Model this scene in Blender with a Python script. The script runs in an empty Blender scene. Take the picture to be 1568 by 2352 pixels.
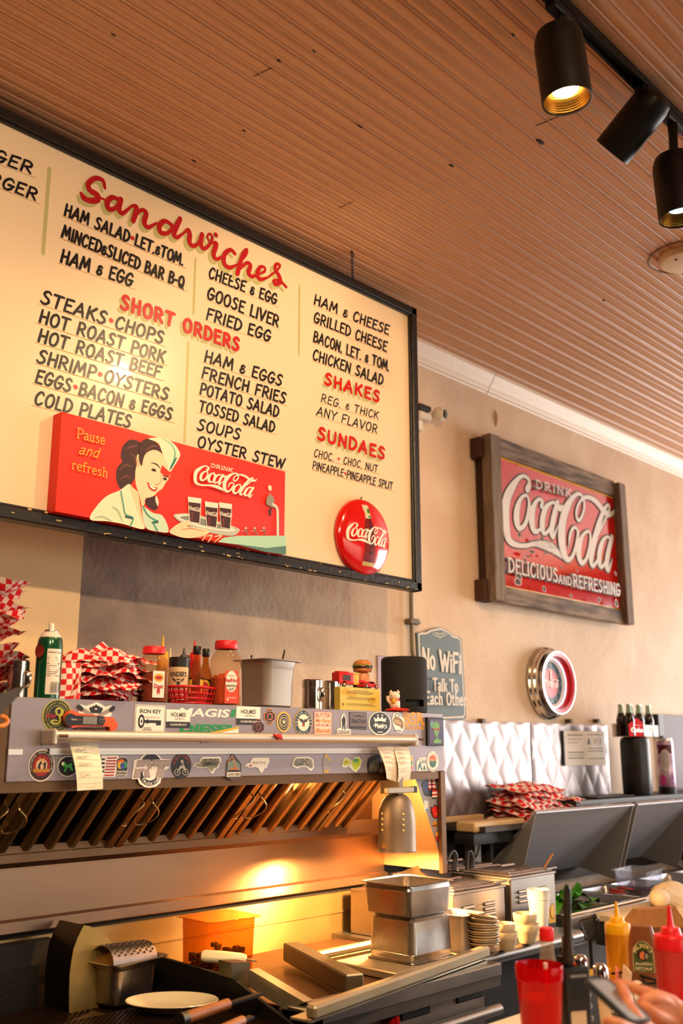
import bpy, bmesh, math, random
from math import pi, sin, cos, radians as R_
from mathutils import Vector as V, Matrix as Mx, geometry
random.seed(7)
sc = bpy.context.scene; COL = sc.collection
# ------------------------------------------------------------------ camera
FP, CX, CY, EYE = 2287.0, 784.0, 1176.0, 1.5
_p, _y = R_(13.38), R_(46.37)
FWD = V((sin(_y)*cos(_p), cos(_y)*cos(_p), sin(_p))); RGT = V((cos(_y), -sin(_y), 0)); UPV = RGT.cross(FWD)
cd = bpy.data.cameras.new('camera'); cam = bpy.data.objects.new('camera', cd); COL.objects.link(cam)
cd.sensor_fit = 'VERTICAL'; cd.sensor_height = 36; cd.lens = FP/2352*36; cd.clip_start = .02; cd.clip_end = 60
cam.matrix_world = Mx(((RGT.x, UPV.x, -FWD.x, 0), (RGT.y, UPV.y, -FWD.y, 0), (RGT.z, UPV.z, -FWD.z, EYE), (0, 0, 0, 1)))
cd.dof.use_dof = True; cd.dof.focus_distance = 2.95; cd.dof.aperture_fstop = 2.6
sc.camera = cam
# ------------------------------------------------------------------ view
vs = sc.view_settings; vs.view_transform = 'Standard'; vs.look = 'None'; vs.gamma = 1; vs.use_curve_mapping = False; vs.exposure = 0.0
sc.cycles.use_denoising = True
sc.cycles.max_bounces = 8; sc.cycles.transparent_max_bounces = 8; sc.cycles.caustics_reflective = False; sc.cycles.caustics_refractive = False
sc.cycles.sample_clamp_indirect = 4
# ------------------------------------------------------------------ light
w = bpy.data.worlds.new('sky'); sc.world = w; w.use_nodes = True
nt = w.node_tree; bg = nt.nodes['Background']; sky = nt.nodes.new('ShaderNodeTexSky'); sky.sky_type = 'NISHITA'
sky.sun_disc = False; sky.sun_elevation = R_(40); sky.sun_rotation = R_(200); nt.links.new(sky.outputs[0], bg.inputs[0]); bg.inputs[1].default_value = .35
def lamp(name, kind, loc, energy, col, to=None, **k):
    l = bpy.data.lights.new(name, kind); l.energy = energy; l.color = col
    for a, b in k.items(): setattr(l, a, b)
    o = bpy.data.objects.new(name, l); COL.objects.link(o); o.location = loc
    if to is not None: o.rotation_euler = (V(to)-V(loc)).to_track_quat('-Z', 'Y').to_euler()
    return o
DAY = (1.0, .93, .88); WARM = (1.0, .64, .33); TUNG = (1.0, .72, .46)
lamp('window_daylight', 'AREA', (9.3, .2, 1.75), 350, DAY, (0, .6, 1.7), shape='RECTANGLE', size=3.6, size_y=2.3)
lamp('front_window_fill', 'AREA', (4.5, -3.7, 1.7), 22, (1, .82, .66), (3.2, 2.7, 1.5), shape='RECTANGLE', size=5.0, size_y=1.8)  # added warm fill, set at an unseen window behind the camera
# ------------------------------------------------------------------ pixel -> point helpers (used to survey the room)
def ray(px, py): return FWD+RGT*((px-CX)/FP)-UPV*((py-CY)/FP)
EO = V((0, 0, EYE))
def PY(px, py, v): d = ray(px, py); return EO+d*(v/d.y)
def PX(px, py, v): d = ray(px, py); return EO+d*(v/d.x)
def PZ(px, py, v): d = ray(px, py); return EO+d*((v-EYE)/d.z)
def DEP(P): return (V(P)-EO).dot(FWD)
# ------------------------------------------------------------------ materials
def lin(h):
    if isinstance(h, str):
        h = h.lstrip('#'); h = [int(h[i:i+2], 16)/255 for i in (0, 2, 4)]
    return tuple((c/12.92 if c <= .04045 else ((c+.055)/1.055)**2.4) for c in h)+(1,)
MC = {}
def mat(name, col='808080', rough=.5, metal=0, spec=.5, coat=0, trans=0, ior=1.45, emit=None, es=0, bump=0, bscale=80, bstr=(1, 1, 1), var=0, vscale=6, col2=None, alpha=1, coords='Object', rvar=0, sss=0, det=4, aniso=0):
    if name in MC: return MC[name]
    m = bpy.data.materials.new(name); m.use_nodes = True; t = m.node_tree; N = t.nodes; L = t.links; b = N['Principled BSDF']; MC[name] = m
    b.inputs['Base Color'].default_value = lin(col); b.inputs['Roughness'].default_value = rough; b.inputs['Metallic'].default_value = metal
    b.inputs['Specular IOR Level'].default_value = spec; b.inputs['Coat Weight'].default_value = coat; b.inputs['Coat Roughness'].default_value = .06
    b.inputs['Transmission Weight'].default_value = trans; b.inputs['IOR'].default_value = ior; b.inputs['Alpha'].default_value = alpha
    if aniso: b.inputs['Anisotropic'].default_value = aniso; b.inputs['Anisotropic Rotation'].default_value = .25
    if sss: b.inputs['Subsurface Weight'].default_value = sss; b.inputs['Subsurface Radius'].default_value = (.01, .004, .002)
    if emit: b.inputs['Emission Color'].default_value = lin(emit); b.inputs['Emission Strength'].default_value = es
    m.diffuse_color = lin(col)
    if bump or var or rvar:
        tc = N.new('ShaderNodeTexCoord'); mp = N.new('ShaderNodeMapping'); mp.inputs['Scale'].default_value = bstr; L.new(tc.outputs[coords], mp.inputs[0])
    if bump:
        nz = N.new('ShaderNodeTexNoise'); nz.inputs['Scale'].default_value = bscale; nz.inputs['Detail'].default_value = det; L.new(mp.outputs[0], nz.inputs['Vector'])
        bp = N.new('ShaderNodeBump'); bp.inputs['Strength'].default_value = bump; bp.inputs['Distance'].default_value = .01; L.new(nz.outputs[0], bp.inputs['Height']); L.new(bp.outputs[0], b.inputs['Normal'])
    if rvar:
        n3 = N.new('ShaderNodeTexNoise'); n3.inputs['Scale'].default_value = vscale; L.new(mp.outputs[0], n3.inputs['Vector'])
        mr = N.new('ShaderNodeMapRange'); mr.inputs['To Min'].default_value = max(.02, rough-rvar); mr.inputs['To Max'].default_value = rough+rvar; L.new(n3.outputs[0], mr.inputs[0]); L.new(mr.outputs[0], b.inputs['Roughness'])
    if var:
        n2 = N.new('ShaderNodeTexNoise'); n2.inputs['Scale'].default_value = vscale; n2.inputs['Detail'].default_value = 6; L.new(mp.outputs[0], n2.inputs['Vector'])
        cr = N.new('ShaderNodeValToRGB'); cr.color_ramp.elements[0].position = .5-.35/(1+var); cr.color_ramp.elements[1].position = .5+.35/(1+var)
        cr.color_ramp.elements[0].color = lin(col); cr.color_ramp.elements[1].color = lin(col2 or col); L.new(n2.outputs[0], cr.inputs[0]); L.new(cr.outputs[0], b.inputs['Base Color'])
    return m
def C(h, rough=.5, **k): return mat('paint_%s_%d' % (h, int(rough*100)), h, rough, **k)
STEEL = lambda: mat('brushed_steel', 'b9b4ae', .34, 1, bump=.05, bscale=60, bstr=(1, 30, 30), rvar=.08, vscale=5)
STEELV = lambda: mat('vertical_brushed_steel', 'c4bdb4', .27, 1, bump=.06, bscale=40, bstr=(30, 30, 1), rvar=.07, vscale=3)
PANST = lambda: mat('pan_steel', 'b5afa8', .3, 1, rvar=.1, vscale=14, bump=.03, bscale=60)
CHROME = lambda: mat('chrome', 'd8d5d0', .1, 1)
DARKST = lambda: mat('dark_steel', '4a4642', .42, 1, rvar=.1, vscale=9)
SOOT = lambda: mat('sooty_iron', '1a1613', .55, .3, bump=.2, bscale=90)
BLACKP = lambda: C('121111', .5)
# ------------------------------------------------------------------ mesh builder
def crom(pts, n=8, closed=False):
    P = [V(p) for p in pts]; out = []; m = len(P)
    if m < 3: return P
    rng = range(m) if closed else range(m-1)
    for i in rng:
        if closed: a, b, c, d = P[(i-1) % m], P[i], P[(i+1) % m], P[(i+2) % m]
        else: a, b, c, d = P[max(i-1, 0)], P[i], P[i+1], P[min(i+2, m-1)]
        for k in range(n):
            t = k/n; out.append(.5*((2*b)+(c-a)*t+(2*a-5*b+4*c-d)*t*t+(3*b-a-3*c+d)*t**3))
    if not closed: out.append(P[-1])
    return out
class MB:
    def __init__(s): s.v = []; s.f = []; s.m = []; s.mats = []; s.uv = {}
    def mi(s, m):
        if m not in s.mats: s.mats.append(m)
        return s.mats.index(m)
    def add(s, vs_, fs, m, T=None, uvs=None):
        o = len(s.v); s.v += [(T @ V(v)) if T else V(v) for v in vs_]; k = s.mi(m)
        for f in fs: s.f.append(tuple(i+o for i in f)); s.m.append(k)
        if uvs:
            for i, q in enumerate(uvs): s.uv[o+i] = q
        return s
    def bm(s, b, m, T=None):
        b.verts.index_update(); s.add([v.co.copy() for v in b.verts], [[v.index for v in f.verts] for f in b.faces], m, T); b.free(); return s
    def box(s, lo, hi, m, bev=0, seg=1, T=None):
        b = bmesh.new(); bmesh.ops.create_cube(b, size=1); lo, hi = V(lo), V(hi)
        for v in b.verts: v.co = V([lo[i]+(hi[i]-lo[i])*(v.co[i]+.5) for i in range(3)])
        if bev: bmesh.ops.bevel(b, geom=list(b.edges), offset=min(bev, .49*min(abs(hi[i]-lo[i]) for i in range(3))), segments=seg, profile=.7, affect='EDGES')
        return s.bm(b, m, T)
    def bar(s, a, b, w_, h, m, bev=0, upv=(0, 0, 1)):
        a, b = V(a), V(b); z = (b-a); L = z.length; z.normalize(); x = V(upv).cross(z)
        if x.length < 1e-4: x = V((1, 0, 0)).cross(z)
        x.normalize(); y = z.cross(x); T = Mx(((x.x, y.x, z.x, a.x), (x.y, y.y, z.y, a.y), (x.z, y.z, z.z, a.z), (0, 0, 0, 1)))
        return s.box((-w_/2, -h/2, 0), (w_/2, h/2, L), m, bev, 1, T)
    def lathe(s, prof, m, n=24, c=(0, 0, 0), T=None, a0=0, a1=2*pi):
        full = abs(a1-a0-2*pi) < 1e-6; vs_ = []; fs = []; k = n if full else n+1; c = V(c)
        for r, z in prof:
            for i in range(k):
                a = a0+(a1-a0)*i/n; vs_.append(V((r*cos(a), r*sin(a), z))+c)
        for j in range(len(prof)-1):
            for i in range(n):
                i2 = (i+1) % k
                if not full and i+1 >= k: continue
                fs.append((j*k+i, j*k+i2, (j+1)*k+i2, (j+1)*k+i))
        return s.add(vs_, fs, m, T)
    def cyl(s, r, z0, z1, m, n=24, c=(0, 0, 0), T=None, bev=.0):
        if bev: p = [(0, z0), (r-bev, z0), (r, z0+bev), (r, z1-bev), (r-bev, z1), (0, z1)]
        else: p = [(0, z0), (r, z0), (r, z1), (0, z1)]
        return s.lathe([(max(a, 1e-5), b) for a, b in p], m, n, c, T)
    def rod(s, a, b, r, m, n=16, r2=None):
        a, b = V(a), V(b); z = (b-a); T = Mx.Translation(a) @ z.to_track_quat('Z', 'Y').to_matrix().to_4x4(); L = z.length; r2 = r if r2 is None else r2
        return s.lathe([(1e-5, 0), (r, 0), (r2, L), (1e-5, L)], m, n, (0, 0, 0), T)
    def tube(s, pts, r, m, n=8, closed=False, flat=1.0):
        P = [V(p) for p in pts]; N = len(P); rs = r if isinstance(r, (list, tuple)) else [r]*N; vs_ = []; fs = []; pu = None
        for i in range(N):
            a = P[i-1] if (i or closed) else P[i]; b = P[(i+1) % N] if (i < N-1 or closed) else P[i]; t = (b-a)
            t = t.normalized() if t.length > 1e-9 else V((0, 0, 1))
            if pu is None: pu = t.orthogonal().normalized()
            u = (pu-t*pu.dot(t)); u = u.normalized() if u.length > 1e-6 else t.orthogonal().normalized(); pu = u; q = t.cross(u)
            for k in range(n): an = 2*pi*k/n; vs_.append(P[i]+u*(rs[i]*cos(an))+q*(rs[i]*flat*sin(an)))
        for i in range(N if closed else N-1):
            for k in range(n): j = (i+1) % N; fs.append((i*n+k, i*n+(k+1) % n, j*n+(k+1) % n, j*n+k))
        if not closed: fs += [tuple(range(n))[::-1], tuple((N-1)*n+k for k in range(n))]
        return s.add(vs_, fs, m)
    def prism(s, poly, off, m):
        P = [V(p) for p in poly]; o = V(off); n = len(P); tr = geometry.tessellate_polygon([P])
        fs = [tuple(t) for t in tr]+[tuple(i+n for i in t[::-1]) for t in tr]+[(i, (i+1) % n, n+(i+1) % n, n+i) for i in range(n)]
        return s.add(P+[p+o for p in P], fs, m)
    def sphere(s, c, r, m, n=16, sc_=(1, 1, 1), T=None):
        b = bmesh.new(); bmesh.ops.create_uvsphere(b, u_segments=n, v_segments=max(6, n//2), radius=r)
        for v in b.verts: v.co = V((v.co.x*sc_[0], v.co.y*sc_[1], v.co.z*sc_[2]))+V(c)
        return s.bm(b, m, T)
    def loft(s, loops, m, cap0=True, cap1=True):
        n = len(loops[0]); vs_ = [V(p) for l in loops for p in l]; fs = []
        for j in range(len(loops)-1):
            for i in range(n): fs.append((j*n+i, j*n+(i+1) % n, (j+1)*n+(i+1) % n, (j+1)*n+i))
        if cap0: fs.append(tuple(range(n))[::-1])
        if cap1: fs.append(tuple((len(loops)-1)*n+i for i in range(n)))
        return s.add(vs_, fs, m)
    def xf(s, T): s.v = [T @ v for v in s.v]; return s
ORG = {}
def link(name, mb, org=(0, 0, 0), parent=None, sharp=35, fixn=True):
    me = bpy.data.meshes.new(name); org = V(org)
    me.from_pydata([v-org for v in mb.v], [], mb.f)
    for m in mb.mats: me.materials.append(m)
    if mb.uv:
        ul = me.uv_layers.new(name='UVMap')
        for lp in me.loops: ul.data[lp.index].uv = mb.uv.get(lp.vertex_index, (0, 0))
    for p, k in zip(me.polygons, mb.m): p.material_index = k; p.use_smooth = True
    me.update()
    if fixn:
        b = bmesh.new(); b.from_mesh(me); bmesh.ops.recalc_face_normals(b, faces=b.faces); b.to_mesh(me); b.free()
    me.set_sharp_from_angle(angle=R_(sharp))
    o = bpy.data.objects.new(name, me); COL.objects.link(o)
    if parent: o.parent = parent
    else: o.location = org
    ORG[o.name] = org
    return o
def tag(o, label, cat, group=None, kind=None):
    if label: o['label'] = label
    if cat: o['category'] = cat
    if group: o['group'] = group
    if kind: o['kind'] = kind
    return o
def thing(name, label, cat, loc, group=None):
    o = bpy.data.objects.new(name, None); COL.objects.link(o); o.location = V(loc); o.empty_display_size = .05; ORG[o.name] = V(loc)
    return tag(o, label, cat, group)
def part(par, name, mb, label=None, **k):        # mesh given in world coordinates, stored relative to its thing
    o = link(name, mb, ORG[par.name], par, **k)
    if label: o['label'] = label
    return o
def solo(name, label, cat, mb, group=None, org=None, **k):
    if org is None:
        xs = [sum(v[i] for v in mb.v)/len(mb.v) for i in range(2)]; org = (xs[0], xs[1], min(v[2] for v in mb.v))
    return tag(link(name, mb, org, **k), label, cat, group)
def struct(name, mb, **k): return tag(link(name, mb, (0, 0, 0), **k), None, None, None, 'structure')
def dup(t, loc, rz=0, label=None):
    r = t.copy(); COL.objects.link(r); r.location = V(loc); r.rotation_euler = (0, 0, rz); ORG[r.name] = V(loc)
    if label: r['label'] = label
    for ch in list(t.children):
        c = ch.copy(); COL.objects.link(c); c.parent = r
        for g in list(ch.children):
            d = g.copy(); COL.objects.link(d); d.parent = c
    return r
# ------------------------------------------------------------------ flat printed art on a surface
TX = {}
def textmesh(st, bold=0.0):
    k = (st, bold)
    if k in TX: return TX[k]
    cu = bpy.data.curves.new('t', 'FONT'); cu.body = st; cu.size = 1; cu.resolution_u = 3; cu.offset = bold
    ob = bpy.data.objects.new('t', cu); COL.objects.link(ob); dg = bpy.context.evaluated_depsgraph_get(); dg.update()
    me = bpy.data.meshes.new_from_object(ob.evaluated_get(dg))
    vs_ = [(v.co.x, v.co.y) for v in me.vertices]; fs = [tuple(p.vertices) for p in me.polygons]
    bpy.data.objects.remove(ob); bpy.data.curves.remove(cu); bpy.data.meshes.remove(me)
    if not vs_: vs_ = [(0, 0), (.1, 0)]
    x0 = min(v[0] for v in vs_); x1 = max(v[0] for v in vs_)
    TX[k] = ([((a-x0), b) for a, b in vs_], fs, max(x1-x0, 1e-4)); return TX[k]
CAPH = .729
class Art:
    """layers of print on the surface map(u,v,offset) -> world; u right, v up (metres)"""
    def __init__(s, mp, e=.00022, sub=0): s.mb = MB(); s.map = mp; s.e = e; s.k = 0; s.sub = sub
    def off(s): s.k += 1; return s.k*s.e
    def tris(s, pts, tr, m, o=None):
        o = s.off() if o is None else o; s.mb.add([s.map(p[0], p[1], o) for p in pts], tr, m)
    def poly(s, m, pts):
        P = [V((p[0], p[1], 0)) for p in pts]; s.tris(P, [tuple(t) for t in geometry.tessellate_polygon([P])], m)
    def smooth(s, m, pts, n=5): s.poly(m, crom([V((p[0], p[1], 0)) for p in pts], n, True))
    def slab(s, m, pts, t=.0012, side=None):                      # a base layer with real thickness
        P = [V((p[0], p[1], 0)) for p in pts]; n = len(P); tr = [tuple(q) for q in geometry.tessellate_polygon([P])]
        o = s.k*s.e; s.k += int(t/s.e)+1; t = s.k*s.e
        s.mb.add([s.map(p.x, p.y, t) for p in P], tr, m); s.mb.add([s.map(p.x, p.y, o) for p in P]+[s.map(p.x, p.y, t) for p in P], [(i, (i+1) % n, n+(i+1) % n, n+i) for i in range(n)], side or m)
    def ellpts(s, x, y, rx, ry, n=28, a=0): return [(x+rx*cos(2*pi*i/n)*cos(a)-ry*sin(2*pi*i/n)*sin(a), y+rx*cos(2*pi*i/n)*sin(a)+ry*sin(2*pi*i/n)*cos(a)) for i in range(n)]
    def ell(s, m, x, y, rx, ry, n=28, a=0):
        if s.sub:
            pts = [(x, y)]; fs = []; q = 5
            for j in range(1, q+1): pts += s.ellpts(x, y, rx*j/q, ry*j/q, n, a)
            for i in range(n): fs.append((0, 1+i, 1+(i+1) % n))
            for j in range(q-1):
                for i in range(n): fs.append((1+j*n+i, 1+(j+1)*n+i, 1+(j+1)*n+(i+1) % n, 1+j*n+(i+1) % n))
            s.tris(pts, fs, m); return
        s.poly(m, s.ellpts(x, y, rx, ry, n, a))
    def rrect(s, x0, y0, x1, y1, r):
        o = []
        for cx, cy, a in ((x1-r, y1-r, 0), (x0+r, y1-r, 90), (x0+r, y0+r, 180), (x1-r, y0+r, 270)):
            for i in range(5): t = R_(a+i*22.5); o.append((cx+r*cos(t), cy+r*sin(t)))
        return o
    def rect(s, m, x0, y0, x1, y1, r=0):
        if r: s.poly(m, s.rrect(min(x0, x1), min(y0, y1), max(x0, x1), max(y0, y1), r)); return
        n = max(1, s.sub); pts = []; fs = []
        for i in range(n+1): u = x0+(x1-x0)*i/n; pts += [(u, y0), (u, y1)]
        for i in range(n): fs.append((2*i, 2*i+2, 2*i+3, 2*i+1))
        s.tris(pts, fs, m)
    def text(s, m, st, x, y, h, w_=None, bold=.0, slant=0, rot=0, align='c'):
        vs_, fs, W = textmesh(st, bold); k = h/CAPH; kx = (w_/W) if w_ else k; ox = {'c': -W*kx/2, 'l': 0, 'r': -W*kx}[align]; oy = -h/2 if align == 'c' else 0
        pts = []
        for a, b in vs_:
            u, v = a*kx+ox+b*k*slant, b*k+oy; pts.append((x+u*cos(rot)-v*sin(rot), y+u*sin(rot)+v*cos(rot)))
        s.tris(pts, fs, m)
    def arc(s, m, st, x, y, r, h, a0, a1, ry=None, bold=.0, flip=False):
        n = len(st); ry = ry or r; o = s.off()
        for i, ch in enumerate(st):
            if ch == ' ': continue
            a = R_(a0+(a1-a0)*(i/(n-1) if n > 1 else .5)); vs_, fs, W = textmesh(ch, bold); k = h/CAPH; t = a-pi/2 if not flip else a+pi/2; pts = []
            for p, q in vs_:
                u, v = (p-W/2)*k, q*k-(h/2); pts.append((x+r*cos(a)+u*cos(t)-v*sin(t), y+ry*sin(a)+u*sin(t)+v*cos(t)))
            s.tris(pts, fs, m, o)
    def ribbon(s, m, pts, wd, smooth=6, closed=False):
        n0 = len(pts); wl = wd if isinstance(wd, (list, tuple)) else [wd]*n0
        P3 = [V((p[0], p[1], q)) for p, q in zip(pts, wl)]
        if smooth and n0 > 2: P3 = crom(P3, smooth, closed)
        elif closed: P3 = P3+[P3[0]]
        n = len(P3); L = []; Rr = []
        o = s.off()
        for i in range(n):
            p = P3[i]; a = P3[max(i-1, 0)]; b = P3[min(i+1, n-1)]
            if closed and smooth: a = P3[(i-1) % n]; b = P3[(i+1) % n]
            d1 = V((p.x-a.x, p.y-a.y)); d2 = V((b.x-p.x, b.y-p.y)); d = (d1.normalized() if d1.length > 1e-9 else V((0, 0)))+(d2.normalized() if d2.length > 1e-9 else V((0, 0)))
            d = d.normalized() if d.length > 1e-6 else V((1, 0)); nn = V((-d.y, d.x)); ml = 1.0
            if d1.length > 1e-9 and d2.length > 1e-9: ml = min(1.6, 1/max(.5, abs(d.dot(d2.normalized()))))
            hw = max(p.z, 1e-5)/2*ml; L.append((p.x+nn.x*hw, p.y+nn.y*hw)); Rr.append((p.x-nn.x*hw, p.y-nn.y*hw))
        pts2 = L+Rr; fs = [(i, n+i, n+i+1, i+1) for i in range(n-1)]
        if closed and smooth: fs.append((n-1, 2*n-1, n, 0))
        if not closed:
            for e, nx in ((0, 1), (n-1, n-2)):
                p = P3[e]; q = P3[nx]; d = V((p.x-q.x, p.y-q.y)); d = d.normalized() if d.length > 1e-9 else V((1, 0)); hw = p.z/2; base = len(pts2); aa = math.atan2(d.y, d.x)
                for k in range(1, 4): t = aa+pi/2-pi*k/4; pts2.append((p.x+hw*cos(t), p.y+hw*sin(t)))
                ring = [e if e == 0 else e]+[base, base+1, base+2]+[n+e]
                # left side lies at +90 degrees of travel direction
                if e == 0: ring = [n+e, base, base+1, base+2, e]
                fs.append(tuple(ring))
        zz = [o+.00001*(i % n) for i in range(len(pts2))] if n < 200 else [o]*len(pts2)
        s.mb.add([s.map(p[0], p[1], z) for p, z in zip(pts2, zz)], fs, m)
    def line(s, m, pts, wd): s.ribbon(m, pts, wd, 0)
def planeY(Y0):                                  # wall-parallel plane, abs coordinates are (x, z)
    return lambda u, v, o: V((u, Y0-o, v))
class PxArt(Art):
    """print traced on a wall-parallel plane at its true distance; coordinates a photo survey gives, stored as world points"""
    def __init__(s, Y0, **k): super().__init__(planeY(Y0), **k); s.Y0 = Y0
    def q(s, p): a = PY(p[0], p[1], s.Y0); return (a.x, a.z)
    def qs(s, pts): return [s.q(p) for p in pts]
    def sz(s, p, h): a = PY(p[0], p[1], s.Y0); return h*DEP(a)/FP
def rel(cx, cy, Y0, e=.00022):
    """Art whose units are photo-sized millimetre-like units about a centre: x across (already unforeshortened by caller via .kx), y up"""
    c = PY(cx, cy, Y0); k = DEP(c)/FP; th = (PY(cx+1, cy, Y0)-c).x/k
    a = Art(lambda u, v, o: V((c.x+u*k*th, Y0-o, c.z+v*k)), e); a.c = c; a.k_ = k; a.th = th
    return a
def cylmap(c, r, ang):                           # curved label: u along circumference, v up
    c = V(c)
    return lambda u, v, o: c+V(((r+o)*cos(ang+u/r), (r+o)*sin(ang+u/r), v))
def tint(name, col, rough=.08, face=.1, body=.0, bcol=None):
    """thin coloured plastic or glass: tinted see-through, a Fresnel sheen and a little body colour"""
    if name in MC: return MC[name]
    m = bpy.data.materials.new(name); m.use_nodes = True; N = m.node_tree.nodes; L = m.node_tree.links; MC[name] = m; b = N['Principled BSDF']; out = N['Material Output']
    b.inputs['Base Color'].default_value = lin(bcol or col); b.inputs['Roughness'].default_value = rough; b.inputs['Specular IOR Level'].default_value = .6
    t = N.new('ShaderNodeBsdfTransparent'); t.inputs[0].default_value = lin(col); lw = N.new('ShaderNodeLayerWeight'); lw.inputs['Blend'].default_value = .18
    mr = N.new('ShaderNodeMapRange'); mr.inputs['To Min'].default_value = face+body; mr.inputs['To Max'].default_value = min(1, face+body+.45); L.new(lw.outputs['Facing'], mr.inputs[0])
    mx = N.new('ShaderNodeMixShader'); L.new(mr.outputs[0], mx.inputs[0]); L.new(t.outputs[0], mx.inputs[1]); L.new(b.outputs[0], mx.inputs[2]); L.new(mx.outputs[0], out.inputs[0]); m.diffuse_color = lin(col); return m
def toCam(p): return math.atan2(-p[1], -p[0])
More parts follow.
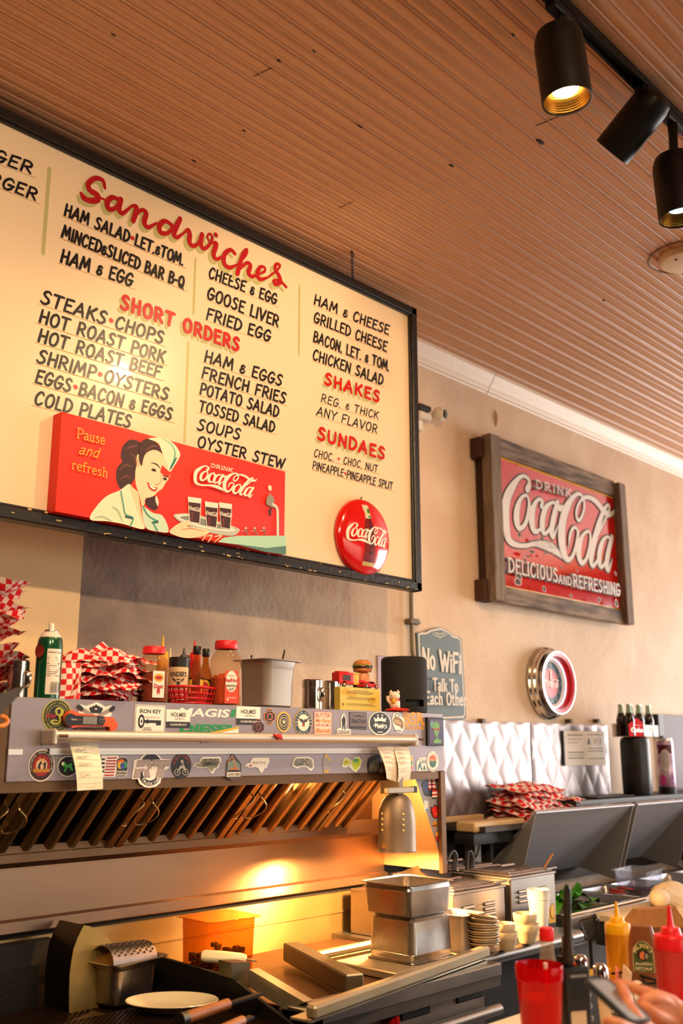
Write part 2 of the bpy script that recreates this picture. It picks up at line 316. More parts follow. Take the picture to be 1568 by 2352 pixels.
# ------------------------------------------------------------------ brush lettering
def _g(w_, *st): return (w_, st)
GL = {
'A': _g(.62, ((0, 0), (.34, 1)), ((.34, 1), (.58, 0)), ((.12, .32), (.54, .34))), 'B': _g(.52, ((.06, 0), (.06, 1)), 'c', ((.02, 1), (.3, 1.0), (.44, .82), (.36, .6), (.1, .53)), 'c', ((.1, .53), (.38, .5), (.52, .28), (.36, .03), (.02, 0))),
'C': _g(.52, 'c', ((.5, .8), (.42, .97), (.24, .97), (.08, .7), (.04, .35), (.14, .04), (.34, 0), (.52, .2))), 'D': _g(.54, ((.06, 0), (.06, 1)), 'c', ((.02, 1), (.28, .98), (.52, .72), (.52, .32), (.3, .03), (.02, 0))),
'E': _g(.46, ((.46, 1), (.06, .98), (.06, .02), (.48, .0)), ((.06, .52), (.38, .54))), 'F': _g(.46, ((.48, 1), (.06, .98), (.04, 0)), ((.06, .5), (.38, .54))),
'G': _g(.56, 'c', ((.52, .8), (.42, .98), (.24, .97), (.08, .7), (.04, .35), (.14, .04), (.34, 0), (.5, .2), (.52, .44)), ((.3, .44), (.6, .44))), 'H': _g(.54, ((.06, 0), (.06, 1)), ((.5, 0), (.5, 1)), ((.06, .48), (.5, .52))),
'I': _g(.12, ((.06, 0), (.06, 1))), 'J': _g(.4, 'c', ((.36, 1), (.36, .3), (.26, .02), (.1, .02), (0, .2))), 'K': _g(.54, ((.06, 0), (.06, 1)), ((.5, 1), (.08, .42)), ((.2, .56), (.54, 0))),
'L': _g(.42, ((.06, 1), (.06, .02), (.44, 0))), 'M': _g(.74, ((.02, 0), (.12, 1)), ((.12, 1), (.36, .25)), ((.36, .25), (.6, 1)), ((.6, 1), (.72, 0))), 'N': _g(.56, ((.04, 0), (.06, 1)), ((.06, 1), (.5, 0)), ((.5, 0), (.52, 1))),
'O': _g(.58, 'o', ((.3, 1), (.1, .82), (.04, .45), (.14, .08), (.3, 0), (.48, .12), (.56, .52), (.48, .88))), 'P': _g(.48, ((.06, 0), (.06, 1)), 'c', ((.02, 1), (.3, 1), (.48, .8), (.42, .52), (.1, .42))),
'Q': _g(.6, 'o', ((.3, 1), (.1, .82), (.04, .45), (.14, .08), (.3, 0), (.48, .12), (.56, .52), (.48, .88)), ((.28, .2), (.6, -.12))), 'R': _g(.54, ((.06, 0), (.06, 1)), 'c', ((.02, 1), (.3, 1), (.46, .8), (.4, .55), (.1, .46)), ((.22, .48), (.54, 0))),
'S': _g(.5, 'c', ((.48, .86), (.36, 1), (.18, .96), (.1, .76), (.22, .58), (.4, .42), (.44, .2), (.3, .02), (.12, .02), (0, .14))), 'T': _g(.54, ((0, .98), (.56, 1)), ((.28, 1), (.26, 0))),
'U': _g(.56, 'c', ((.06, 1), (.04, .4), (.12, .06), (.28, 0), (.44, .1), (.52, .4), (.54, 1))), 'V': _g(.56, ((0, 1), (.26, 0)), ((.26, 0), (.56, 1))), 'W': _g(.8, ((0, 1), (.2, 0)), ((.2, 0), (.4, .8)), ((.4, .8), (.58, 0)), ((.58, 0), (.82, 1))),
'X': _g(.54, ((0, 1), (.54, 0)), ((.54, 1), (0, 0))), 'Y': _g(.54, ((0, 1), (.27, .48), (.25, 0)), ((.56, 1), (.27, .48))), 'Z': _g(.52, ((.02, 1), (.5, .98), (.02, .02), (.54, 0))),
'&': _g(.36, 'c', ((.34, .62), (.24, .72), (.1, .66), (.08, .5), (.26, .42), (.08, .36), (.02, .16), (.12, .02), (.28, .08), (.36, .26))), '.': _g(.12, ((.05, .0), (.07, .03))), ',': _g(.12, ((.08, .04), (.02, -.14))), '-': _g(.26, ((.02, .45), (.24, .47))), ' ': _g(.3,), '*': _g(.34,),
'a': _g(.42, 'c', ((.06, .56), (.2, .64), (.34, .56), (.34, .1), (.42, .02)), 'c', ((.34, .38), (.1, .3), (.04, .14), (.14, 0), (.34, .14))), 'c': _g(.38, 'c', ((.36, .52), (.22, .64), (.06, .5), (.04, .2), (.16, 0), (.36, .1))),
'e': _g(.4, 'c', ((.06, .34), (.36, .36), (.32, .58), (.2, .64), (.06, .5), (.04, .2), (.16, 0), (.38, .1))), 'h': _g(.44, ((.08, 0), (.08, 1)), 'c', ((.08, .5), (.24, .64), (.36, .54), (.36, 0))), 'i': _g(.16, ((.08, 0), (.08, .62)), ((.08, .84), (.08, .88))),
'k': _g(.44, ((.08, 0), (.08, 1)), ((.38, .62), (.1, .28)), ((.2, .4), (.42, 0))), 'l': _g(.16, ((.08, 0), (.08, 1))), 'o': _g(.42, 'o', ((.21, .64), (.06, .5), (.04, .3), (.1, .06), (.21, 0), (.34, .08), (.38, .32), (.34, .54))),
'r': _g(.32, ((.08, 0), (.08, .62)), 'c', ((.08, .46), (.2, .62), (.32, .56))), 't': _g(.28, 'c', ((.12, .86), (.12, .14), (.18, 0), (.28, .06)), ((0, .62), (.28, .62))), 'n': _g(.44, ((.08, 0), (.08, .62)), 'c', ((.08, .46), (.24, .64), (.36, .54), (.36, 0))),
'd': _g(.42, ((.36, 0), (.36, 1)), 'c', ((.36, .5), (.2, .64), (.06, .5), (.04, .2), (.16, 0), (.36, .16))), 'u': _g(.44, 'c', ((.08, .62), (.08, .14), (.18, 0), (.36, .14)), ((.36, .62), (.36, 0))), 's': _g(.34, 'c', ((.3, .54), (.18, .64), (.06, .5), (.18, .34), (.3, .2), (.18, 0), (.02, .08))),
'f': _g(.3, 'c', ((.34, .94), (.2, 1), (.12, .84), (.12, 0)), ((0, .62), (.28, .62))),
}
def brush(A, m, st, x0, y0, x1, y1, h, wd=.16, slant=.2, gap=.16, dot=None, serif=0, jit=.0):
    """stroke lettering between two baseline ends on the art's surface"""
    tot = sum(GL[c][0]+gap for c in st)-gap; dx, dy = x1-x0, y1-y0; L = math.hypot(dx, dy); ux, uy = dx/L, dy/L; kx = L/(tot+slant*.5)/1.0; X = 0; rnd = random.Random(st)
    for ch in st:
        gw, strokes = GL[ch]; mode = None; jy = rnd.uniform(-jit, jit); js = rnd.uniform(-jit, jit)
        def P(p):
            a = (X+p[0]+(slant+js)*p[1]*.8)*kx; b = (p[1]+jy)*h; return (x0+a*ux, y0+a*uy+b)
        if ch == '*' and dot: c = P((gw/2, .5)); A.ell(dot, c[0], c[1], h*.2, h*.2, 14)
        for s_ in strokes:
            if isinstance(s_, str): mode = s_; continue
            pts = [P(p) for p in s_]; n = len(pts); base = wd*h
            if mode in ('c', 'o'): A.ribbon(m, pts, [base*(1.0 if 0 < i < n-1 or mode == 'o' else .8) for i in range(n)], 4, mode == 'o')
            else: A.ribbon(m, pts, [base*(.92 if i else 1.12) for i in range(n)], 0)
            if serif and mode != 'o':
                for e in (0, -1):
                    q = s_[e]
                    if any(abs(q[1]-t) < .05 for t in (0, 1)) or (ch.islower() and abs(q[1]-.62) < .04):
                        a = P((q[0]-serif, q[1])); b = P((q[0]+serif, q[1])); A.line(m, [a, b], base*.5)
            mode = None
        X += gw+gap
# ================================================================== SETTING
WALL = 2.7; CEIL = 3.3; XR = 9.2; XL = -3.6; YF = -3.6
def stucco(name, c1, c2, stain=True):
    m = mat(name, c1, .62, spec=.35); t = m.node_tree; N = t.nodes; L = t.links; b = N['Principled BSDF']
    tc = N.new('ShaderNodeTexCoord'); n1 = N.new('ShaderNodeTexNoise'); n1.inputs['Scale'].default_value = 55; n1.inputs['Detail'].default_value = 5
    n2 = N.new('ShaderNodeTexNoise'); n2.inputs['Scale'].default_value = 5.5; n2.inputs['Detail'].default_value = 4; n2.inputs['Distortion'].default_value = .8
    L.new(tc.outputs['Object'], n1.inputs[0]); L.new(tc.outputs['Object'], n2.inputs[0])
    ad = N.new('ShaderNodeMath'); ad.operation = 'MULTIPLY_ADD'; ad.inputs[1].default_value = .5; L.new(n1.outputs[0], ad.inputs[0]); L.new(n2.outputs[0], ad.inputs[2])
    bp = N.new('ShaderNodeBump'); bp.inputs['Strength'].default_value = .4; bp.inputs['Distance'].default_value = .012; L.new(ad.outputs[0], bp.inputs['Height']); L.new(bp.outputs[0], b.inputs['Normal'])
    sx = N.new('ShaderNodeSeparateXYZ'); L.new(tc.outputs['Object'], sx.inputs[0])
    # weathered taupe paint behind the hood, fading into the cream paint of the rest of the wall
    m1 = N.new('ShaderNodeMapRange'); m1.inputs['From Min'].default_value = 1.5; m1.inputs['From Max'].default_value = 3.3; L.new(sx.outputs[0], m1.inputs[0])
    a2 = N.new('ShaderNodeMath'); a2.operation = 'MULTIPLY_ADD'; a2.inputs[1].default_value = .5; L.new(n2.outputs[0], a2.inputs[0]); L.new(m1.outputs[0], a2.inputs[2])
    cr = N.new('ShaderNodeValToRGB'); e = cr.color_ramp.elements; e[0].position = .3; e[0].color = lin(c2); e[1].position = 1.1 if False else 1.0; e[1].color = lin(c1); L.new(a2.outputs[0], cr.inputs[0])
    # faint blotches of old paint
    n4 = N.new('ShaderNodeTexNoise'); n4.inputs['Scale'].default_value = 3.1; n4.inputs['Detail'].default_value = 8; L.new(tc.outputs['Object'], n4.inputs[0])
    r4 = N.new('ShaderNodeValToRGB'); r4.color_ramp.elements[0].position = .42; r4.color_ramp.elements[0].color = (.9, .86, .82, 1); r4.color_ramp.elements[1].position = .6; r4.color_ramp.elements[1].color = (1, 1, 1, 1); L.new(n4.outputs[0], r4.inputs[0])
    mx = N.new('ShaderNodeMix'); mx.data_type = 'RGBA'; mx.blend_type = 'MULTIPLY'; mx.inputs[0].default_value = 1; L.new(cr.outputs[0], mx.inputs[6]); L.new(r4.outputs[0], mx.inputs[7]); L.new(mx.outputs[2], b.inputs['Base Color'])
    return m
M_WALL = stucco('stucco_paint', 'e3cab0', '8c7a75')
M_PLAIN = C('5a3a2a', .7)
struct('floor', MB().box((XL, YF, -.06), (XR, WALL, 0), mat('floor_tile', '7a7068', .45, var=.5, col2='8a8178', vscale=3)))
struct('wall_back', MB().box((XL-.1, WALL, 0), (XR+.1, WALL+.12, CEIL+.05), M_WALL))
struct('wall_left', MB().box((XL-.1, YF, 0), (XL, WALL, CEIL), M_PLAIN))
wr = MB()                                          # right wall with the shop window opening
for lo, hi in (((XR, YF, 0), (XR+.1, WALL, .55)), ((XR, YF, 2.95), (XR+.1, WALL, CEIL)), ((XR, YF, .55), (XR+.1, -1.65, 2.95)), ((XR, 2.05, .55), (XR+.1, WALL, 2.95))): wr.box(lo, hi, M_PLAIN)
struct('wall_right', wr)
wf = MB()
for lo, hi in (((XL, YF-.1, 0), (XR, YF, .75)), ((XL, YF-.1, 2.65), (XR, YF, CEIL)), ((XL, YF-.1, .75), (1.9, YF, 2.65)), ((7.1, YF-.1, .75), (XR, YF, 2.65))): wf.box(lo, hi, M_PLAIN)
struct('wall_front', wf)
wn = MB(); FR = C('5a4636', .5)
for y in (-1.65, .2, 2.0): wn.box((XR+.02, y, .55), (XR+.08, y+.05, 2.95), FR)
for z in (.55, 2.9): wn.box((XR+.02, -1.65, z), (XR+.08, 2.05, z+.05), FR)
struct('window_1', wn)
wn = MB()
for x in (1.9, 3.6, 5.3, 7.05): wn.box((x, YF-.08, .75), (x+.05, YF-.02, 2.65), FR)
for z in (.75, 2.6): wn.box((1.9, YF-.08, z), (7.1, YF-.02, z+.05), FR)
struct('window_2', wn)
# beadboard ceiling: tongue-and-groove boards running along the wall, a bead at each joint and in mid-board
M_CEIL = mat('tan_gloss_ceiling_paint', 'c68d60', .33, spec=.5, bump=.05, bscale=20, bstr=(.6, 2, 2), var=.25, vscale=2.2, col2='cf9a70')
pf = []; y = WALL-.02; rn = random.Random(3)
while y > YF:
    for k in range(2):
        d = .003 if k == 0 else .002
        y0 = y-k*.0415
        for dy, dz in ((0, 0), (-.0022, d), (-.0045, d), (-.0065, 0), (-.0095, -.0016), (-.0125, 0), (-.0145, d*.7), (-.0165, 0)): pf.append((y0+dy, CEIL+dz))
    y -= .083
ce = MB(); n = len(pf); xs = (XL, XR)
ce.add([V((x, a, b)) for x in xs for a, b in pf], [(i, i+1, n+i+1, n+i) for i in range(n-1)], M_CEIL)
ce.box((XL, YF, CEIL+.012), (XR, WALL+.02, CEIL+.06), M_CEIL)
M_HOLE = C('2e1c12', .8)
def cspot(px, py, r, st=1.0):
    p = PZ(px, py, CEIL); ce.lathe([(1e-5, -.0006), (r, -.0006), (r*1.15, .001)], M_HOLE, 10, (0, 0, 0), Mx.Translation((p.x, p.y, CEIL-.0005)) @ Mx.Diagonal((st, 1, 1, 1)))
for px, py, r in ((1240, 326, .008), (827, 290, .004), (720, 118, .003), (1178, 80, .003), (640, 140, .003), (1036, 380, .005), (446, 370, .003), (1386, 690, .004), (560, 300, .003), (260, 80, .003)): cspot(px, py, r, 2.2)
for (a, b) in (((582, 176), (625, 155)), ((778, 478), (812, 462)), ((1228, 290), (1282, 268)), ((1490, 405), (1512, 398))):      # butt joints of the boards
    p, q = PZ(*a, CEIL), PZ(*b, CEIL); ce.bar(p+V((0, 0, -.0004)), q+V((0, 0, -.0004)), .0018, .0012, M_HOLE)
struct('ceiling', ce, fixn=False, sharp=50)
# crown moulding
M_CROWN = mat('cream_trim_paint', 'e6d2bc', .4, bump=.05, bscale=40)
cp = [(0, 0), (0, -.098), (.008, -.098), (.012, -.09), (.02, -.086), (.028, -.07), (.03, -.06), (.045, -.045), (.058, -.022), (.062, -.014), (.07, -.012), (.072, 0)]
cm = MB(); cm.loft([[V((x, WALL-a, CEIL+.004+b)) for a, b in cp] for x in (XL, 3.86)], M_CROWN); cm.loft([[V((x, WALL-a, CEIL+.003+b)) for a, b in cp] for x in (3.864, XR)], M_CROWN); struct('trim_1', cm)
# smooth cream panel to the left of the stucco
xe = PY(187, 1320, WALL-.012).x
struct('trim_2', MB().box((-1.2, WALL-.012, 1.0), (xe, WALL+.002, 2.9), mat('cream_panel', 'f0cf9d', .55, var=.12, vscale=50, col2='e9c795')))
# ================================================================== CEILING FITTINGS
BLK = mat('matte_black_metal', '131211', .42, spec=.4)
GOLD = mat('gold_reflector', 'c9963e', .28, 1)
ytr = 1.06
p0 = PZ(1350, 60, CEIL); xt0 = .3
tr = thing('track_rail', 'long black lighting track screwed along the plank ceiling', 'track', (2.6, ytr, CEIL-.02))
part(tr, 'rail', MB().box((xt0, ytr-.018, CEIL-.024), (5.5, ytr-.012, CEIL-.001), BLK).box((xt0, ytr+.012, CEIL-.024), (5.5, ytr+.018, CEIL-.001), BLK).box((xt0, ytr-.017, CEIL-.006), (5.5, ytr+.017, CEIL), BLK))
for x in (2.42, 3.62): part(tr, 'conductor_clip', MB().box((x-.035, ytr-.012, CEIL-.023), (x+.035, ytr+.012, CEIL-.012), C('1d1c1c', .3)))
def spot(loc, axis, R=.062, L=.2, lit='warm', label='', E=60, cone=95, bl=.35):
    loc = V(loc); ax = V(axis).normalized(); top = V((loc.x, ytr, CEIL-.024))
    t = thing('track_light', label, 'track light', top, 'black can lights on the track')
    T = Mx.Translation(loc) @ (-ax).to_track_quat('Z', 'Y').to_matrix().to_4x4()      # local +Z up the can, origin at the mouth
    b = MB().lathe([(1e-5, L), (R*.55, L), (R*.86, L-.012), (R*.97, L-.03), (R, L-.05), (R, 0), (R-.003, -.001), (R-.004, .002), (R-.004, .05)], BLK, 40, (0, 0, 0), T); can = part(t, 'can', b)
    ring = []
    for i in range(9): ring += [(R-.005-i*.001, .002+i*.006), (R-.0068-i*.001, .005+i*.006)]
    part(t, 'reflector', MB().lathe(ring+[(R*.5, .062)], GOLD, 40, (0, 0, 0), T))
    lm = mat('lit_bulb_'+lit, 'fff4e0', .5, emit='fff0d8' if lit == 'warm' else 'b9cdf2', es=9 if lit == 'warm' else 1.6)
    part(t, 'bulb', MB().lathe([(1e-5, .022), (R*.3, .023), (R*.52, .03), (R*.56, .038)], lm, 32, (0, 0, 0), T))
    up = loc-ax*(L*.86); st = MB().box((top.x-.055, ytr-.016, CEIL-.05), (top.x+.055, ytr+.016, CEIL-.022), BLK, .004)
    part(t, 'adapter', st)
    n_ = MB().bar(top+V((0, 0, -.01)), V((top.x, ytr, (up.z+top.z)/2+.02)), .026, .02, BLK, .003); n_.bar(V((top.x, ytr, top.z-.02)), up, .03, .022, BLK, .003); part(t, 'stem', n_)
    if E: 
        o = lamp('track_spot', 'SPOT', loc+ax*.012, E, WARM if lit == 'warm' else (1, .8, .62), loc+ax, spot_size=R_(cone), spot_blend=bl, shadow_soft_size=.03)
    return t
a = PY(1302, 232, ytr); spot(a, (.06, -.05, -1), .0605, .2, 'warm', 'nearest black can spotlight, its lit bulb and gold ribbed reflector showing', 55, 120, .6)
a = PY(1405, 350, ytr+.12); spot(a, (.03, .78, -.55), .056, .19, 'warm', 'middle black can spotlight tilted away so its mouth is hidden', 55, 100, .5)
a = PY(1563, 500, ytr); spot(a, (.02, -.03, -1), .0605, .2, 'cool', 'black can spotlight cut off by the right edge of the photo', 30, 120, .6)
# the track's other heads, to the left of the view
for x, ax in ((1.25, (.0, .62, -.75)), (.55, (.2, .6, -.75))): lamp('track_spot', 'SPOT', (x, ytr+.05, 3.05), 14, WARM, V((x, ytr+.05, 3.05))+V(ax), spot_size=R_(95), spot_blend=.6, shadow_soft_size=.03)
# a second row of ceiling spots above the customers
for x, e in ((-.3, 190), (1.0, 110), (3.6, 60)): lamp('ceiling_spot', 'SPOT', (x, -.45, 3.2), e, (1, .72, .42), (x+.9, 2.6, 1.2), spot_size=R_(92), spot_blend=.8, shadow_soft_size=.05)
p = PZ(1572, 590, CEIL); b = MB().lathe([(1e-5, -.028), (.07, -.028), (.088, -.024), (.094, -.012), (.094, 0)], C('e8cfae', .45), 40, (p.x, p.y, CEIL))
cd_ = thing('ceiling_plate', 'round cream cover plate on the ceiling at the right edge', 'ceiling plate', (p.x, p.y, CEIL)); part(cd_, 'cover', b)
part(cd_, 'screw', MB().cyl(.005, -.031, -.027, C('1c1712', .5), 10, (p.x-.055, p.y+.01, CEIL)))
part(cd_, 'cut_ring', MB().lathe([(.125, -.001), (.13, -.004), (.135, -.001)], C('8a6b50', .7), 40, (p.x, p.y, CEIL)))
# ================================================================== MENU BOARD
YB = 2.4
bl = PY(0, 1180, YB); tl = PY(0, 255, YB); br = PY(962, 1362, YB); trc = PY(950, 712, YB)
bx1 = (br.x+trc.x)/2; bz0 = br.z+.004; bz1 = trc.z; bx0 = .18; fw = .034
M_BOARD = mat('cream_enamel_board', 'eed7b6', .3, coat=.22, bump=.03, bscale=4, var=.1, vscale=2, col2='e9d2ae')
M_FRAME = mat('worn_black_wood', '1c1a1a', .35, bump=.15, bscale=60)
mbd = thing('menu_board', 'big cream hand-lettered menu board in a black frame hung from the ceiling', 'menu board', ((bx0+bx1)/2, YB, bz0))
part(mbd, 'panel', MB().box((bx0+.01, YB, bz0+.01), (bx1-.01, YB+.02, bz1-.01), M_BOARD))
fr = MB()
for lo, hi in (((bx0, YB-.018, bz1-fw), (bx1, YB+.03, bz1)), ((bx0, YB-.018, bz0), (bx1, YB+.03, bz0+fw)), ((bx0, YB-.018, bz0), (bx0+fw, YB+.03, bz1)), ((bx1-fw, YB-.018, bz0), (bx1, YB+.03, bz1))):
    fr.box(lo, hi, M_FRAME, .004)
    c_ = [(lo[i]+hi[i])/2 for i in range(3)]
for lo, hi in (((bx0+fw, YB-.012, bz1-fw-.008), (bx1-fw, YB, bz1-fw)), ((bx0+fw, YB-.012, bz0+fw), (bx1-fw, YB, bz0+fw+.008)), ((bx1-fw-.008, YB-.012, bz0+fw), (bx1-fw, YB, bz1-fw))): fr.box(lo, hi, M_FRAME, .002)
CHIP = C('c9a868', .6)
for i in range(40):
    x = random.uniform(1.1, bx1); z = bz0+random.choice((.003, fw-.001, fw*.5, .006)); l = random.uniform(.003, .018); fr.box((x, YB-.0186, z), (x+l, YB-.017, z+random.uniform(.0015, .005)), CHIP)
part(mbd, 'frame', fr)
YT = YB-.0004
INK = C('16171c', .32); REDI = C('b0141f', .32); RED2 = C('c4161c', .32); KHA = C('b9b277', .4); TAN = C('dcae72', .5); DOT = C('c22630', .35)
def z1(p): return (p[0]/2.24, 230+p[1]/2.24)
def z2(p): return (400+p[0]/2.6133, 560+p[1]/2.6133)
A3 = PxArt(YT, e=.00005); LNS = []
def ln(st, zf, a, b, h, wd=.205, slant=.2, gl=True, m=INK, A=None, gap=.17, gx=0):
    if A is None: A = PxArt(YT, e=.00005); LNS.append(A)
    k = 2.24 if zf is z1 else 2.6133
    p, q = zf(a), zf(b); P, Q = A.q(p), A.q(q); hh = A.sz(p, h/k); brush(A, m, st, P[0], P[1], Q[0], Q[1], hh, wd, slant, gap, DOT, jit=.025)
    if gl: A.line(TAN, [(P[0]-.008, P[1]-hh*.16), (Q[0]+.012+gx, Q[1]-hh*.16)], .0016)
for st, a, b, h in (('HAM SALAD*LET.&TOM.', (330, 590), (943, 853), 66), ('MINCED&SLICED BAR B-Q', (317, 703), (945, 970), 68), ('HAM & EGG', (310, 832), (680, 958), 72), ('STEAKS*CHOPS', (208, 1042), (840, 1255), 72), ('HOT ROAST PORK', (200, 1140), (846, 1353), 70), ('HOT ROAST BEEF', (194, 1240), (825, 1430), 70), ('SHRIMP*OYSTERS', (188, 1345), (865, 1545), 70), ('EGGS*BACON & EGGS', (180, 1450), (882, 1648), 70), ('COLD PLATES', (175, 1562), (672, 1685), 70),
        ('HAMBURGER', (-560, 118), (165, 382), 72), ('CHEESEBURGER', (-610, 208), (188, 518), 72)): ln(st, z1, a, b, h)
for st, a, b, h in (('CHEESE & EGG', (206, 200), (614, 366), 70), ('GOOSE LIVER', (196, 328), (626, 500), 76), ('FRIED EGG', (192, 450), (576, 588), 74), ('HAM & EGGS', (180, 703), (646, 855), 72), ('FRENCH FRIES', (165, 803), (668, 960), 72), ('POTATO SALAD', (153, 900), (625, 1040), 70), ('TOSSED SALAD', (146, 1003), (600, 1133), 68), ('SOUPS', (135, 1113), (396, 1178), 68), ('OYSTER STEW', (137, 1216), (660, 1350), 68),
        ('HAM & CHEESE', (838, 360), (1288, 548), 64), ('GRILLED CHEESE', (836, 466), (1275, 648), 66), ('BACON, LET. & TOM.', (834, 584), (1290, 765), 66), ('CHICKEN SALAD', (830, 692), (1252, 848), 66)): ln(st, z2, a, b, h)
for st, a, b, h in (('REG. & THICK', (880, 946), (1226, 1055), 50), ('ANY FLAVOR', (853, 1026), (1218, 1138), 56), ('CHOC. * CHOC. NUT', (838, 1275), (1220, 1372), 46), ('PINEAPPLE*PINEAPPLE SPLIT', (830, 1350), (1308, 1476), 48)): ln(st, z2, a, b, h, .16, .2)
for st, zf, a, b, h in (('SHORT ORDERS', z1, (622, 1068), (1228, 1290), 74), ('SHAKES', z2, (902, 840), (1230, 950), 70), ('SUNDAES', z2, (862, 1172), (1262, 1292), 74)):
    ASH = PxArt(YT+.0001, e=.00004); ARD = PxArt(YT-.0012, e=.00005); ln(st, zf, (a[0]-14, a[1]+13), (b[0]-14, b[1]+13), h, .27, .06, False, KHA, ASH, .24); ln(st, zf, a, b, h, .26, .06, False, RED2, ARD, .24); part(mbd, 'heading_shadow', ASH.mb, 'olive drop shadow', fixn=False); part(mbd, 'heading', ARD.mb, 'red brush heading', fixn=False)
for a, b, w_, zf in (((255, 352), (234, 793), .0115, z1), ((128, 90), (118, 418), .0085, z2), ((752, 248), (744, 663), .0085, z2), ((85, 592), (62, 1190), .008, z2)):
    P, Q = A3.q(zf(a)), A3.q(zf(b)); A3 = PxArt(YT, e=.00005); A3.line(KHA, [P, (P[0], Q[1])], w_); part(mbd, 'divider', A3.mb, 'olive divider bar', fixn=False)
# script heading
SW = [  # strokes in survey coordinates of the photo crop, with brush widths
 ([(540, 452), (528, 412), (490, 402), (456, 428), (462, 462), (500, 488), (500, 512), (468, 518), (430, 505), (418, 478)], [14, 20, 22, 24, 26, 28, 28, 26, 20, 14]),
 ([(418, 478), (470, 520), (520, 505), (548, 520)], [10, 12, 10, 10]),
 ([(610, 512), (578, 500), (552, 525), (560, 560), (592, 556), (618, 520)], [20, 22, 26, 24, 18, 16]), ([(622, 510), (612, 560), (632, 582), (676, 545)], [26, 26, 20, 10]),
 ([(676, 545), (700, 548), (698, 580), (684, 622)], [12, 24, 26, 24]), ([(690, 600), (726, 566), (752, 580), (742, 628), (762, 654), (806, 632)], [12, 18, 24, 26, 20, 10]),
 ([(882, 640), (848, 622), (820, 646), (828, 682), (866, 682), (890, 646)], [20, 22, 26, 24, 18, 14]), ([(927, 610), (908, 650), (894, 686), (910, 706), (944, 684)], [24, 27, 27, 20, 10]),
 ([(944, 684), (968, 668), (976, 690), (974, 728), (990, 750), (1018, 738), (1038, 696)], [10, 20, 26, 26, 22, 16, 14]), ([(1040, 690), (1032, 735), (1046, 764), (1074, 748), (1092, 708), (1080, 688), (1066, 704), (1082, 738)], [24, 27, 22, 16, 14, 12, 10, 8]),
 ([(1082, 738), (1112, 738), (1098, 792), (1114, 818), (1152, 800)], [8, 24, 27, 20, 10]),
 ([(1208, 790), (1186, 770), (1156, 792), (1152, 838), (1180, 862), (1220, 846)], [20, 20, 24, 26, 22, 10]),
 ([(1220, 846), (1262, 800), (1270, 770), (1250, 790), (1232, 850), (1220, 894)], [10, 14, 16, 20, 26, 26]), ([(1230, 872), (1268, 838), (1288, 850), (1278, 888), (1296, 908), (1322, 896)], [12, 18, 24, 26, 20, 10]),
 ([(1322, 896), (1358, 884), (1362, 862), (1340, 858), (1322, 892), (1338, 922), (1376, 912)], [10, 14, 14, 18, 24, 22, 10]),
 ([(1376, 912), (1420, 880), (1440, 852), (1424, 842), (1414, 866), (1436, 906), (1440, 936), (1414, 948), (1408, 928), (1440, 930), (1472, 962)], [10, 12, 14, 16, 20, 26, 26, 20, 14, 14, 16])]
ASH = PxArt(YT+.0001, e=.00004); ARD = PxArt(YT-.0012, e=.00005)
for dx, dy, m, A in ((-17, 17, KHA, ASH), (0, 0, REDI, ARD)):
    for pts, wd in SW:
        k = A.sz(z1((900, 700)), 1/2.24); A.ribbon(m, A.qs([z1((x+dx, y+dy)) for x, y in pts]), [w*k*1.12 for w in wd], 5)
    c = A.q(z1((1110+dx, 694+dy))); A.ell(m, c[0], c[1], .009, .009, 14)
for A_ in LNS: part(mbd, 'lettering', A_.mb, 'black brush lettering', fixn=False)
part(mbd, 'heading_shadow', ASH.mb, 'olive drop shadow', fixn=False)
part(mbd, 'heading', ARD.mb, 'red script heading', fixn=False)
# chain from ceiling to board
ch = MB(); nl = PZ(808, 575, CEIL); bt = V((PY(808, 640, YB).x, YB-.005, bz1)); N_ = 9
for i in range(N_):
    c = nl.lerp(bt, (i+.5)/N_); d = (bt-nl).normalized(); u = d.orthogonal().normalized(); q = d.cross(u); u, q = (u, q) if i % 2 else (q, -u); l = (bt-nl).length/N_*.72
    ch.tube([c+d*(l*cos(t))+u*(.0055*sin(t)) for t in [2*pi*j/12 for j in range(12)]], .0017, C('3a1d12', .6), 6, True)
cht = thing('hanging_chain', 'short rusty chain from a ceiling hook to the top of the menu board', 'chain', nl); part(cht, 'links', ch)
part(cht, 'hook', MB().tube(crom([nl+V((0, 0, .004)), nl+V((.0, 0, -.012)), nl+V((.008, 0, -.02)), nl+V((.01, 0, -.01))], 5), .002, C('3a1d12', .6), 6))
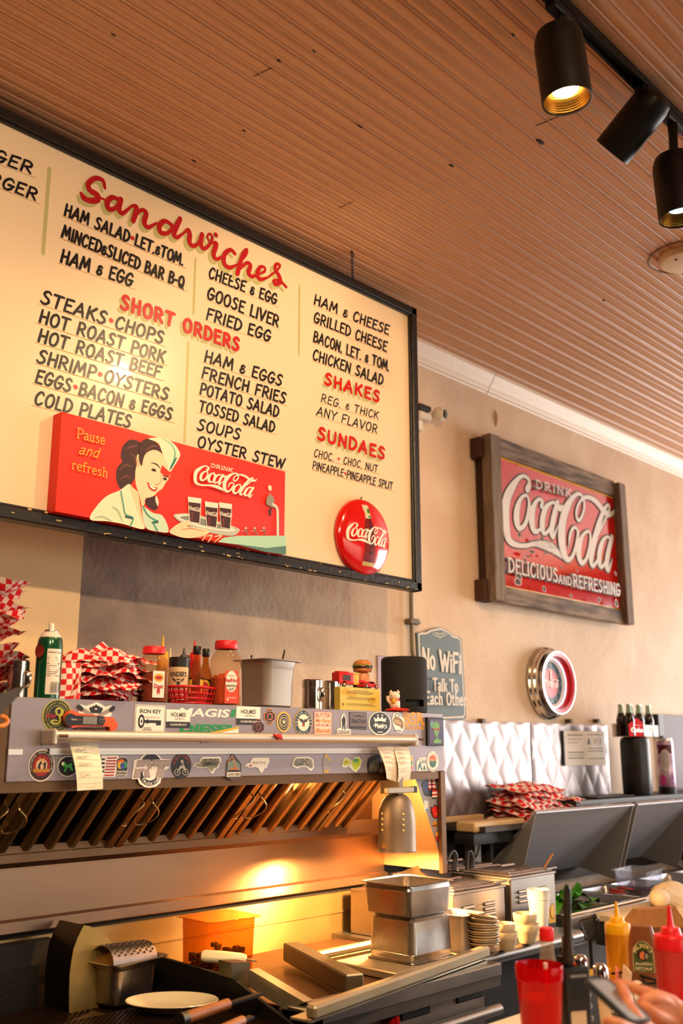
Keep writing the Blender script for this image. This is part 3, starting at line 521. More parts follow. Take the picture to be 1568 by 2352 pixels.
# ================================================================== DRINK SIGNS
def z4(p): return (1050+p[0]/3.6465, 960+p[1]/3.6465)
YSGN = WALL-.055
_RAW = [([(580,600),(600,555),(585,508),(548,487),(505,510),(455,580),(415,660),(400,740),(398,830),(404,920),(418,1000),(450,1045),(505,1068),(570,1070),(640,1055),(715,1065),(785,1090),(835,1130),(872,1182)],[50,46,36,30,40,60,76,82,82,78,66,48,38,34,38,58,68,50,8],0),
 ([(568,648),(525,680),(497,760),(490,850),(505,912),(535,920),(570,870),(592,770),(592,690)],[28,36,58,66,52,36,42,42,32],1), ([(590,700),(605,745),(632,738)],[20,22,20],0),
 ([(698,742),(706,705),(685,682),(652,705),(624,780),(618,870),(632,935),(665,950),(700,915)],[44,36,30,38,58,68,54,36,16],0),
 ([(812,715),(770,718),(730,765),(708,850),(706,930),(722,968),(752,950),(788,880),(808,790)],[26,30,48,60,58,36,30,30,28],1), ([(832,712),(808,800),(788,900),(782,965),(800,992),(838,895)],[46,54,58,56,38,8],0),
 ([(846,757),(884,757)],[46,46],0),
 ([(1318,742),(1300,792),(1262,808),(1215,775),(1165,712),(1110,672),(1060,668),(1018,705),(992,770),(992,835),(1015,858),(1045,800),(1056,725),(1040,660),(1005,637),(960,668),(915,740),(880,840),(866,950),(870,1060),(893,1155),(930,1187),(965,1140),(990,1050),(1002,965),(985,920),(955,930),(932,1000),(926,1075)],[8,34,46,52,50,42,32,28,30,34,32,32,34,30,32,44,64,78,88,86,70,40,38,40,38,28,30,32,10],0),
 ([(1085,950),(1045,985),(1018,1060),(1010,1145),(1028,1205),(1058,1205),(1088,1140),(1106,1050),(1106,975)],[28,36,58,66,50,36,42,42,32],1), ([(1106,1000),(1125,1035),(1152,1020)],[20,22,20],0),
 ([(1152,1020),(1190,940),(1235,845),(1265,765),(1255,728),(1222,770),(1185,870),(1150,990),(1122,1110),(1112,1200),(1128,1240),(1155,1210),(1180,1150)],[20,24,26,30,28,40,56,62,62,56,38,30,10],0),
 ([(1262,1000),(1228,1008),(1200,1060),(1182,1140),(1182,1215),(1200,1248),(1228,1215),(1256,1130),(1268,1050)],[26,30,48,60,58,36,30,30,28],1), ([(1288,1000),(1262,1100),(1246,1190),(1244,1250),(1262,1268),(1290,1180)],[46,54,58,56,38,8],0)]
_S = PxArt(YSGN); _k = _S.sz(z4((850, 850)), 1/3.6465)
SCR = [([V((*_S.q(z4(p)), 0)) for p in pts], [w_*_k*(1.28 if w_ > 44 else 1.12) for w_ in wd], cl) for pts, wd, cl in _RAW]
SP1, SP2 = V((*_S.q(z4((548, 475))), 0)), V((*_S.q(z4((1262, 1285))), 0))
def script_logo(A, m, p1, p2, grow=0, n=5):
    sx = (p2[0]-p1[0])/(SP2.x-SP1.x); sy = (p2[1]-p1[1])/(SP2.y-SP1.y); sw = (abs(sx)+abs(sy))/2
    for pts, wd, cl in SCR: A.ribbon(m, [(p1[0]+(p.x-SP1.x)*sx, p1[1]+(p.y-SP1.y)*sy) for p in pts], [w_*sw+grow for w_ in wd], n if len(pts) > 2 else 0, bool(cl))
CRE = C('f1e3d0', .4); SRED = C('e2281c', .45); YEL = C('e8a02c', .45)
# ---------------- printed canvas with the waitress
def z6(p): return (100+p[0]/2.7509, 930+p[1]/2.7509)
YC = YB-.046
ct = PY(*z6((110, 40)), YC); cb_ = PY(*z6((78, 690)), YC); cr_ = PY(*z6((1525, 600)), YC); ctr = PY(*z6((1525, 412)), YC)
cx0, cx1, cz0, cz1 = (ct.x+cb_.x)/2, cr_.x, bz0+fw+.001, ct.z
RC = mat('red_canvas', 'e3240f', .55, bump=.06, bscale=900)
cv = thing('canvas_print', 'red stretched canvas advert of a waitress standing on the menu board frame', 'picture', ((cx0+cx1)/2, YC, cz0))
part(cv, 'canvas', MB().box((cx0, YC, cz0), (cx1, YB-.001, cz1), RC, .003, 2))
A = PxArt(YC-.0002, e=.00006)
def sm(col, pts): A.smooth(C(col, .55), A.qs([z6(p) for p in pts]), 4)
def pl(col, pts): A.poly(C(col, .55), A.qs([z6(p) for p in pts]))
def rb(col, pts, w_): A.ribbon(C(col, .55), A.qs([z6(p) for p in pts]), [q*A.sz(z6((700, 500)), 1/2.7509) for q in w_] if isinstance(w_, list) else w_*A.sz(z6((700, 500)), 1/2.7509), 5)
sm('3a1618', [(605,232),(548,220),(502,258),(486,325),(496,358),(464,400),(458,455),(472,512),(495,532),(535,528),(562,488),(584,440),(588,380),(602,320),(628,270)])
for q in ([(520,280),(560,262),(596,262)], [(480,410),(520,380),(560,392)], [(482,470),(520,450),(552,462)], [(545,300),(575,330),(578,380)]): rb('6d3a38', q, [4, 12, 4])
sm('dfe3c2', [(292,722),(335,640),(400,575),(480,540),(545,500),(575,580),(605,690),(636,784),(500,752),(400,735)])
sm('f3cfa6', [(540,510),(585,540),(645,590),(632,640),(624,700),(640,775),(610,720),(570,610)])
rb('d9542f', [(600,565),(615,640),(622,700)], [3, 12, 3])
sm('c3dcc4', [(622,640),(690,682),(752,702),(790,800),(720,800),(650,780),(628,710)])
sm('3a1618', [(640,600),(700,576),(722,640),(704,666),(660,645)]); sm('f0dcc0', [(712,575),(726,610),(720,640),(705,600)])
sm('f6d2ac', [(592,312),(622,332),(655,300),(700,284),(748,310),(772,370),(797,430),(792,462),(771,492),(748,530),(722,547),(692,577),(642,587),(606,560),(582,505),(578,430),(588,370)])
pl('e2240f', [(748,380),(800,430),(790,462),(765,455),(735,425)])
sm('e8b088', [(585,330),(604,345),(604,380),(590,395)])
sm('3a1618', [(612,240),(662,214),(722,250),(748,302),(722,290),(690,285),(652,300),(632,332),(617,388),(600,330)])
rb('6d3a38', [(640,300),(680,262),(720,262)], [3, 12, 4])
sm('eee3c2', [(662,214),(722,207),(782,220),(832,256),(862,310),(850,345),(822,390),(797,422),(772,370),(748,302),(722,242)])
rb('3aa08c', [(748,216),(802,246),(827,292),(824,342),(794,402)], [3, 6, 8, 10, 4]); sm('1f5a50', [(842,330),(825,370),(795,418),(805,385),(822,350)])
rb('3a1a12', [(678,366),(712,376),(738,404)], [4, 9, 3]); rb('3a1a12', [(752,448),(776,452),(790,458)], [3, 7, 3])
A.ell(C('2a1510', .5), *A.q(z6((695, 412))), .0085, .0045, 14); A.ell(C('2a1510', .5), *A.q(z6((765, 468))), .007, .0045, 14)
rb('c98a62', [(738,440),(742,480),(715,505),(705,498)], [2, 4, 5, 2])
sm('b51e14', [(655,488),(690,520),(716,522),(706,546),(680,540),(662,520)]); sm('fff2e0', [(662,500),(690,522),(708,528),(698,536),(676,524)])
for q in ([(487,545),(500,620),(516,690),(564,715),(545,768)], [(625,640),(660,700),(715,735),(690,740),(718,795)]): rb('2f9482', q, 8)
pl('2b4f4d', [(515,700),(568,712),(560,722),(512,712)]); pl('2b4f4d', [(680,742),(722,728),(724,745),(690,752)])
for q in ([(430,640),(470,670),(500,740)], [(320,715),(370,705),(430,735)]): rb('a9c9ae', q, [3, 10, 4])
sm('b9bdb0', [(818,700),(850,688),(950,690),(1100,735),(1226,780),(1232,800),(1200,826),(1120,822),(980,790),(860,738)])
sm('e9e4d2', [(835,702),(860,696),(950,700),(1090,742),(1205,786),(1190,800),(1110,795),(980,770),(870,730)]); sm('7d8580', [(860,708),(950,705),(1080,745),(1170,780),(1090,780),(980,755),(890,728)])
sm('f3cfa6', [(792,800),(850,750),(940,722),(948,742),(905,768),(1000,782),(1046,802),(1000,832),(900,842),(832,826)]); rb('c8502c', [(860,790),(930,782),(1010,800)], [2, 5, 2])
for q in ([(980,835),(1020,822),(1000,858)], [(1030,830),(1060,826),(1035,868)], [(1080,832),(1120,828),(1075,868)]): rb('f0bd92', q, [8, 12, 6])
for x, y, w_, h in ((908, 580, 86, 172), (1014, 610, 86, 168), (1103, 616, 82, 172)):
    pl('f2dfcf', [(x,y),(x+w_,y+12),(x+w_-9,y+h),(x+10,y+h-10)]); pl('3c1418', [(x+4,y+34),(x+w_-5,y+44),(x+w_-14,y+h-4),(x+14,y+h-14)]); pl('6d2320', [(x+20,y+100),(x+34,y+102),(x+32,y+h-16),(x+22,y+h-17)])
    a = A.q(z6((x+18, y+60))); b = A.q(z6((x+76, y+98))); script_logo(A, CRE, a, b, 0, 2)
A.ell(C('e6ddc0', .3), *A.q(z6((1423, 527))), .0085, .0098, 16); pl('8e8a80', [(1402,590),(1424,560),(1448,590),(1450,625),(1470,650),(1440,650),(1400,630)]); rb('d9d4c6', [(1440,628),(1468,655),(1472,730),(1472,822)], [14, 22, 22, 22]); rb('55504a', [(1482,700),(1482,820)], 5); pl('2a201c', [(1416,655),(1432,655),(1430,702),(1419,700)])
for x in (1270, 1328, 1384): A.ell(C('e6ddc0', .3), *A.q(z6((x, 782))), .004, .0045, 10); rb('a09a8c', [(x-26, 800), (x, 796)], 5); rb('6f6a60', [(x,788),(x+12,822)], [12, 8])
pl('a9d3bb', [(1092,868),(1130,840),(1220,828),(1524,828),(1524,892),(1400,906)]); pl('4f7c74', [(1200,880),(1400,906),(1524,892),(1524,948),(1390,930)])
kk = A.sz(z6((200, 300)), 1/2.7509)
for st, a, b, h, sl in (('Pause', (206, 212), (376, 254), 66, 0), ('and', (212, 310), (345, 340), 66, .3), ('refresh', (170, 408), (392, 462), 62, 0)):
    P, Q = A.q(z6(a)), A.q(z6(b)); brush(A, YEL, st, P[0], P[1], Q[0], Q[1], h*kk, .12, sl, .1, None, .09 if sl == 0 else 0)
P, Q = A.q(z6((1046, 396))), A.q(z6((1180, 428))); brush(A, CRE, 'DRINK', P[0], P[1], Q[0], Q[1], 26*kk, .22, .1, .18, None, .1)
script_logo(A, CRE, A.q(z6((1010, 388))), A.q(z6((1290, 588))))
part(cv, 'print', A.mb, 'printed waitress, glasses and white lettering', fixn=False)
# ---------------- red button sign
def zd(p): return (760+p[0]/9.8, 1110+p[1]/9.8)
dc = PY(*zd((715, 1215)), YB-.012); dr = .1035*1.0; k_ = DEP(dc)/FP; dr = 88.5*k_
def dome(r): return .012+.034*math.sqrt(max(0, 1-(r/dr)**2))*1.0
ds = thing('button_sign', 'round domed red enamel button sign with a bottle resting on the board frame', 'sign', (dc.x, YB-.001, dc.z-dr))
prof = [(dr*.9, .0), (dr, .003), (dr+.0015, .007), (dr, .012)]+[(dr*sin(t), .012+.034*cos(t)) for t in [pi/2*(1-i/14) for i in range(1, 15)]]
Tdome = Mx.Translation((dc.x, YB-.001, dc.z)) @ Mx.Rotation(pi/2, 4, 'X')
part(ds, 'disc', MB().lathe([(max(r, 1e-5), z) for r, z in prof], mat('red_enamel', 'd01010', .16, coat=.6), 64, (0, 0, 0), Tdome))
A = Art(lambda u, v, o: V((u, YB-.001-dome(math.hypot(u-dc.x, v-dc.z))-.0004-o, v)), e=.00008)
def qd(p): P = PY(*zd(p), YB-.042); return (P.x, P.z)
def dens(pts, n=3): return [pts[i] if j == 0 else (pts[i][0]+(pts[(i+1) % len(pts)][0]-pts[i][0])*j/n, pts[i][1]+(pts[(i+1) % len(pts)][1]-pts[i][1])*j/n) for i in range(len(pts)) for j in range(n)]
for col, L_, R__ in (('7a1714', [(770,780),(745,900),(732,1040),(738,1200),(752,1380),(755,1500),(735,1650),(728,1760)], [(890,800),(930,930),(965,1060),(985,1200),(985,1380),(985,1520),(1000,1680),(1000,1800)]), ('4c0f0f', [(840,800),(850,950),(850,1100),(850,1380),(850,1560),(845,1760)], [(880,800),(905,950),(920,1100),(925,1380),(930,1560),(930,1790)]), ('cfc9a4', [(735,470),(742,590),(765,640),(770,790)], [(865,488),(872,600),(885,700),(900,800)]), ('1f7a3c', [(828,565),(822,640),(850,790)], [(868,570),(878,650),(888,795)]), ('c6a96a', [(728,1750),(740,1840)], [(1000,1800),(980,1882)])):
    n = min(len(L_), len(R__)); pts = []; fs = []
    for i in range(len(L_)):
        for j in range(4): a = qd(L_[i]); b = qd(R__[min(i, len(R__)-1)]); pts.append((a[0]+(b[0]-a[0])*j/3, a[1]+(b[1]-a[1])*j/3))
    for i in range(len(L_)-1):
        for j in range(3): fs.append((i*4+j, i*4+j+1, (i+1)*4+j+1, (i+1)*4+j))
    A.tris(pts, fs, C(col, .25))
script_logo(A, C('f6e9dc', .3), qd((545, 885)), qd((1205, 1450)))
part(ds, 'print', A.mb, 'white script and dark bottle print', fixn=False)
part(ds, 'hanging_tab', MB().bar((dc.x-.004, YB-.004, dc.z+dr-.002), (dc.x+.002, YB-.006, dc.z+dr+.012), .006, .003, C('3b2a18', .6)))
# ---------------- porcelain sign in a barn-wood frame
M_BARN = mat('grey_barn_wood', '6b5a4c', .75, bump=.4, bscale=30, bstr=(3, 3, .4), var=1.2, vscale=14, col2='8d7a68'); M_BARNH = mat('grey_barn_wood_rail', '54473d', .75, bump=.4, bscale=30, bstr=(.4, 3, 3), var=1.5, vscale=12, col2='9a8470')
YF1 = WALL-.1
a = PY(*z4((250, 120)), YF1); b = PY(*z4((425, 1518)), YF1); c = PY(*z4((1400, 548)), YF1); d = PY(*z4((1445, 1745)), YF1)
sx0 = (PY(*z4((250, 120)), YF1).x+PY(*z4((350, 1515)), YF1).x)/2; sx1 = (PY(*z4((348, 130)), YF1).x+PY(*z4((425, 1520)), YF1).x)/2
sx2 = (PY(*z4((1398, 545)), YF1).x+PY(*z4((1388, 1745)), YF1).x)/2; sx3 = (PY(*z4((1450, 560)), YF1).x+PY(*z4((1442, 1745)), YF1).x)/2
sz0 = (b.z+d.z)/2; sz1 = (a.z+c.z)/2
pz = thing('wood_framed_sign', 'red porcelain drink sign in a weathered barn-wood frame high on the cream wall', 'sign', ((sx0+sx3)/2, WALL-.05, sz0))
ZT = lambda p, y: PY(*z4(p), y).z
YR = WALL-.072
rt1 = (ZT((350, 172), YR)+ZT((1365, 540), YR))/2; rt0 = (ZT((362, 318), YR)+ZT((1340, 655), YR))/2; rb1 = (ZT((425, 1420), YR)+ZT((1340, 1600), YR))/2; rb0 = (ZT((420, 1525), YR)+ZT((1365, 1742), YR))/2
part(pz, 'stile', MB().box((sx0, YF1, sz0), (sx1, WALL-.045, sz1), M_BARN, .004)); part(pz, 'stile', MB().box((sx2, YF1, sz0), (sx3, WALL-.045, sz1), M_BARN, .004))
part(pz, 'top_rail', MB().box((sx1, YR, rt0), (sx2, WALL-.042, rt1), M_BARNH, .003)); part(pz, 'bottom_rail', MB().box((sx1, YR, rb0), (sx2, WALL-.042, rb1), M_BARNH, .003))
for z in (sz1-.115, sz0+.0): part(pz, 'spacer_block', MB().box((sx0-.03, WALL-.06, z), (sx0+.03, WALL, z+.1), C('4a2c1c', .7), .004))
part(pz, 'backing_batten', MB().box((sx0+.01, WALL-.05, sz0), (sx0+.05, WALL-.001, sz1-.02), C('3c2216', .7))); part(pz, 'backing_batten', MB().box((sx2, WALL-.05, sz0+.05), (sx3-.03, WALL-.001, sz1-.05), C('3c2216', .7)))
part(pz, 'enamel_plate', MB().box((sx1-.02, YSGN, rb1-.02), (sx2+.02, YSGN+.004, rt0+.02), mat('red_porcelain', 'd11a12', .12, coat=.5, bump=.015, bscale=3, var=.2, vscale=4, col2='c4160f')))
A = PxArt(YSGN-.0003, e=.00012)
for z in (rt0-.006, rb1+.006): A.line(C('d9a51c', .3), [(sx1, z), (sx2, z)], .009)
OUT = C('3a3a36', .3); WHT = C('e9e6e2', .22)
script_logo(A, OUT, SP1, SP2, .012); A.k += 12; script_logo(A, WHT, SP1, SP2, -.002); A.k += 12
kk = A.sz(z4((800, 700)), 1/3.6465)
for m, o in ((OUT, .09), (WHT, 0)):
    for st, a, b, h, wd, gp in (('DRINK', (632, 588), (918, 664), 62, .17, .3), ('DELICIOUS', (395, 1288), (800, 1374), 100, .16, .2), ('AND', (808, 1382), (910, 1404), 62, .17, .2), ('REFRESHING', (930, 1412), (1312, 1490), 94, .16, .2)):
        P, Q = A.q(z4(a)), A.q(z4(b)); brush(A, m, st, P[0], P[1]-.002, Q[0], Q[1]-.002, h*kk*1.05, wd+o, 0, gp, None, .1)
for st, a, b, h in (('TRADE MARK', (680, 1058), (795, 1088), 22), ('REGISTERED', (712, 1092), (784, 1112), 18)):
    P, Q = A.q(z4(a)), A.q(z4(b)); brush(A, OUT, st, P[0], P[1], Q[0], Q[1], h*kk, .14, 0, .2)
RUST = C('3b2c24', .7)
for x, y, r, e in ((458, 985, 13, 1.4), (648, 1022, 14, 1.2), (560, 1130, 22, .6), (530, 1170, 18, .5), (676, 1142, 10, 1), (728, 1145, 9, 1.2), (550, 372, 12, .8), (660, 1438, 14, 1.5), (888, 1495, 11, 1.2), (1122, 1530, 14, 1.4), (1270, 1560, 18, 1.5), (1262, 1310, 9, 1.6), (936, 1288, 9, 1), (445, 1340, 18, 1.6), (500, 1200, 10, 2), (810, 1260, 8, 1.3), (440, 1385, 22, 1.2)):
    c = A.q(z4((x, y))); pts = [(c[0]+r*kk*1.7*cos(t)*random.uniform(.6, 1.2), c[1]+r*kk*e*sin(t)*random.uniform(.6, 1.2)) for t in [2*pi*i/11 for i in range(11)]]; A.smooth(C('caa79a', .5), [(c[0]+(p[0]-c[0])*1.35, c[1]+(p[1]-c[1])*1.35) for p in pts], 2); A.smooth(RUST, pts, 2)
part(pz, 'lettering', A.mb, 'white outlined lettering with rust chips', fixn=False)
# ---------------- blackboard-style notice
def zw(p): return (650+p[0]/3.484, 1380+p[1]/3.484)
YW = WALL-.012
ow = [(1057,258),(1075,252),(1122,250),(1165,228),(1240,213),(1308,238),(1350,280),(1398,290),(1415,312),(1434,620),(1452,925),(1440,948),(1250,956),(1100,952),(1094,935),(1075,600)]
A = PxArt(WALL-.002, e=.0003); P = A.qs([zw(p) for p in ow]); c = (sum(p[0] for p in P)/len(P), sum(p[1] for p in P)/len(P))
SL = C('56656a', .5); A.slab(SL, P, .009)
inn = lambda s_: [(c[0]+(p[0]-c[0])*s_, c[1]+(p[1]-c[1])*(1-(1-s_)*.6)) for p in P]
A.ribbon(C('d8cdbd', .5), inn(.93), .0075, 0, True)
for q in ([(1180,262),(1205,280),(1240,290),(1275,280),(1300,262)], [(1195,258),(1225,262),(1240,300),(1256,264),(1285,258)], [(1210,275),(1240,262),(1270,276)]): A.ribbon(C('c9c2b6', .5), A.qs([zw(p) for p in q]), .0035)
kk = A.sz(zw((1250, 600)), 1/3.484); CW = C('e4dacb', .5)
for st, a, b, h, wd in (('No WiFi', (1100, 535), (1396, 578), 150, .17), ('Talk To', (1172, 718), (1356, 730), 92, .17), ('Each Other', (1098, 826), (1412, 838), 92, .17)):
    P1, P2 = A.q(zw(a)), A.q(zw(b)); brush(A, CW, st, P1[0], P1[1], P2[0], P2[1], h*kk, wd, 0, .11, None, .08)
solo('notice_sign', 'slate grey plaque reading No WiFi Talk To Each Other on the wall', 'sign', A.mb, fixn=False)
# ================================================================== WALL CLOCK
def zk(p): return (1000+p[0]/2.7606, 1420+p[1]/2.7606)
kc = PY(*zk((782, 408)), WALL-.075); ck = thing('wall_clock', 'round chrome neon wall clock with a red ring and teal dial', 'clock', (kc.x, WALL, kc.z)); kk = DEP(kc)/FP/2.7606; Rf = 195*kk; Rb = 228*kk
Tk = Mx.Translation((kc.x, WALL-.001, kc.z)) @ Mx.Rotation(pi/2, 4, 'X')
part(ck, 'case', MB().lathe([(1e-4, 0), (Rb*.9, 0), (Rb, .006), (Rb, .014), (Rb*.955, .02), (Rb*.955, .036), (Rb*.91, .042), (Rb*.91, .056), (Rf*1.03, .064), (Rf*1.03, .068), (Rf*1.005, .077), (Rf*.99, .077), (Rf*.98, .073)], CHROME(), 64, (0, 0, 0), Tk))
part(ck, 'red_ring', MB().lathe([(Rf*.975, .076), (Rf*.86, .073), (Rf*.85, .068), (Rf*.85, .03)], C('d3141c', .25), 64, (0, 0, 0), Tk))
nm = mat('neon_glow', 'eaf6ff', .4, emit='dff0ff', es=1.1)
part(ck, 'neon_tube', MB().tube([V((kc.x+Rf*.8*cos(2*pi*i/48), WALL-.04, kc.z+Rf*.8*sin(2*pi*i/48))) for i in range(48)], .0042, nm, 8, True))
A = Art(lambda u, v, o: V((kc.x+u, WALL-.028-o, kc.z+v)), e=.0003)
A.ell(C('f0e6da', .4), 0, 0, Rf*.9, Rf*.9, 48); A.ell(C('2f6478', .4), 0, 0, Rf*.7, Rf*.7, 48); A.ell(C('d9737a', .4), 0, 0, Rf*.47, Rf*.47, 40)
for i in range(12): t = pi/2-2*pi*(i+1)/12; A.text(C('e8e4dc', .4), str(i+1), Rf*.58*cos(t), Rf*.58*sin(t), Rf*.12)
script_logo(A, C('f4e8e0', .4), (-Rf*.36, Rf*.12), (Rf*.34, -Rf*.14), 0, 3)
part(ck, 'dial', A.mb, fixn=False)
A = Art(lambda u, v, o: V((kc.x+u, WALL-.032-o, kc.z+v)), e=.0004)
for t, l, w_ in ((R_(172), Rf*.6, .009), (R_(92), Rf*.4, .012)): A.line(C('f4efe6', .4), [(-.02*cos(t), -.02*sin(t)), (l*cos(t), l*sin(t))], w_)
A.ell(C('d8d2c8', .3), 0, 0, .008, .008, 12); part(ck, 'hand', A.mb, fixn=False)
# ================================================================== QUILTED STEEL, CERTIFICATE, PIPE, CAMERA
M_Q = mat('quilted_stainless', 'a39999', .42, .85, rvar=.06, vscale=12)
def quilt(x0, x1, z0, z1, y):
    nx = int((x1-x0)/.009); nz = int((z1-z0)/.009); vs_ = []; fs = []
    for j in range(nz+1):
        for i in range(nx+1):
            x = x0+(x1-x0)*i/nx; z = z0+(z1-z0)*j/nz; a = x/.128+z/.2; b = x/.128-z/.2; h = math.sqrt(abs(sin(pi*a))*abs(sin(pi*b))); e = min(1, 8*min(x-x0, x1-x, z1-z)/.1); vs_.append(V((x, y-.002-.0055*h*max(e, 0), z)))
    for j in range(nz):
        for i in range(nx): k = j*(nx+1)+i; fs.append((k, k+1, k+nx+2, k+nx+1))
    b = MB(); b.add(vs_, fs, M_Q); b.box((x0, y-.001, z0), (x1, y+.008, z1), M_Q); return b
xq0 = 2.86; xq1 = PY(1219, 1700, WALL-.012).x; xq2 = PY(1396, 1700, WALL-.012).x; zq = PY(1200, 1660, WALL-.012).z
solo('quilted_panel', 'diamond-quilted stainless sheet on the wall beside the hood', 'wall panel', quilt(xq0, xq1-.004, 1.2, zq, WALL-.009), 'quilted steel sheets', sharp=60)
solo('quilted_panel', 'diamond-quilted stainless sheet with the paper certificate, below the clock', 'wall panel', quilt(xq1+.004, xq2, 1.2, zq, WALL-.009), 'quilted steel sheets', sharp=60)
cl = MB()
for px in (1108, 1308, 1372): q = PY(px, 1657, WALL-.02); cl.box((q.x-.012, WALL-.03, q.z-.008), (q.x+.012, WALL, q.z+.012), C('5a4020', .5))
solo('panel_clips', 'three small brown clips along the top of the quilted steel', 'clips', cl)
A = PxArt(WALL-.022, e=.0003); a = A.q((1291, 1678)); b = A.q((1391, 1757)); PAP = C('e5dcd2', .5)
A.slab(PAP, [(a[0], b[1]), (b[0], b[1]), (b[0], a[1]), (a[0], a[1])], .002, C('1c1818', .5)); w_, h_ = b[0]-a[0], a[1]-b[1]; G5 = C('8f8a86', .6)
A.rect(C('1c1818', .5), a[0], b[1], a[0]+w_*.025, a[1]); A.line(G5, [(a[0]+w_*.5, b[1]), (a[0]+w_*.5, a[1])], .0015)
A.text(C('2c2a30', .5), 'A', a[0]+w_*.6, a[1]-h_*.3, h_*.2, bold=.03); A.text(C('a9a6b6', .5), '97.0', a[0]+w_*.82, a[1]-h_*.3, h_*.2)
for y in (.12, .24, .34, .62, .7, .78): A.line(G5, [(a[0]+w_*.1, a[1]-h_*y), (a[0]+w_*(.45 if y != .34 else .34), a[1]-h_*y)], .006 if y in (.12, .62, .78) else .003)
for y in (.1, .5, .58, .8): A.line(G5, [(a[0]+w_*.56, a[1]-h_*y), (a[0]+w_*.94, a[1]-h_*y)], .003)
solo('certificate', 'white paper health-grade certificate on the quilted steel', 'certificate', A.mb, fixn=False)
M_PIPE = C('7d7050', .5); pp = thing('conduit_pipe', 'thin olive conduit pipe running down the wall below the board corner', 'pipe', PY(946, 1440, WALL-.02))
a = PY(943, 1300, WALL-.022); b = PY(946, 1480, WALL-.022); c = PY(951, 1512, WALL-.022); d = PY(956, 1560, WALL-.022)
part(pp, 'tube', MB().tube(crom([V((a.x, a.y, 2.6)), a, b, c, d, V((d.x, d.y, 1.5))], 6), .0095, M_PIPE, 10))
q = PY(947, 1428, WALL-.02); part(pp, 'clamp', MB().box((q.x-.03, WALL-.036, q.z-.012), (q.x+.032, WALL-.001, q.z+.012), C('6a5f4a', .5), .004).rod((q.x+.032, WALL-.02, q.z), (q.x+.05, WALL-.02, q.z), .005, C('6a5f4a', .5), 8))
q = PY(1008, 951, WALL-.05); sc_ = thing('security_camera', 'small round white security camera on the wall beside the menu board', 'camera', (q.x, WALL, q.z))
axc = V((.35, -.9, -.12)).normalized(); part(sc_, 'body', MB().sphere(q, .033, C('e5ddd2', .35), 20)); part(sc_, 'lens', MB().rod(q+axc*.02, q+axc*.034, .02, C('1b1c20', .15), 20).rod(q+axc*.034, q+axc*.036, .007, C('4a5060', .1), 12))
part(sc_, 'bracket', MB().rod(q+V((0, .02, 0)), V((q.x, WALL, q.z)), .009, C('e5ddd2', .35)))
w0 = PY(957, 1010, WALL-.01); part(sc_, 'cable', MB().tube(crom([q+V((-.02, .02, -.02)), V((q.x-.06, WALL-.015, q.z-.06)), V((q.x-.1, WALL-.01, q.z-.12)), V((q.x-.14, WALL-.01, q.z-.14))], 6), .0022, C('d8cdbc', .5), 6))
q = PY(966, 962, WALL-.02); ot = thing('wall_outlet', 'white wall outlet with a black plug partly behind the board frame', 'outlet', (q.x, WALL, q.z))
part(ot, 'plate', MB().box((q.x-.06, WALL-.018, q.z-.05), (q.x+.02, WALL, q.z+.03), C('e9e2d6', .4), .004)); part(ot, 'plug', MB().box((q.x-.05, WALL-.06, q.z+.03), (q.x+.03, WALL-.005, q.z+.055), C('1e1a1a', .4), .004)); part(ot, 'adapter', MB().box((q.x-.04, WALL-.05, q.z-.005), (q.x+.045, WALL-.018, q.z+.028), C('dcd4c8', .3), .006))
# plaster flakes on the cream wall
fk = PY(1138, 962, WALL-.001); solo('paint_flake', 'curled flake of paint peeling from the wall left of the barn-wood frame', 'paint flake', MB().loft([[V((fk.x+a, WALL-b, fk.z+z)) for a, b in ((-.012*s, .001), (0, .002+.012*s), (.006*s, .009*s+.001), (0, .001))] for z, s in ((-.04, .2), (-.01, 1), (.02, .8), (.045, .2))], C('d9bb94', .6)))
# ================================================================== EXHAUST HOOD
YH = 2.2; HZ1 = PY(500, 1619, YH).z; HZ0 = PY(500, 1784, YH).z; HX0 = .55; HX1 = PY(1018, 1700, YH).x; YS = 2.5
HZL = PY(430, 1808, YH).z
M_HOOD = mat('hood_face_steel', '958a90', .42, .5, bump=.03, bscale=50, bstr=(1, 20, 20), rvar=.06, vscale=4)
M_BRN = mat('greasy_brown_steel', '6a4d36', .4, .8, rvar=.1, vscale=10)
hd = thing('exhaust_hood', 'low stainless exhaust hood covered in stickers along the wall above the grill', 'hood', ((HX0+HX1)/2, YH, HZL))
part(hd, 'shell', MB().box((HX0, YH+.002, HZ1-.012), (HX1, WALL-.002, HZ1), M_HOOD).box((HX0, YH+.002, HZL), (HX1, YH+.03, HZ1-.012), M_BRN).box((HX0, YH+.03, HZL+.06), (HX1-.02, WALL-.01, HZL+.075), M_BRN).box((HX0, YS+.02, 1.2), (HX1-.02, WALL-.01, HZ1-.02), M_BRN))
xs0 = PY(19, 1700, YH).x
part(hd, 'front_sheet', MB().box((xs0, YH-.003, HZ0), (HX1-.004, YH+.003, HZ1), M_HOOD, .001), 'grey magnetic front sheet')
zt = PY(500, 1724, YH).z
part(hd, 'trim_strip', MB().box((PY(110, 1722, YH).x, YH-.009, zt-.009), (PY(862, 1728, YH).x, YH-.003, zt+.006), mat('light_alloy', 'd5cdc6', .35, .6)).box((xs0, YH-.005, zt-.009), (PY(50, 1722, YH).x, YH-.003, zt+.004), mat('light_alloy', 'd5cdc6', .35, .6)))
zb = PY(540, 1694, YH-.05).z; xb0 = PY(122, 1694, YH-.05).x; xb1 = PY(952, 1694, YH-.05).x
rl = MB().rod((xb0, YH-.05, zb), (xb1, YH-.05, zb), .0125, mat('satin_rail', 'd8cbbb', .48, .75), 20); part(hd, 'rail', rl)
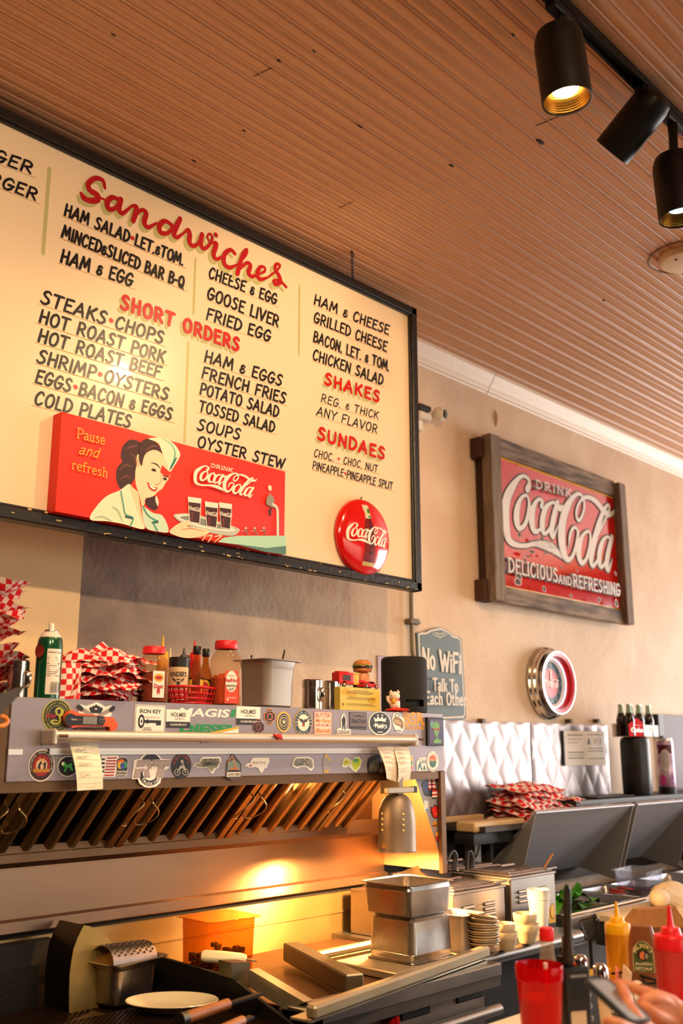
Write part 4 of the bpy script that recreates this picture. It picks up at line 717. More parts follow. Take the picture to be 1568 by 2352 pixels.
for x in (xb0, xb1): part(hd, 'rail_bracket', MB().box((x-.006, YH-.062, zb-.022), (x+.006, YH-.002, zb+.016), mat('satin_rail', 'd8cbbb', .48, .75), .004).rod((x+.008, YH-.064, zb), (x+.03, YH-.064, zb), .0035, M_BRN, 8))
# right end panel with its grey triangular plate
XE = HX1-.002
ep = MB().box((XE-.012, YH+.002, 1.10), (XE+.004, WALL-.01, HZL+.06), mat('copper_lit_steel', 'b98f63', .45, .4, rvar=.08, vscale=6)); part(hd, 'end_panel', ep)  # orange glow of the lamps is put into the bare steel's colour
pst = MB().box((XE-.022, YH-.002, 1.09), (XE+.006, YH+.014, HZ0), M_BRN, .002).box((XE-.012, YH+.014, 1.1), (XE-.007, YH+.02, HZ0), M_BRN); part(hd, 'corner_post', pst)
tpx = [(953, 1785), (1008, 1783), (1011, 1966)]; T3 = [PY(x, y, YH+.018) for x, y in tpx]
part(hd, 'triangular_plate', MB().prism(T3, (0, .0012, 0), C('8d8b92', .45)), 'grey triangular plate with stickers')
part(hd, 'drip_trough', MB().loft([[V((x, y, z)) for y, z in ((2.41, 1.262), (2.405, 1.222), (2.425, 1.208), (2.497, 1.214), (2.497, 1.234), (2.432, 1.23), (2.422, 1.262))] for x in (HX0, XE-.02)], M_BRN))
# removable baffle filters
def fpt(x, t, o=0): y0, z0, y1, z1 = YH+.03, HZL+.035, 2.43, 1.248; d = V((0, y1-y0, z1-z0)); nrm = V((0, d.z, -d.y)).normalized(); return V((x, y0+d.y*t, z0+d.z*t))+nrm*o
j2 = PY(350, 1812, YH+.03).x; j3 = PY(607, 1797, YH+.03).x; j1 = PY(47, 1820, YH+.03).x; FW_ = (j3-j1)/2
M_BAF = mat('baffle_steel', '8f7048', .36, .9, rvar=.12, vscale=12)
M_BAFD = mat('baffle_recess', '2a1c12', .6, .4)
fl = ['grease filter at the left end of the hood, partly cut off', 'grease filter second from the left under the firefighter sticker', 'grease filter third along, above the amber container', 'grease filter fourth along, left of the heat lamp', 'narrow right-hand grease filter directly behind the heat lamp']
for i in range(5):
    x0 = j1-FW_+i*FW_; x1 = min(x0+FW_, 2.575)
    if i == 4: x1 = 2.56
    if x1-x0 < .08: continue
    t = thing('grease_filter', fl[i], 'filter', fpt((x0+x1)/2, .5), 'baffle filters under the hood'); f = MB(); g = .004
    for a, b in ((x0+g, x0+g+.022), (x1-g-.022, x1-g)): f.loft([[fpt(a, t_, -.004), fpt(b, t_, -.004), fpt(b, t_, .022), fpt(a, t_, .022)] for t_ in (0, 1)], M_BAF)
    f.loft([[fpt(x, -.01, 0), fpt(x, .06, 0), fpt(x, .06, .02), fpt(x, -.01, .02)] for x in (x0+g, x1-g)], M_BAF); f.loft([[fpt(x, .95, 0), fpt(x, 1.01, 0), fpt(x, 1.01, .02), fpt(x, .95, .02)] for x in (x0+g, x1-g)], M_BAF)
    part(t, 'frame', f); part(t, 'recess', MB().loft([[fpt(x0+g, t_, -.03), fpt(x1-g, t_, -.03), fpt(x1-g, t_, -.026), fpt(x0+g, t_, -.026)] for t_ in (0, 1)], M_BAFD))
    nb = max(2, round((x1-x0-.06)/.062)); pitch = (x1-x0-.056)/nb
    for k in range(nb):
        xc = x0+.028+pitch*(k+.5); w_ = .036; lo = []
        for t_ in (.02, .985): lo.append([fpt(xc+a, t_, o) for a, o in ((-w_/2, -.016), (-w_/2, .004), (-w_/2+.006, .012), (-.006, .016), (.006, .016), (w_/2-.006, .012), (w_/2, .004), (w_/2, -.016), (w_/2-.002, -.016), (0, .012), (-w_/2+.002, -.016))])
        part(t, 'baffle', MB().loft(lo, M_BAF))
    for s_, xx in ((0, x0+g+.012), (1, x1-g-.012)):
        if (i == 0 and s_ == 0) or (i == 4): continue
        sg = 1 if s_ == 0 else -1
        part(t, 'handle', MB().tube(crom([fpt(xx, .26, .022), fpt(xx, .26, .04), fpt(xx+sg*.022, .33, .05), fpt(xx+sg*.03, .45, .046), fpt(xx+sg*.022, .56, .036), fpt(xx, .6, .03), fpt(xx, .6, .022)], 5), .0022, mat('wire_handle', 'c9a878', .3, .9), 8))
# ---------------- splash wall
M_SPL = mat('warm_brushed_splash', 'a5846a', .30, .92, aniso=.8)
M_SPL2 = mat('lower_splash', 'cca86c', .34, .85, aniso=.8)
za = PY(784, 2013, 2.47).z
sw_ = thing('splash_wall', 'brushed stainless splash wall with a folded ledge behind the grill and griddle', 'backsplash', (1.7, YS, .85))
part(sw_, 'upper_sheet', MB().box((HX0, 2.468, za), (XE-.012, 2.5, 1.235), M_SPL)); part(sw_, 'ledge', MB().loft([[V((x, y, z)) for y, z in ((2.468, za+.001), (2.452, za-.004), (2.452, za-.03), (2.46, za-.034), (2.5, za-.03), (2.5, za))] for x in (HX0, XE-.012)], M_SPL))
part(sw_, 'gap_shade_strip', MB().box((1.02, 2.484, za-.05), (XE-.012, 2.51, za-.034), C('0c0806', .8)))  # black strip painted in for the shade of the gap under the ledge
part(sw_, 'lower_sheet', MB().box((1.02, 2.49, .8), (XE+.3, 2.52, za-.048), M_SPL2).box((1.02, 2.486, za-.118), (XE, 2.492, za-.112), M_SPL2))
# ---------------- heat lamp
lp = PY(911, 1890, 2.17); k_ = DEP(lp)/FP; rL = 43.5*k_; zl0 = lp.z-62*k_; zl1 = lp.z+62*k_; T_ = Mx.Translation((lp.x, lp.y, 0))
M_SHD = mat('satin_bronze_shade', '857464', .5, .75, rvar=.05, vscale=6)
hl = thing('heat_lamp', 'bell-shaped satin metal heat lamp hanging at the right end of the hood', 'heat lamp', (lp.x, lp.y, zl0))
part(hl, 'shade', MB().lathe([(rL*1.02, zl0), (rL, zl0+.004), (rL, zl0+.07), (rL*.985, zl0+.1), (rL*.93, zl0+.125), (rL*.8, zl0+.15), (rL*.62, zl0+.166), (rL*.4, zl0+.175), (rL*.2, zl0+.178), (1e-4, zl0+.179), (1e-4, zl0+.174), (rL*.6, zl0+.16), (rL*.95, zl0+.09), (rL*.97, zl0+.001)], M_SHD, 48, (0, 0, 0), T_))
part(hl, 'rolled_rim', MB().tube([V((lp.x+rL*1.015*cos(2*pi*i/40), lp.y+rL*1.015*sin(2*pi*i/40), zl0+.001)) for i in range(40)], .002, M_SHD, 6, True))
part(hl, 'bulb', MB().sphere((lp.x, lp.y, zl0+.075), .038, mat('heat_bulb', 'ff9a40', .3, emit='ff8a2a', es=14), 16))
vb = MB(); am = toCam(lp)
GLW = mat('vent_glow', 'ffb060', .5, emit='ff9a3a', es=1.5)  # emissive discs stand in for bulb light coming through the holes
for da in (.35, -.85, 1.5): 
    for i in range(4): a_ = am+da; q = V((lp.x+rL*.995*cos(a_), lp.y+rL*.995*sin(a_), zl0+.068+i*.0165)); vb.rod(q, q+V((cos(a_)*.002, sin(a_)*.002, 0)), .0026, GLW, 10)
part(hl, 'vent_hole', vb, 'row of glowing vent holes')
A = Art(cylmap((lp.x, lp.y, zl0), rL, am-.75), e=.0004); A.poly(C('a87838', .4), [(-.013, .012), (.013, .012), (0, .036)]); A.poly(C('d09a4c', .4), [(-.0095, .0142), (.0095, .0142), (0, .0315)]); A.line(C('7a5220', .5), [(0, .017), (0, .026)], .002); part(hl, 'warning_label', A.mb, fixn=False)
arz = PY(910, 1814, 2.17).z; ax1 = PY(952, 1814, 2.15).x
part(hl, 'arm', MB().box((lp.x-.075, lp.y-.03, arz-.009), (ax1-.012, lp.y-.012, arz+.009), mat('alloy_arm', 'a59a88', .4, .6), .002).box((lp.x-.01, lp.y-.02, zl0+.175), (lp.x+.01, lp.y+.06, HZL+.06), M_SHD))
part(hl, 'arm_end_cap', MB().box((ax1-.012, lp.y-.031, arz-.01), (ax1, lp.y-.011, arz+.01), BLACKP()))
lamp('heat_lamp_bulb', 'SPOT', (lp.x, lp.y, zl0-.004), 95, (1, .52, .18), (lp.x, lp.y, .9), spot_size=R_(174), spot_blend=.15, shadow_soft_size=.03)
lamp('hood_light_right', 'POINT', (2.2, 2.3, 1.385), 14, (1, .5, .16), shadow_soft_size=.05)
lamp('hood_light_end', 'POINT', (2.60, 2.36, 1.37), 9, (1, .5, .16), shadow_soft_size=.04)
# ================================================================== STICKERS ON THE HOOD (u = photo-sized units across, v = up)
W_ = C('f0e8dc', .4); K_ = C('1d1a1c', .4); GR = C('6f6a70', .45); RD = C('b5202a', .4)
def stk(cx, cy, label, draw, cat='sticker', grp='stickers on the hood front', name='sticker', Y0=YH-.0032, e=.00016):
    A = rel(cx, cy, Y0, e); A.kx = 1/A.th/ (1) ; draw(A); return solo(name, label, cat, A.mb, grp, org=tuple(A.c), fixn=False)
def U(A, w_): return w_/2*1.0          # half width helper
# widths below are as seen in the photo; rel() unforeshortens u
def rnd_(m, x, y, rx, ry):
    def f(A): A.ell(m, x, y, rx, ry)
    return f
def s_fire(A):
    A.slab(W_, A.ellpts(0, 0, 30, 36), .0008); A.ell(C('3a1d1c'), 0, 0, 28, 33.5); A.arc(W_, "FIREFIGHTERS' BURNED CHILDREN FUND", 0, 0, 24, 3.7, 200, -20, 29)
    A.ell(C('a32420'), 0, 0, 20, 24); A.ell(C('f0c9a0'), 0, 0, 13, 15); A.smooth(K_, [(-7,-12),(-9,-2),(-5,7),(-1,9),(0,4),(-3,0),(-2,-12)]); A.smooth(K_, [(2,-12),(5,-3),(3,3),(8,8),(10,2),(8,-12)]); A.rect(C('d9962c'), -19, -15, 19, -8); A.text(K_, 'BLUE RIDGE FIRE & RESCUE', 0, -11.5, 2.6, 35); A.text(C('e6a030'), '14', 0, 13, 8, 13, .03)
stk(95, 1758, 'round red firefighters burned children fund sticker under the rail at left', s_fire)
def s_gecko(A):
    A.slab(W_, A.ellpts(0, 0, 24, 23), .0008); A.ell(K_, 0, 0, 22.5, 21.5); g = C('3fa648'); A.smooth(g, [(-14,8),(-8,10),(-5,5),(2,4),(6,8),(10,6),(8,0),(12,-8),(8,-10),(4,-4),(-2,-3),(-6,-12),(-9,-10),(-6,-2),(-12,0)]); A.ell(W_, -13, 6, 3, 3.6, 12); A.text(W_, 'C', 9, 14, 6, 5)
stk(156, 1760, 'black oval gecko sticker half hidden by the paper order ticket', s_gecko)
def s_flag(A):
    A.slab(W_, [(-22, -24), (18, -24), (24, 24), (-16, 24)], .0008)
    for i in range(7): y = 20-i*6.4; A.poly(C('b0262c'), [(-6+y*.12, y-3.2), (17+y*.12, y-3.2), (17.6+y*.12, y), (-5.4+y*.12, y)])
    for i in range(4): y = 18-i*9; A.rect(C('2a2a33'), -16, y-4, -8, y, 1)
stk(247, 1760, 'white striped flag sticker sticking out right of the paper ticket', s_flag)
def s_sloth(A):
    A.slab(W_, A.rrect(-13, -22, 13, 22, 9), .0008); A.poly(K_, A.rrect(-12, -21, 12, 21, 8)); 
    for c, q in (('e8642c', (-3, 9, 9, 9)), ('f0c22c', (-5, 4, 6, 8)), ('3f9a6a', (5, 5, 6, 8)), ('4a5ab0', (0, 3, 5, 7))): A.ell(C(c), *q)
    A.ell(K_, -3, 6, 1.3, 1.8, 10); A.ell(K_, 3, 6, 1.3, 1.8, 10); A.text(W_, 'ROATAN', 0, -10, 5.2, 21, .02); A.text(W_, 'HONDURAS', 0, -16.5, 4.2, 21, .02)
stk(280, 1762, 'small black Roatan Honduras sticker with a rainbow sloth', s_sloth)
def s_rt(A):
    A.slab(W_, [(-41,-20),(-38,22),(-24,24),(-20,33),(-8,38),(6,38),(18,33),(24,24),(46,22),(42,2),(30,-2),(26,-20),(24,-30),(14,-38),(0,-40),(-12,-38),(-24,-30),(-28,-20)], .0008)
    A.ell(C('27222e'), 0, 0, 28, 36); A.ell(W_, 0, -3, 18, 21)
    t = C('ab9692')
    for o, m in ((2.2, W_), (1.1, K_), (0, t)):
        A.poly(m, [(-37-o,-16-o),(-30,20+o),(-4+o,20+o),(2+o,12),(0+o,4),(-4,0),(-1+o,-16-o),(-12-o,-16-o),(-14,-4),(-22,-4),(-25+o,-16-o)]); A.poly(m, [(6-o,20+o),(44+o,20+o),(41+o,9-o),(31+o,9-o),(26+o,-17-o),(13-o,-17-o),(18,9-o),(4-o,9-o)])
    A.poly(W_, [(-34, 6), (-14, 7), (-14, 11), (-6, 4), (-15, -1), (-14, 3), (-35, 2)]); A.arc(W_, 'TRUCKING', 0, 2, 24, 6.5, 225, 318, 33, .02, True)
stk(345, 1768, 'big die-cut grey RT trucking sticker overhanging the hood lip', s_rt)
def s_moto(A):
    A.slab(K_, A.ellpts(0, 0, 23, 29), .0008); A.arc(C('a3302c'), 'SONS OF LIBERTY', 0, 0, 18, 5, 165, 15, 23, .03)
    for x in (-9, 9): A.ell(C('b9aea4'), x, -14, 7, 7.5, 18); A.ell(K_, x, -14, 5.5, 6, 18); A.ell(C('b9aea4'), x, -14, 1.6, 1.8, 10)
    A.smooth(C('b9aea4'), [(-9,-12),(-6,-4),(-2,4),(-3,12),(3,12),(4,3),(8,-3),(9,-12),(3,-6),(-3,-7)]); A.ell(K_, 0, 3, 1.8, 4, 10)
stk(416, 1759, 'black oval biker skeleton sticker right of the big trucking sticker', s_moto)
NCP = [(-31,-3),(-24,4),(-17,5),(-13,14),(-9,17),(31,17),(33,7),(29,1),(27,-6),(20,-9),(14,-19),(10,-17),(3,-7),(-5,-5),(-12,-6),(-19,-6),(-24,-3)]
def s_gorge(A):
    A.slab(W_, [(x*1.03, y*1.06) for x, y in NCP], .0008); A.poly(C('8f8c78'), [(x*.92, y*.84) for x, y in NCP])
    for i in range(40): x, y = random.uniform(-8, 26), random.uniform(-3, 13); A.ell(C('3c3a30'), x, y, 1.6, 1.2, 6)
    A.text(K_, 'THE GORGE', 2, 4, 6.2, 31, .02)
stk(474, 1757, 'grey map-shaped sticker reading The Gorge', s_gorge)
def s_clear(A):
    A.slab(C('4b3b38'), [(-18,-22),(-17,12),(-9,20),(-8,28),(-4,34),(2,26),(8,18),(17,8),(18,-22),(0,-31)], .0008); A.poly(C('7f968f'), [(-14,-8),(-13,9),(0,18),(14,6),(14,-8)]); A.ribbon(C('d98a4a'), [(10,-6),(2,8),(-4,26),(-10,16),(-13,8)], [3, 3, 2.4, 2.4, 3], 0); A.rect(C('c2703a'), -8, -7, 8, 0); A.rect(K_, -12, -9, 12, -6); A.rect(C('d8cdbf'), -16, -21, 16, -11); A.text(K_, 'CLEAR CREEK', 0, -16, 5.4, 30, .02)
stk(536, 1762, 'hexagonal Clear Creek sticker with an orange excavator', s_clear)
def s_strong(A):
    A.slab(W_, [(x*.9, y*.95) for x, y in NCP], .0008); A.text(K_, 'Saluda Strong', 4, 6, 5.5, 30, -.004, .25); A.smooth(RD, [(-14,-4),(-16.5,-1),(-15,1.2),(-14,0),(-13,1.2),(-11.5,-1)])
stk(589, 1757, 'white state-shaped sticker with handwriting and a red heart', s_strong)
def s_possum(A):
    A.slab(W_, [(-25,-2),(-20,12),(-14,16),(15,16),(24,10),(26,-8),(20,-15),(16,-15),(8,-7),(-6,-6),(-12,-10),(-22,-6)], .0008); A.poly(C('8c8880'), [(-22,-2),(-18,10),(-13,13),(14,13),(21,8),(23,-7),(18,-11),(9,-4),(-6,-3),(-12,-6)])
    for i in range(46): x, y = random.uniform(-16, 18), random.uniform(-2, 11); A.ell(C('2f2c28' if i % 2 else 'd9d4c8'), x, y, 1.4, 1, 6)
stk(695, 1755, 'grey speckled outline-of-an-animal sticker in the lower row', s_possum)
def s_fox(A):
    A.slab(C('9b979a'), [(-9,-20),(-12,4),(-8,20),(-3,23),(3,14),(11,6),(12,-4),(7,-14),(-2,-21)], .0008); A.poly(C('d9a62c'), [(-9,13),(-7,19),(-3,22),(3,13),(10,6),(8,4),(1,10),(-3,15)]); A.poly(C('d9a62c'), [(-8,-19),(-9,-13),(-1,-16),(6,-13),(-1,-20)])
stk(752, 1754, 'teardrop grey sticker with yellow tips in the lower row', s_fox)
def s_frog(A):
    A.slab(C('d9dcd0'), [(-24,-6),(-20,12),(-12,14),(0,6),(6,14),(16,16),(23,6),(18,-10),(8,-20),(0,-14),(-8,-6),(-16,-9)], .0008); A.smooth(C('c9c22a'), [(-20,-3),(-18,9),(-12,11),(-2,3),(-8,-2)]); A.smooth(C('b4cc30'), [(-1,4),(6,11),(15,13),(20,6),(15,-8),(6,-15),(2,-8)]); A.ell(C('3f9a72'), 8, 7, 6, 4, 14); A.ell(C('7a7a2c'), -14, 4, 2.4, 2, 10)
stk(808, 1754, 'yellow-green holographic fish sticker in the lower row', s_frog)
def s_horse(A):
    A.slab(K_, [(-13,-18),(-15,0),(-12,14),(-2,20),(10,24),(16,20),(17,-4),(13,-19),(0,-20)], .0008)
    for i in range(9): A.ribbon(C('8f8a88'), [(-10+i*2.8, -14), (-8+i*2.4, -2), (-6+i*2.2, 8+i*.8)], [.6, 1.2, .5], 4)
stk(857, 1757, 'dark line-drawn sticker tucked behind the pair of paper tickets', s_horse)
def s_sun(A):
    A.slab(W_, A.rrect(-5, -17, 6, 17, 4), .0008); A.poly(C('e0b03a'), A.rrect(-4, 2, 5, 16, 3)); A.poly(C('3f7a52'), A.rrect(-4, -6, 5, 4, 1)); A.poly(C('c8412c'), A.rrect(-4, -15, 5, -7, 2))
stk(941, 1752, 'narrow colourful sticker just right of the paper tickets', s_sun)
def s_life(A):
    A.slab(W_, [(-11,-15),(-11,4),(-4,14),(11,15),(12,-15)], .0008); A.text(K_, 'MOUNTAIN', 3, 11, 2.8, 15); A.text(K_, 'LIFE', 4, 5, 6.4, 15, .02); A.smooth(C('3f6f8a'), [(-9,-13),(-7,-3),(-4,3),(-1,2),(-1,-4),(2,-12),(-1,-13),(-4,-6),(-7,-13)]); A.poly(C('3f7a3f'), [(3,-13),(10,-13),(6.5,-1)])
stk(967, 1755, 'small white life sticker with a blue walking figure and green tree', s_life)
def s_oval(A):
    A.slab(W_, A.ellpts(0, 0, 13, 23), .0008); A.arc(K_, 'ASK ME ABOUT', 0, 0, 10.6, 3, 170, 10, 20); A.ell(C('e7a06c'), 0, 1, 8.6, 15); A.poly(C('d65a3a'), [(-8,5),(8,5),(6,11),(0,14),(-6,11)]); A.poly(C('2f6a5c'), [(-8,-2),(-4,3),(-1,-1),(3,4),(8,-2),(6,-10),(0,-14),(-6,-10)]); [A.ell(K_, 10.6*cos(R_(a)), 20*sin(R_(a)), .8, 1.2, 8) for a in range(225, 316, 15)]
stk(993, 1749, 'white oval sunset-over-pines sticker at the lower right corner', s_oval)
# upper row
def s_skate(A):
    A.slab(C('b9b84a'), A.ellpts(0, 0, 34, 37), .0008); A.ell(K_, 0, 0, 31.5, 35); A.arc(C('b9b84a'), 'SKATEBOARDS*SNOWBOARDS', 0, 0, 26.5, 4.2, 205, -8, 29.5, .01); A.arc(C('b9b84a'), 'MAGGIE VALLEY', 0, 0, 26.5, 4.6, 218, 325, 29.5, .01, True); A.ell(C('b9b84a'), 0, 0, 21, 23.5); A.ell(K_, 0, 0, 20.2, 22.6)
    g = C('b9b84a'); A.ribbon(g, [(3,17),(11,12),(10,3),(5,-2),(7,-10),(4,-17),(-8,-17),(-13,-12),(-4,-10),(4,-13)], [3,5,5,4,4,4,4,3,3,1], 5); A.smooth(g, [(-6,12),(0,19),(8,17),(12,8),(8,1),(2,0),(-4,4)]); A.smooth(K_, [(-2,12),(2,15),(7,13),(6,5),(1,4)]); A.text(RD, 'Flip', -16, 0, 10, 22, .01, .3, .15)
stk(131, 1644, 'round black and yellow skateboards snowboards sticker with a coiled snake', s_skate)
def s_pipes(A):
    A.slab(W_, [(-40,12),(-36,24),(-24,20),(-12,24),(0,30),(10,26),(22,20),(36,24),(40,14),(36,0),(44,-8),(50,-26),(40,-36),(10,-36),(-36,-6)], .0008); 
    for i in range(5): A.ell(K_, -12+i*6, 14+3*(2-abs(i-2)), 3.6, 4.6, 14)
    for i in range(4): A.ell(K_, -9+i*6, 9, 3.6, 4.6, 14)
    for s_ in (-1, 1): A.line(C('8d8a8a'), [(s_*36, 16), (s_*2, -4)], 8); A.line(K_, [(s_*39, 18), (s_*34, 13)], 10)
    A.smooth(C('2f6fae'), [(30,-2),(38,-4),(40,-14),(32,-16)]); A.rect(C('6f6a70'), 30, -32, 44, -26)
stk(219, 1643, 'die-cut sticker of crossed pipes and black balls behind the orange thermometer', s_pipes)
def s_iron(A):
    A.slab(W_, A.rrect(-35, -32, 35, 32, 4), .0008); A.poly(C('2a2622'), A.rrect(-33.5, -30.5, 33.5, 30.5, 3)); A.poly(W_, A.rrect(-32.6, -29.6, 32.6, 29.6, 3)); A.text(K_, 'IRON KEY', 0, 18, 9, 50, .03); A.text(C('8a8076'), 'BREWING CO.', 6, 4.5, 4.4, 34)
    A.ell(K_, -20, -5, 7.5, 15.5); A.ell(W_, -20, -5, 4, 9.5); A.ell(K_, -20, -5, 2, 4, 10); A.rect(K_, -13, -8, 25, -2); A.rect(K_, 14, -13, 25, -8); A.rect(K_, -8, -9.5, -4, -.5); A.rect(C('8a8076'), -14, -20, 2, -18.4); A.rect(C('8a8076'), -17, -24, 5, -22.4)
    for i in range(16):
        for y in (27, -27): A.ell(K_, -29+i*3.9, y, .6, .6, 6)
stk(344, 1652, 'square cream Iron Key sticker with a big black key', s_iron)
def s_green2(A): A.text(W_, 'MAGIS', -10, 19, 18, 114, .03, .25); A.poly(C('1f8a4a'), [(51, 10), (60, 10), (66, 28), (55, 28)]); A.text(C('1f8a4a'), 'DIESEL', 0, -17, 19, 130, .05, .25)
stk(478, 1656, 'white and green diesel lettering decal behind the business cards', s_green2, 'decal', None, 'lettering_decal')
def s_mich(A): A.slab(W_, [(-48,-17),(-46,-6),(48,16),(48,-17)], .0008); A.line(C('e0aa2c'), [(-44,-6.5), (46, 13)], 5); A.text(C('1f3f9a'), 'MICHELIN', 3, -10, 13, 86, .03, .2, .13)
stk(500, 1684, 'white and blue tyre lettering sticker cut off by the rail', s_mich, e=.0003)
def card(A):
    A.slab(W_, [(-27.5,-20.5),(27.5,-20.5),(27.5,20.5),(-27.5,20.5)], .0004); A.rect(C('2c2426'), -27.5, -20.5, 27.5, -6.5); A.text(C('4a4438'), 'HOLMES', 0, 9.5, 9.5, 34, .02); A.text(C('4a4438'), 'ELECTRIC Co.', 4, 0, 4, 22, .0); A.text(W_, 'Call 828-980-4219', 0, -13, 4.6, 38, .01)
stk(409, 1651, 'left of the two dark-bottomed electrician business cards on the hood', card, 'card', 'business cards on the hood', 'business_card', e=.0002)
stk(570, 1644, 'right-hand electrician business card beside the red fire badge', card, 'card', 'business cards on the hood', 'business_card', e=.0002)
def cross(A, c1, c2, w_, h_):
    p = [(.3,1),(.42,.72),(.62,.5),(1,.4),(1,-.4),(.62,-.5),(.42,-.72),(.3,-1),(-.3,-1),(-.42,-.72),(-.62,-.5),(-1,-.4),(-1,.4),(-.62,.5),(-.42,.72),(-.3,1)]
    A.slab(C(c1), [(x*w_, y*h_) for x, y in p], .0008); A.poly(C(c2), [(x*w_*.88, y*h_*.88) for x, y in p]); A.ell(C(c1), 0, 0, w_*.5, h_*.45, 18); A.ell(C('7a3a34'), 0, 0, w_*.4, h_*.36, 18); A.text(C('e8d8c0'), 'FIRE', 0, h_*.68, h_*.14, w_*.5); A.text(C('e8d8c0'), 'RESCUE', 0, -h_*.68, h_*.12, w_*.6); A.smooth(C('2a1c1c'), [(-w_*.2, -h_*.2), (-w_*.25, h_*.1), (0, h_*.3), (w_*.25, h_*.1), (w_*.2, -h_*.2)])
stk(619, 1646, 'small orange fire-department badge sticker', lambda A: cross(A, 'd9803a', '33201e', 13, 18))
stk(593, 1670, 'dark fire-department badge sticker under the right business card', lambda A: cross(A, '8a4038', '2c1c1e', 13, 18))
def s_gold(A):
    pts = [((15.5+(1.2 if i % 2 else 0))*cos(2*pi*i/36), (23+(1.4 if i % 2 else 0))*sin(2*pi*i/36)) for i in range(36)]; A.slab(C('d8b25a', .3), pts, .0008); A.ell(C('1f2c4a'), 0, 0, 12.5, 19); A.ell(C('d8b25a', .3), 0, 0, 8, 11); A.ell(C('2a3a5a'), 0, 0, 6.5, 9); A.poly(C('e8cf90'), [((5 if i % 2 == 0 else 2.2)*sin(pi*i/5), (7 if i % 2 == 0 else 3)*cos(pi*i/5)) for i in range(10)]); A.ribbon(C('e8cf90'), [(10.2*cos(t), 15*sin(t)) for t in [2*pi*i/24 for i in range(24)]], 1.2, 2, True)
stk(651, 1658, 'gold-edged dark blue star badge sticker', s_gold)
def s_navy(A):
    A.slab(C('c9a24a', .35), A.ellpts(0, 0, 21, 30), .0008); A.ell(C('26425e'), 0, 0, 19.6, 28.4); A.arc(C('efe6d0'), 'UNITED STATES', 0, 0, 16.6, 4.6, 195, -15, 24); A.arc(C('efe6d0'), 'NAVY', 0, 0, 16.6, 4.6, 240, 300, 24, .0, True); A.ell(C('c9a24a', .35), 0, 0, 13.6, 19.6); A.ell(C('f0e4cc'), 0, 0, 12.8, 18.6)
    A.smooth(C('4a3a34'), [(-11,10),(-8,3),(-3,0),(-3,-6),(0,-9),(3,-6),(3,0),(8,3),(11,10),(5,8),(2,9),(0,11),(-2,9),(-5,8)]); A.rect(C('b8453a'), -3, -8, 3, -3); A.ell(W_, 0, 8, 2, 2.6, 10)
stk(696, 1660, 'oval navy eagle seal sticker ringed in gold', s_navy)
def s_butter(A):
    A.slab(C('c66a58'), A.rrect(-20.5, -26, 20.5, 26, 1), .0008); A.rect(C('e7c9b4'), -19.2, -24.6, 19.2, 24.6); A.text(C('c0503c'), 'BUTTER', 0, 18, 9, 34, .02); A.text(C('e08a3c'), 'My Buns', 0, 6.5, 9, 34, .03, .15); A.text(C('c0503c'), 'AND CALL ME A', 0, -4, 5.5, 34, .01); A.text(C('e08a3c'), 'Biscuit', 0, -16, 10, 34, .03, .15)
stk(741, 1661, 'salmon square butter-my-buns biscuit sticker', s_butter)
def s_leg(A):
    A.slab(W_, [(-16,-24),(-16,-12),(-6,-8),(-7,12),(-4,20),(0,25),(3,20),(6,8),(5,-10),(16,-12),(16,-24)], .0008); A.text(K_, 'LEGENDARY', 0, -18, 8, 30, .02); A.smooth(K_, [(-4,-12),(-4,0),(-5,10),(-2,15),(0,21),(2,15),(4,9),(3,-1),(4,-12),(1,-11),(0,-3),(-2,-11)])
stk(789, 1663, 'white legendary sticker with a black standing silhouette', s_leg)
def s_slap(A):
    A.slab(C('352d2e'), [(-20,20),(19,20),(21,-16),(18,-20),(-18,-18),(-20,-14)], .0008); A.poly(C('6d6262'), [(-18.5,18.6),(17.5,18.6),(19.4,-15),(17,-18.4),(-17,-16.6),(-18.6,-13)]); A.ribbon(K_, [(-14,13),(-6,10),(0,12),(6,10),(14,13)], [1,2.4,3.4,2.4,1], 4); A.text(K_, 'SlapDicks', 0, 1, 10, 34, .02, .15); A.text(C('8a4a48'), 'CATTLE CO', 5, -8, 4, 22); A.rect(K_, -17, -16, 17, -12)
stk(822, 1656, 'grey longhorn cattle company sticker with rounded foot', s_slap)
def s_crown(A):
    A.slab(W_, A.ellpts(0, 0, 26, 27), .0008); A.ell(K_, 0, 1, 23.5, 24.5); A.poly(W_, [(-12,4),(-15,14),(-8,10),(-5,17),(0,10),(5,17),(8,10),(15,14),(12,4),(0,6)]); A.ell(W_, -5, 19, 1.8, 1.8, 10); A.ell(W_, 5, 19, 1.8, 1.8, 10)
    A.ribbon(W_, [(-15,-6),(-10,0),(-11,-8),(-6,-1),(-5,-10),(0,-2),(-1,-10),(6,-1),(4,-10),(11,-3),(14,-8),(9,-11)], [1.5]+[2.2]*10+[1.2], 4); A.rect(W_, -6, -20, 6, -18)
stk(872, 1662, 'round black and white crown graffiti sticker', s_crown)
def s_bass(A):
    A.slab(W_, [(-14,8),(-10,20),(0,24),(6,16),(13,10),(14,-12),(8,-22),(-6,-20),(-12,-6)], .0008); A.smooth(C('8a6a44'), [(-12,6),(-6,14),(2,12),(10,4),(12,-8),(8,-14),(3,-8),(-4,-6),(-9,-2)]); A.smooth(C('b99a6c'), [(-10,3),(-4,7),(3,4),(8,-4),(2,-4),(-5,-2)]); A.ribbon(K_, [(-8,14),(-2,21),(4,14)], 1.6); A.rect(K_, -7, -18.6, 7, -17)
stk(914, 1660, 'leaping brown bass fish sticker', s_bass)
def s_bsr(A):
    for st, h, y, w_ in (('BSR', 28, 7, 50), ('TRUCKING', 8, -14, 46)): A.text(C('dc9a24'), st, 0, y, h, w_, .04)
stk(951, 1657, 'orange trucking lettering decal near the hood right corner', s_bsr, 'decal', None, 'lettering_decal')
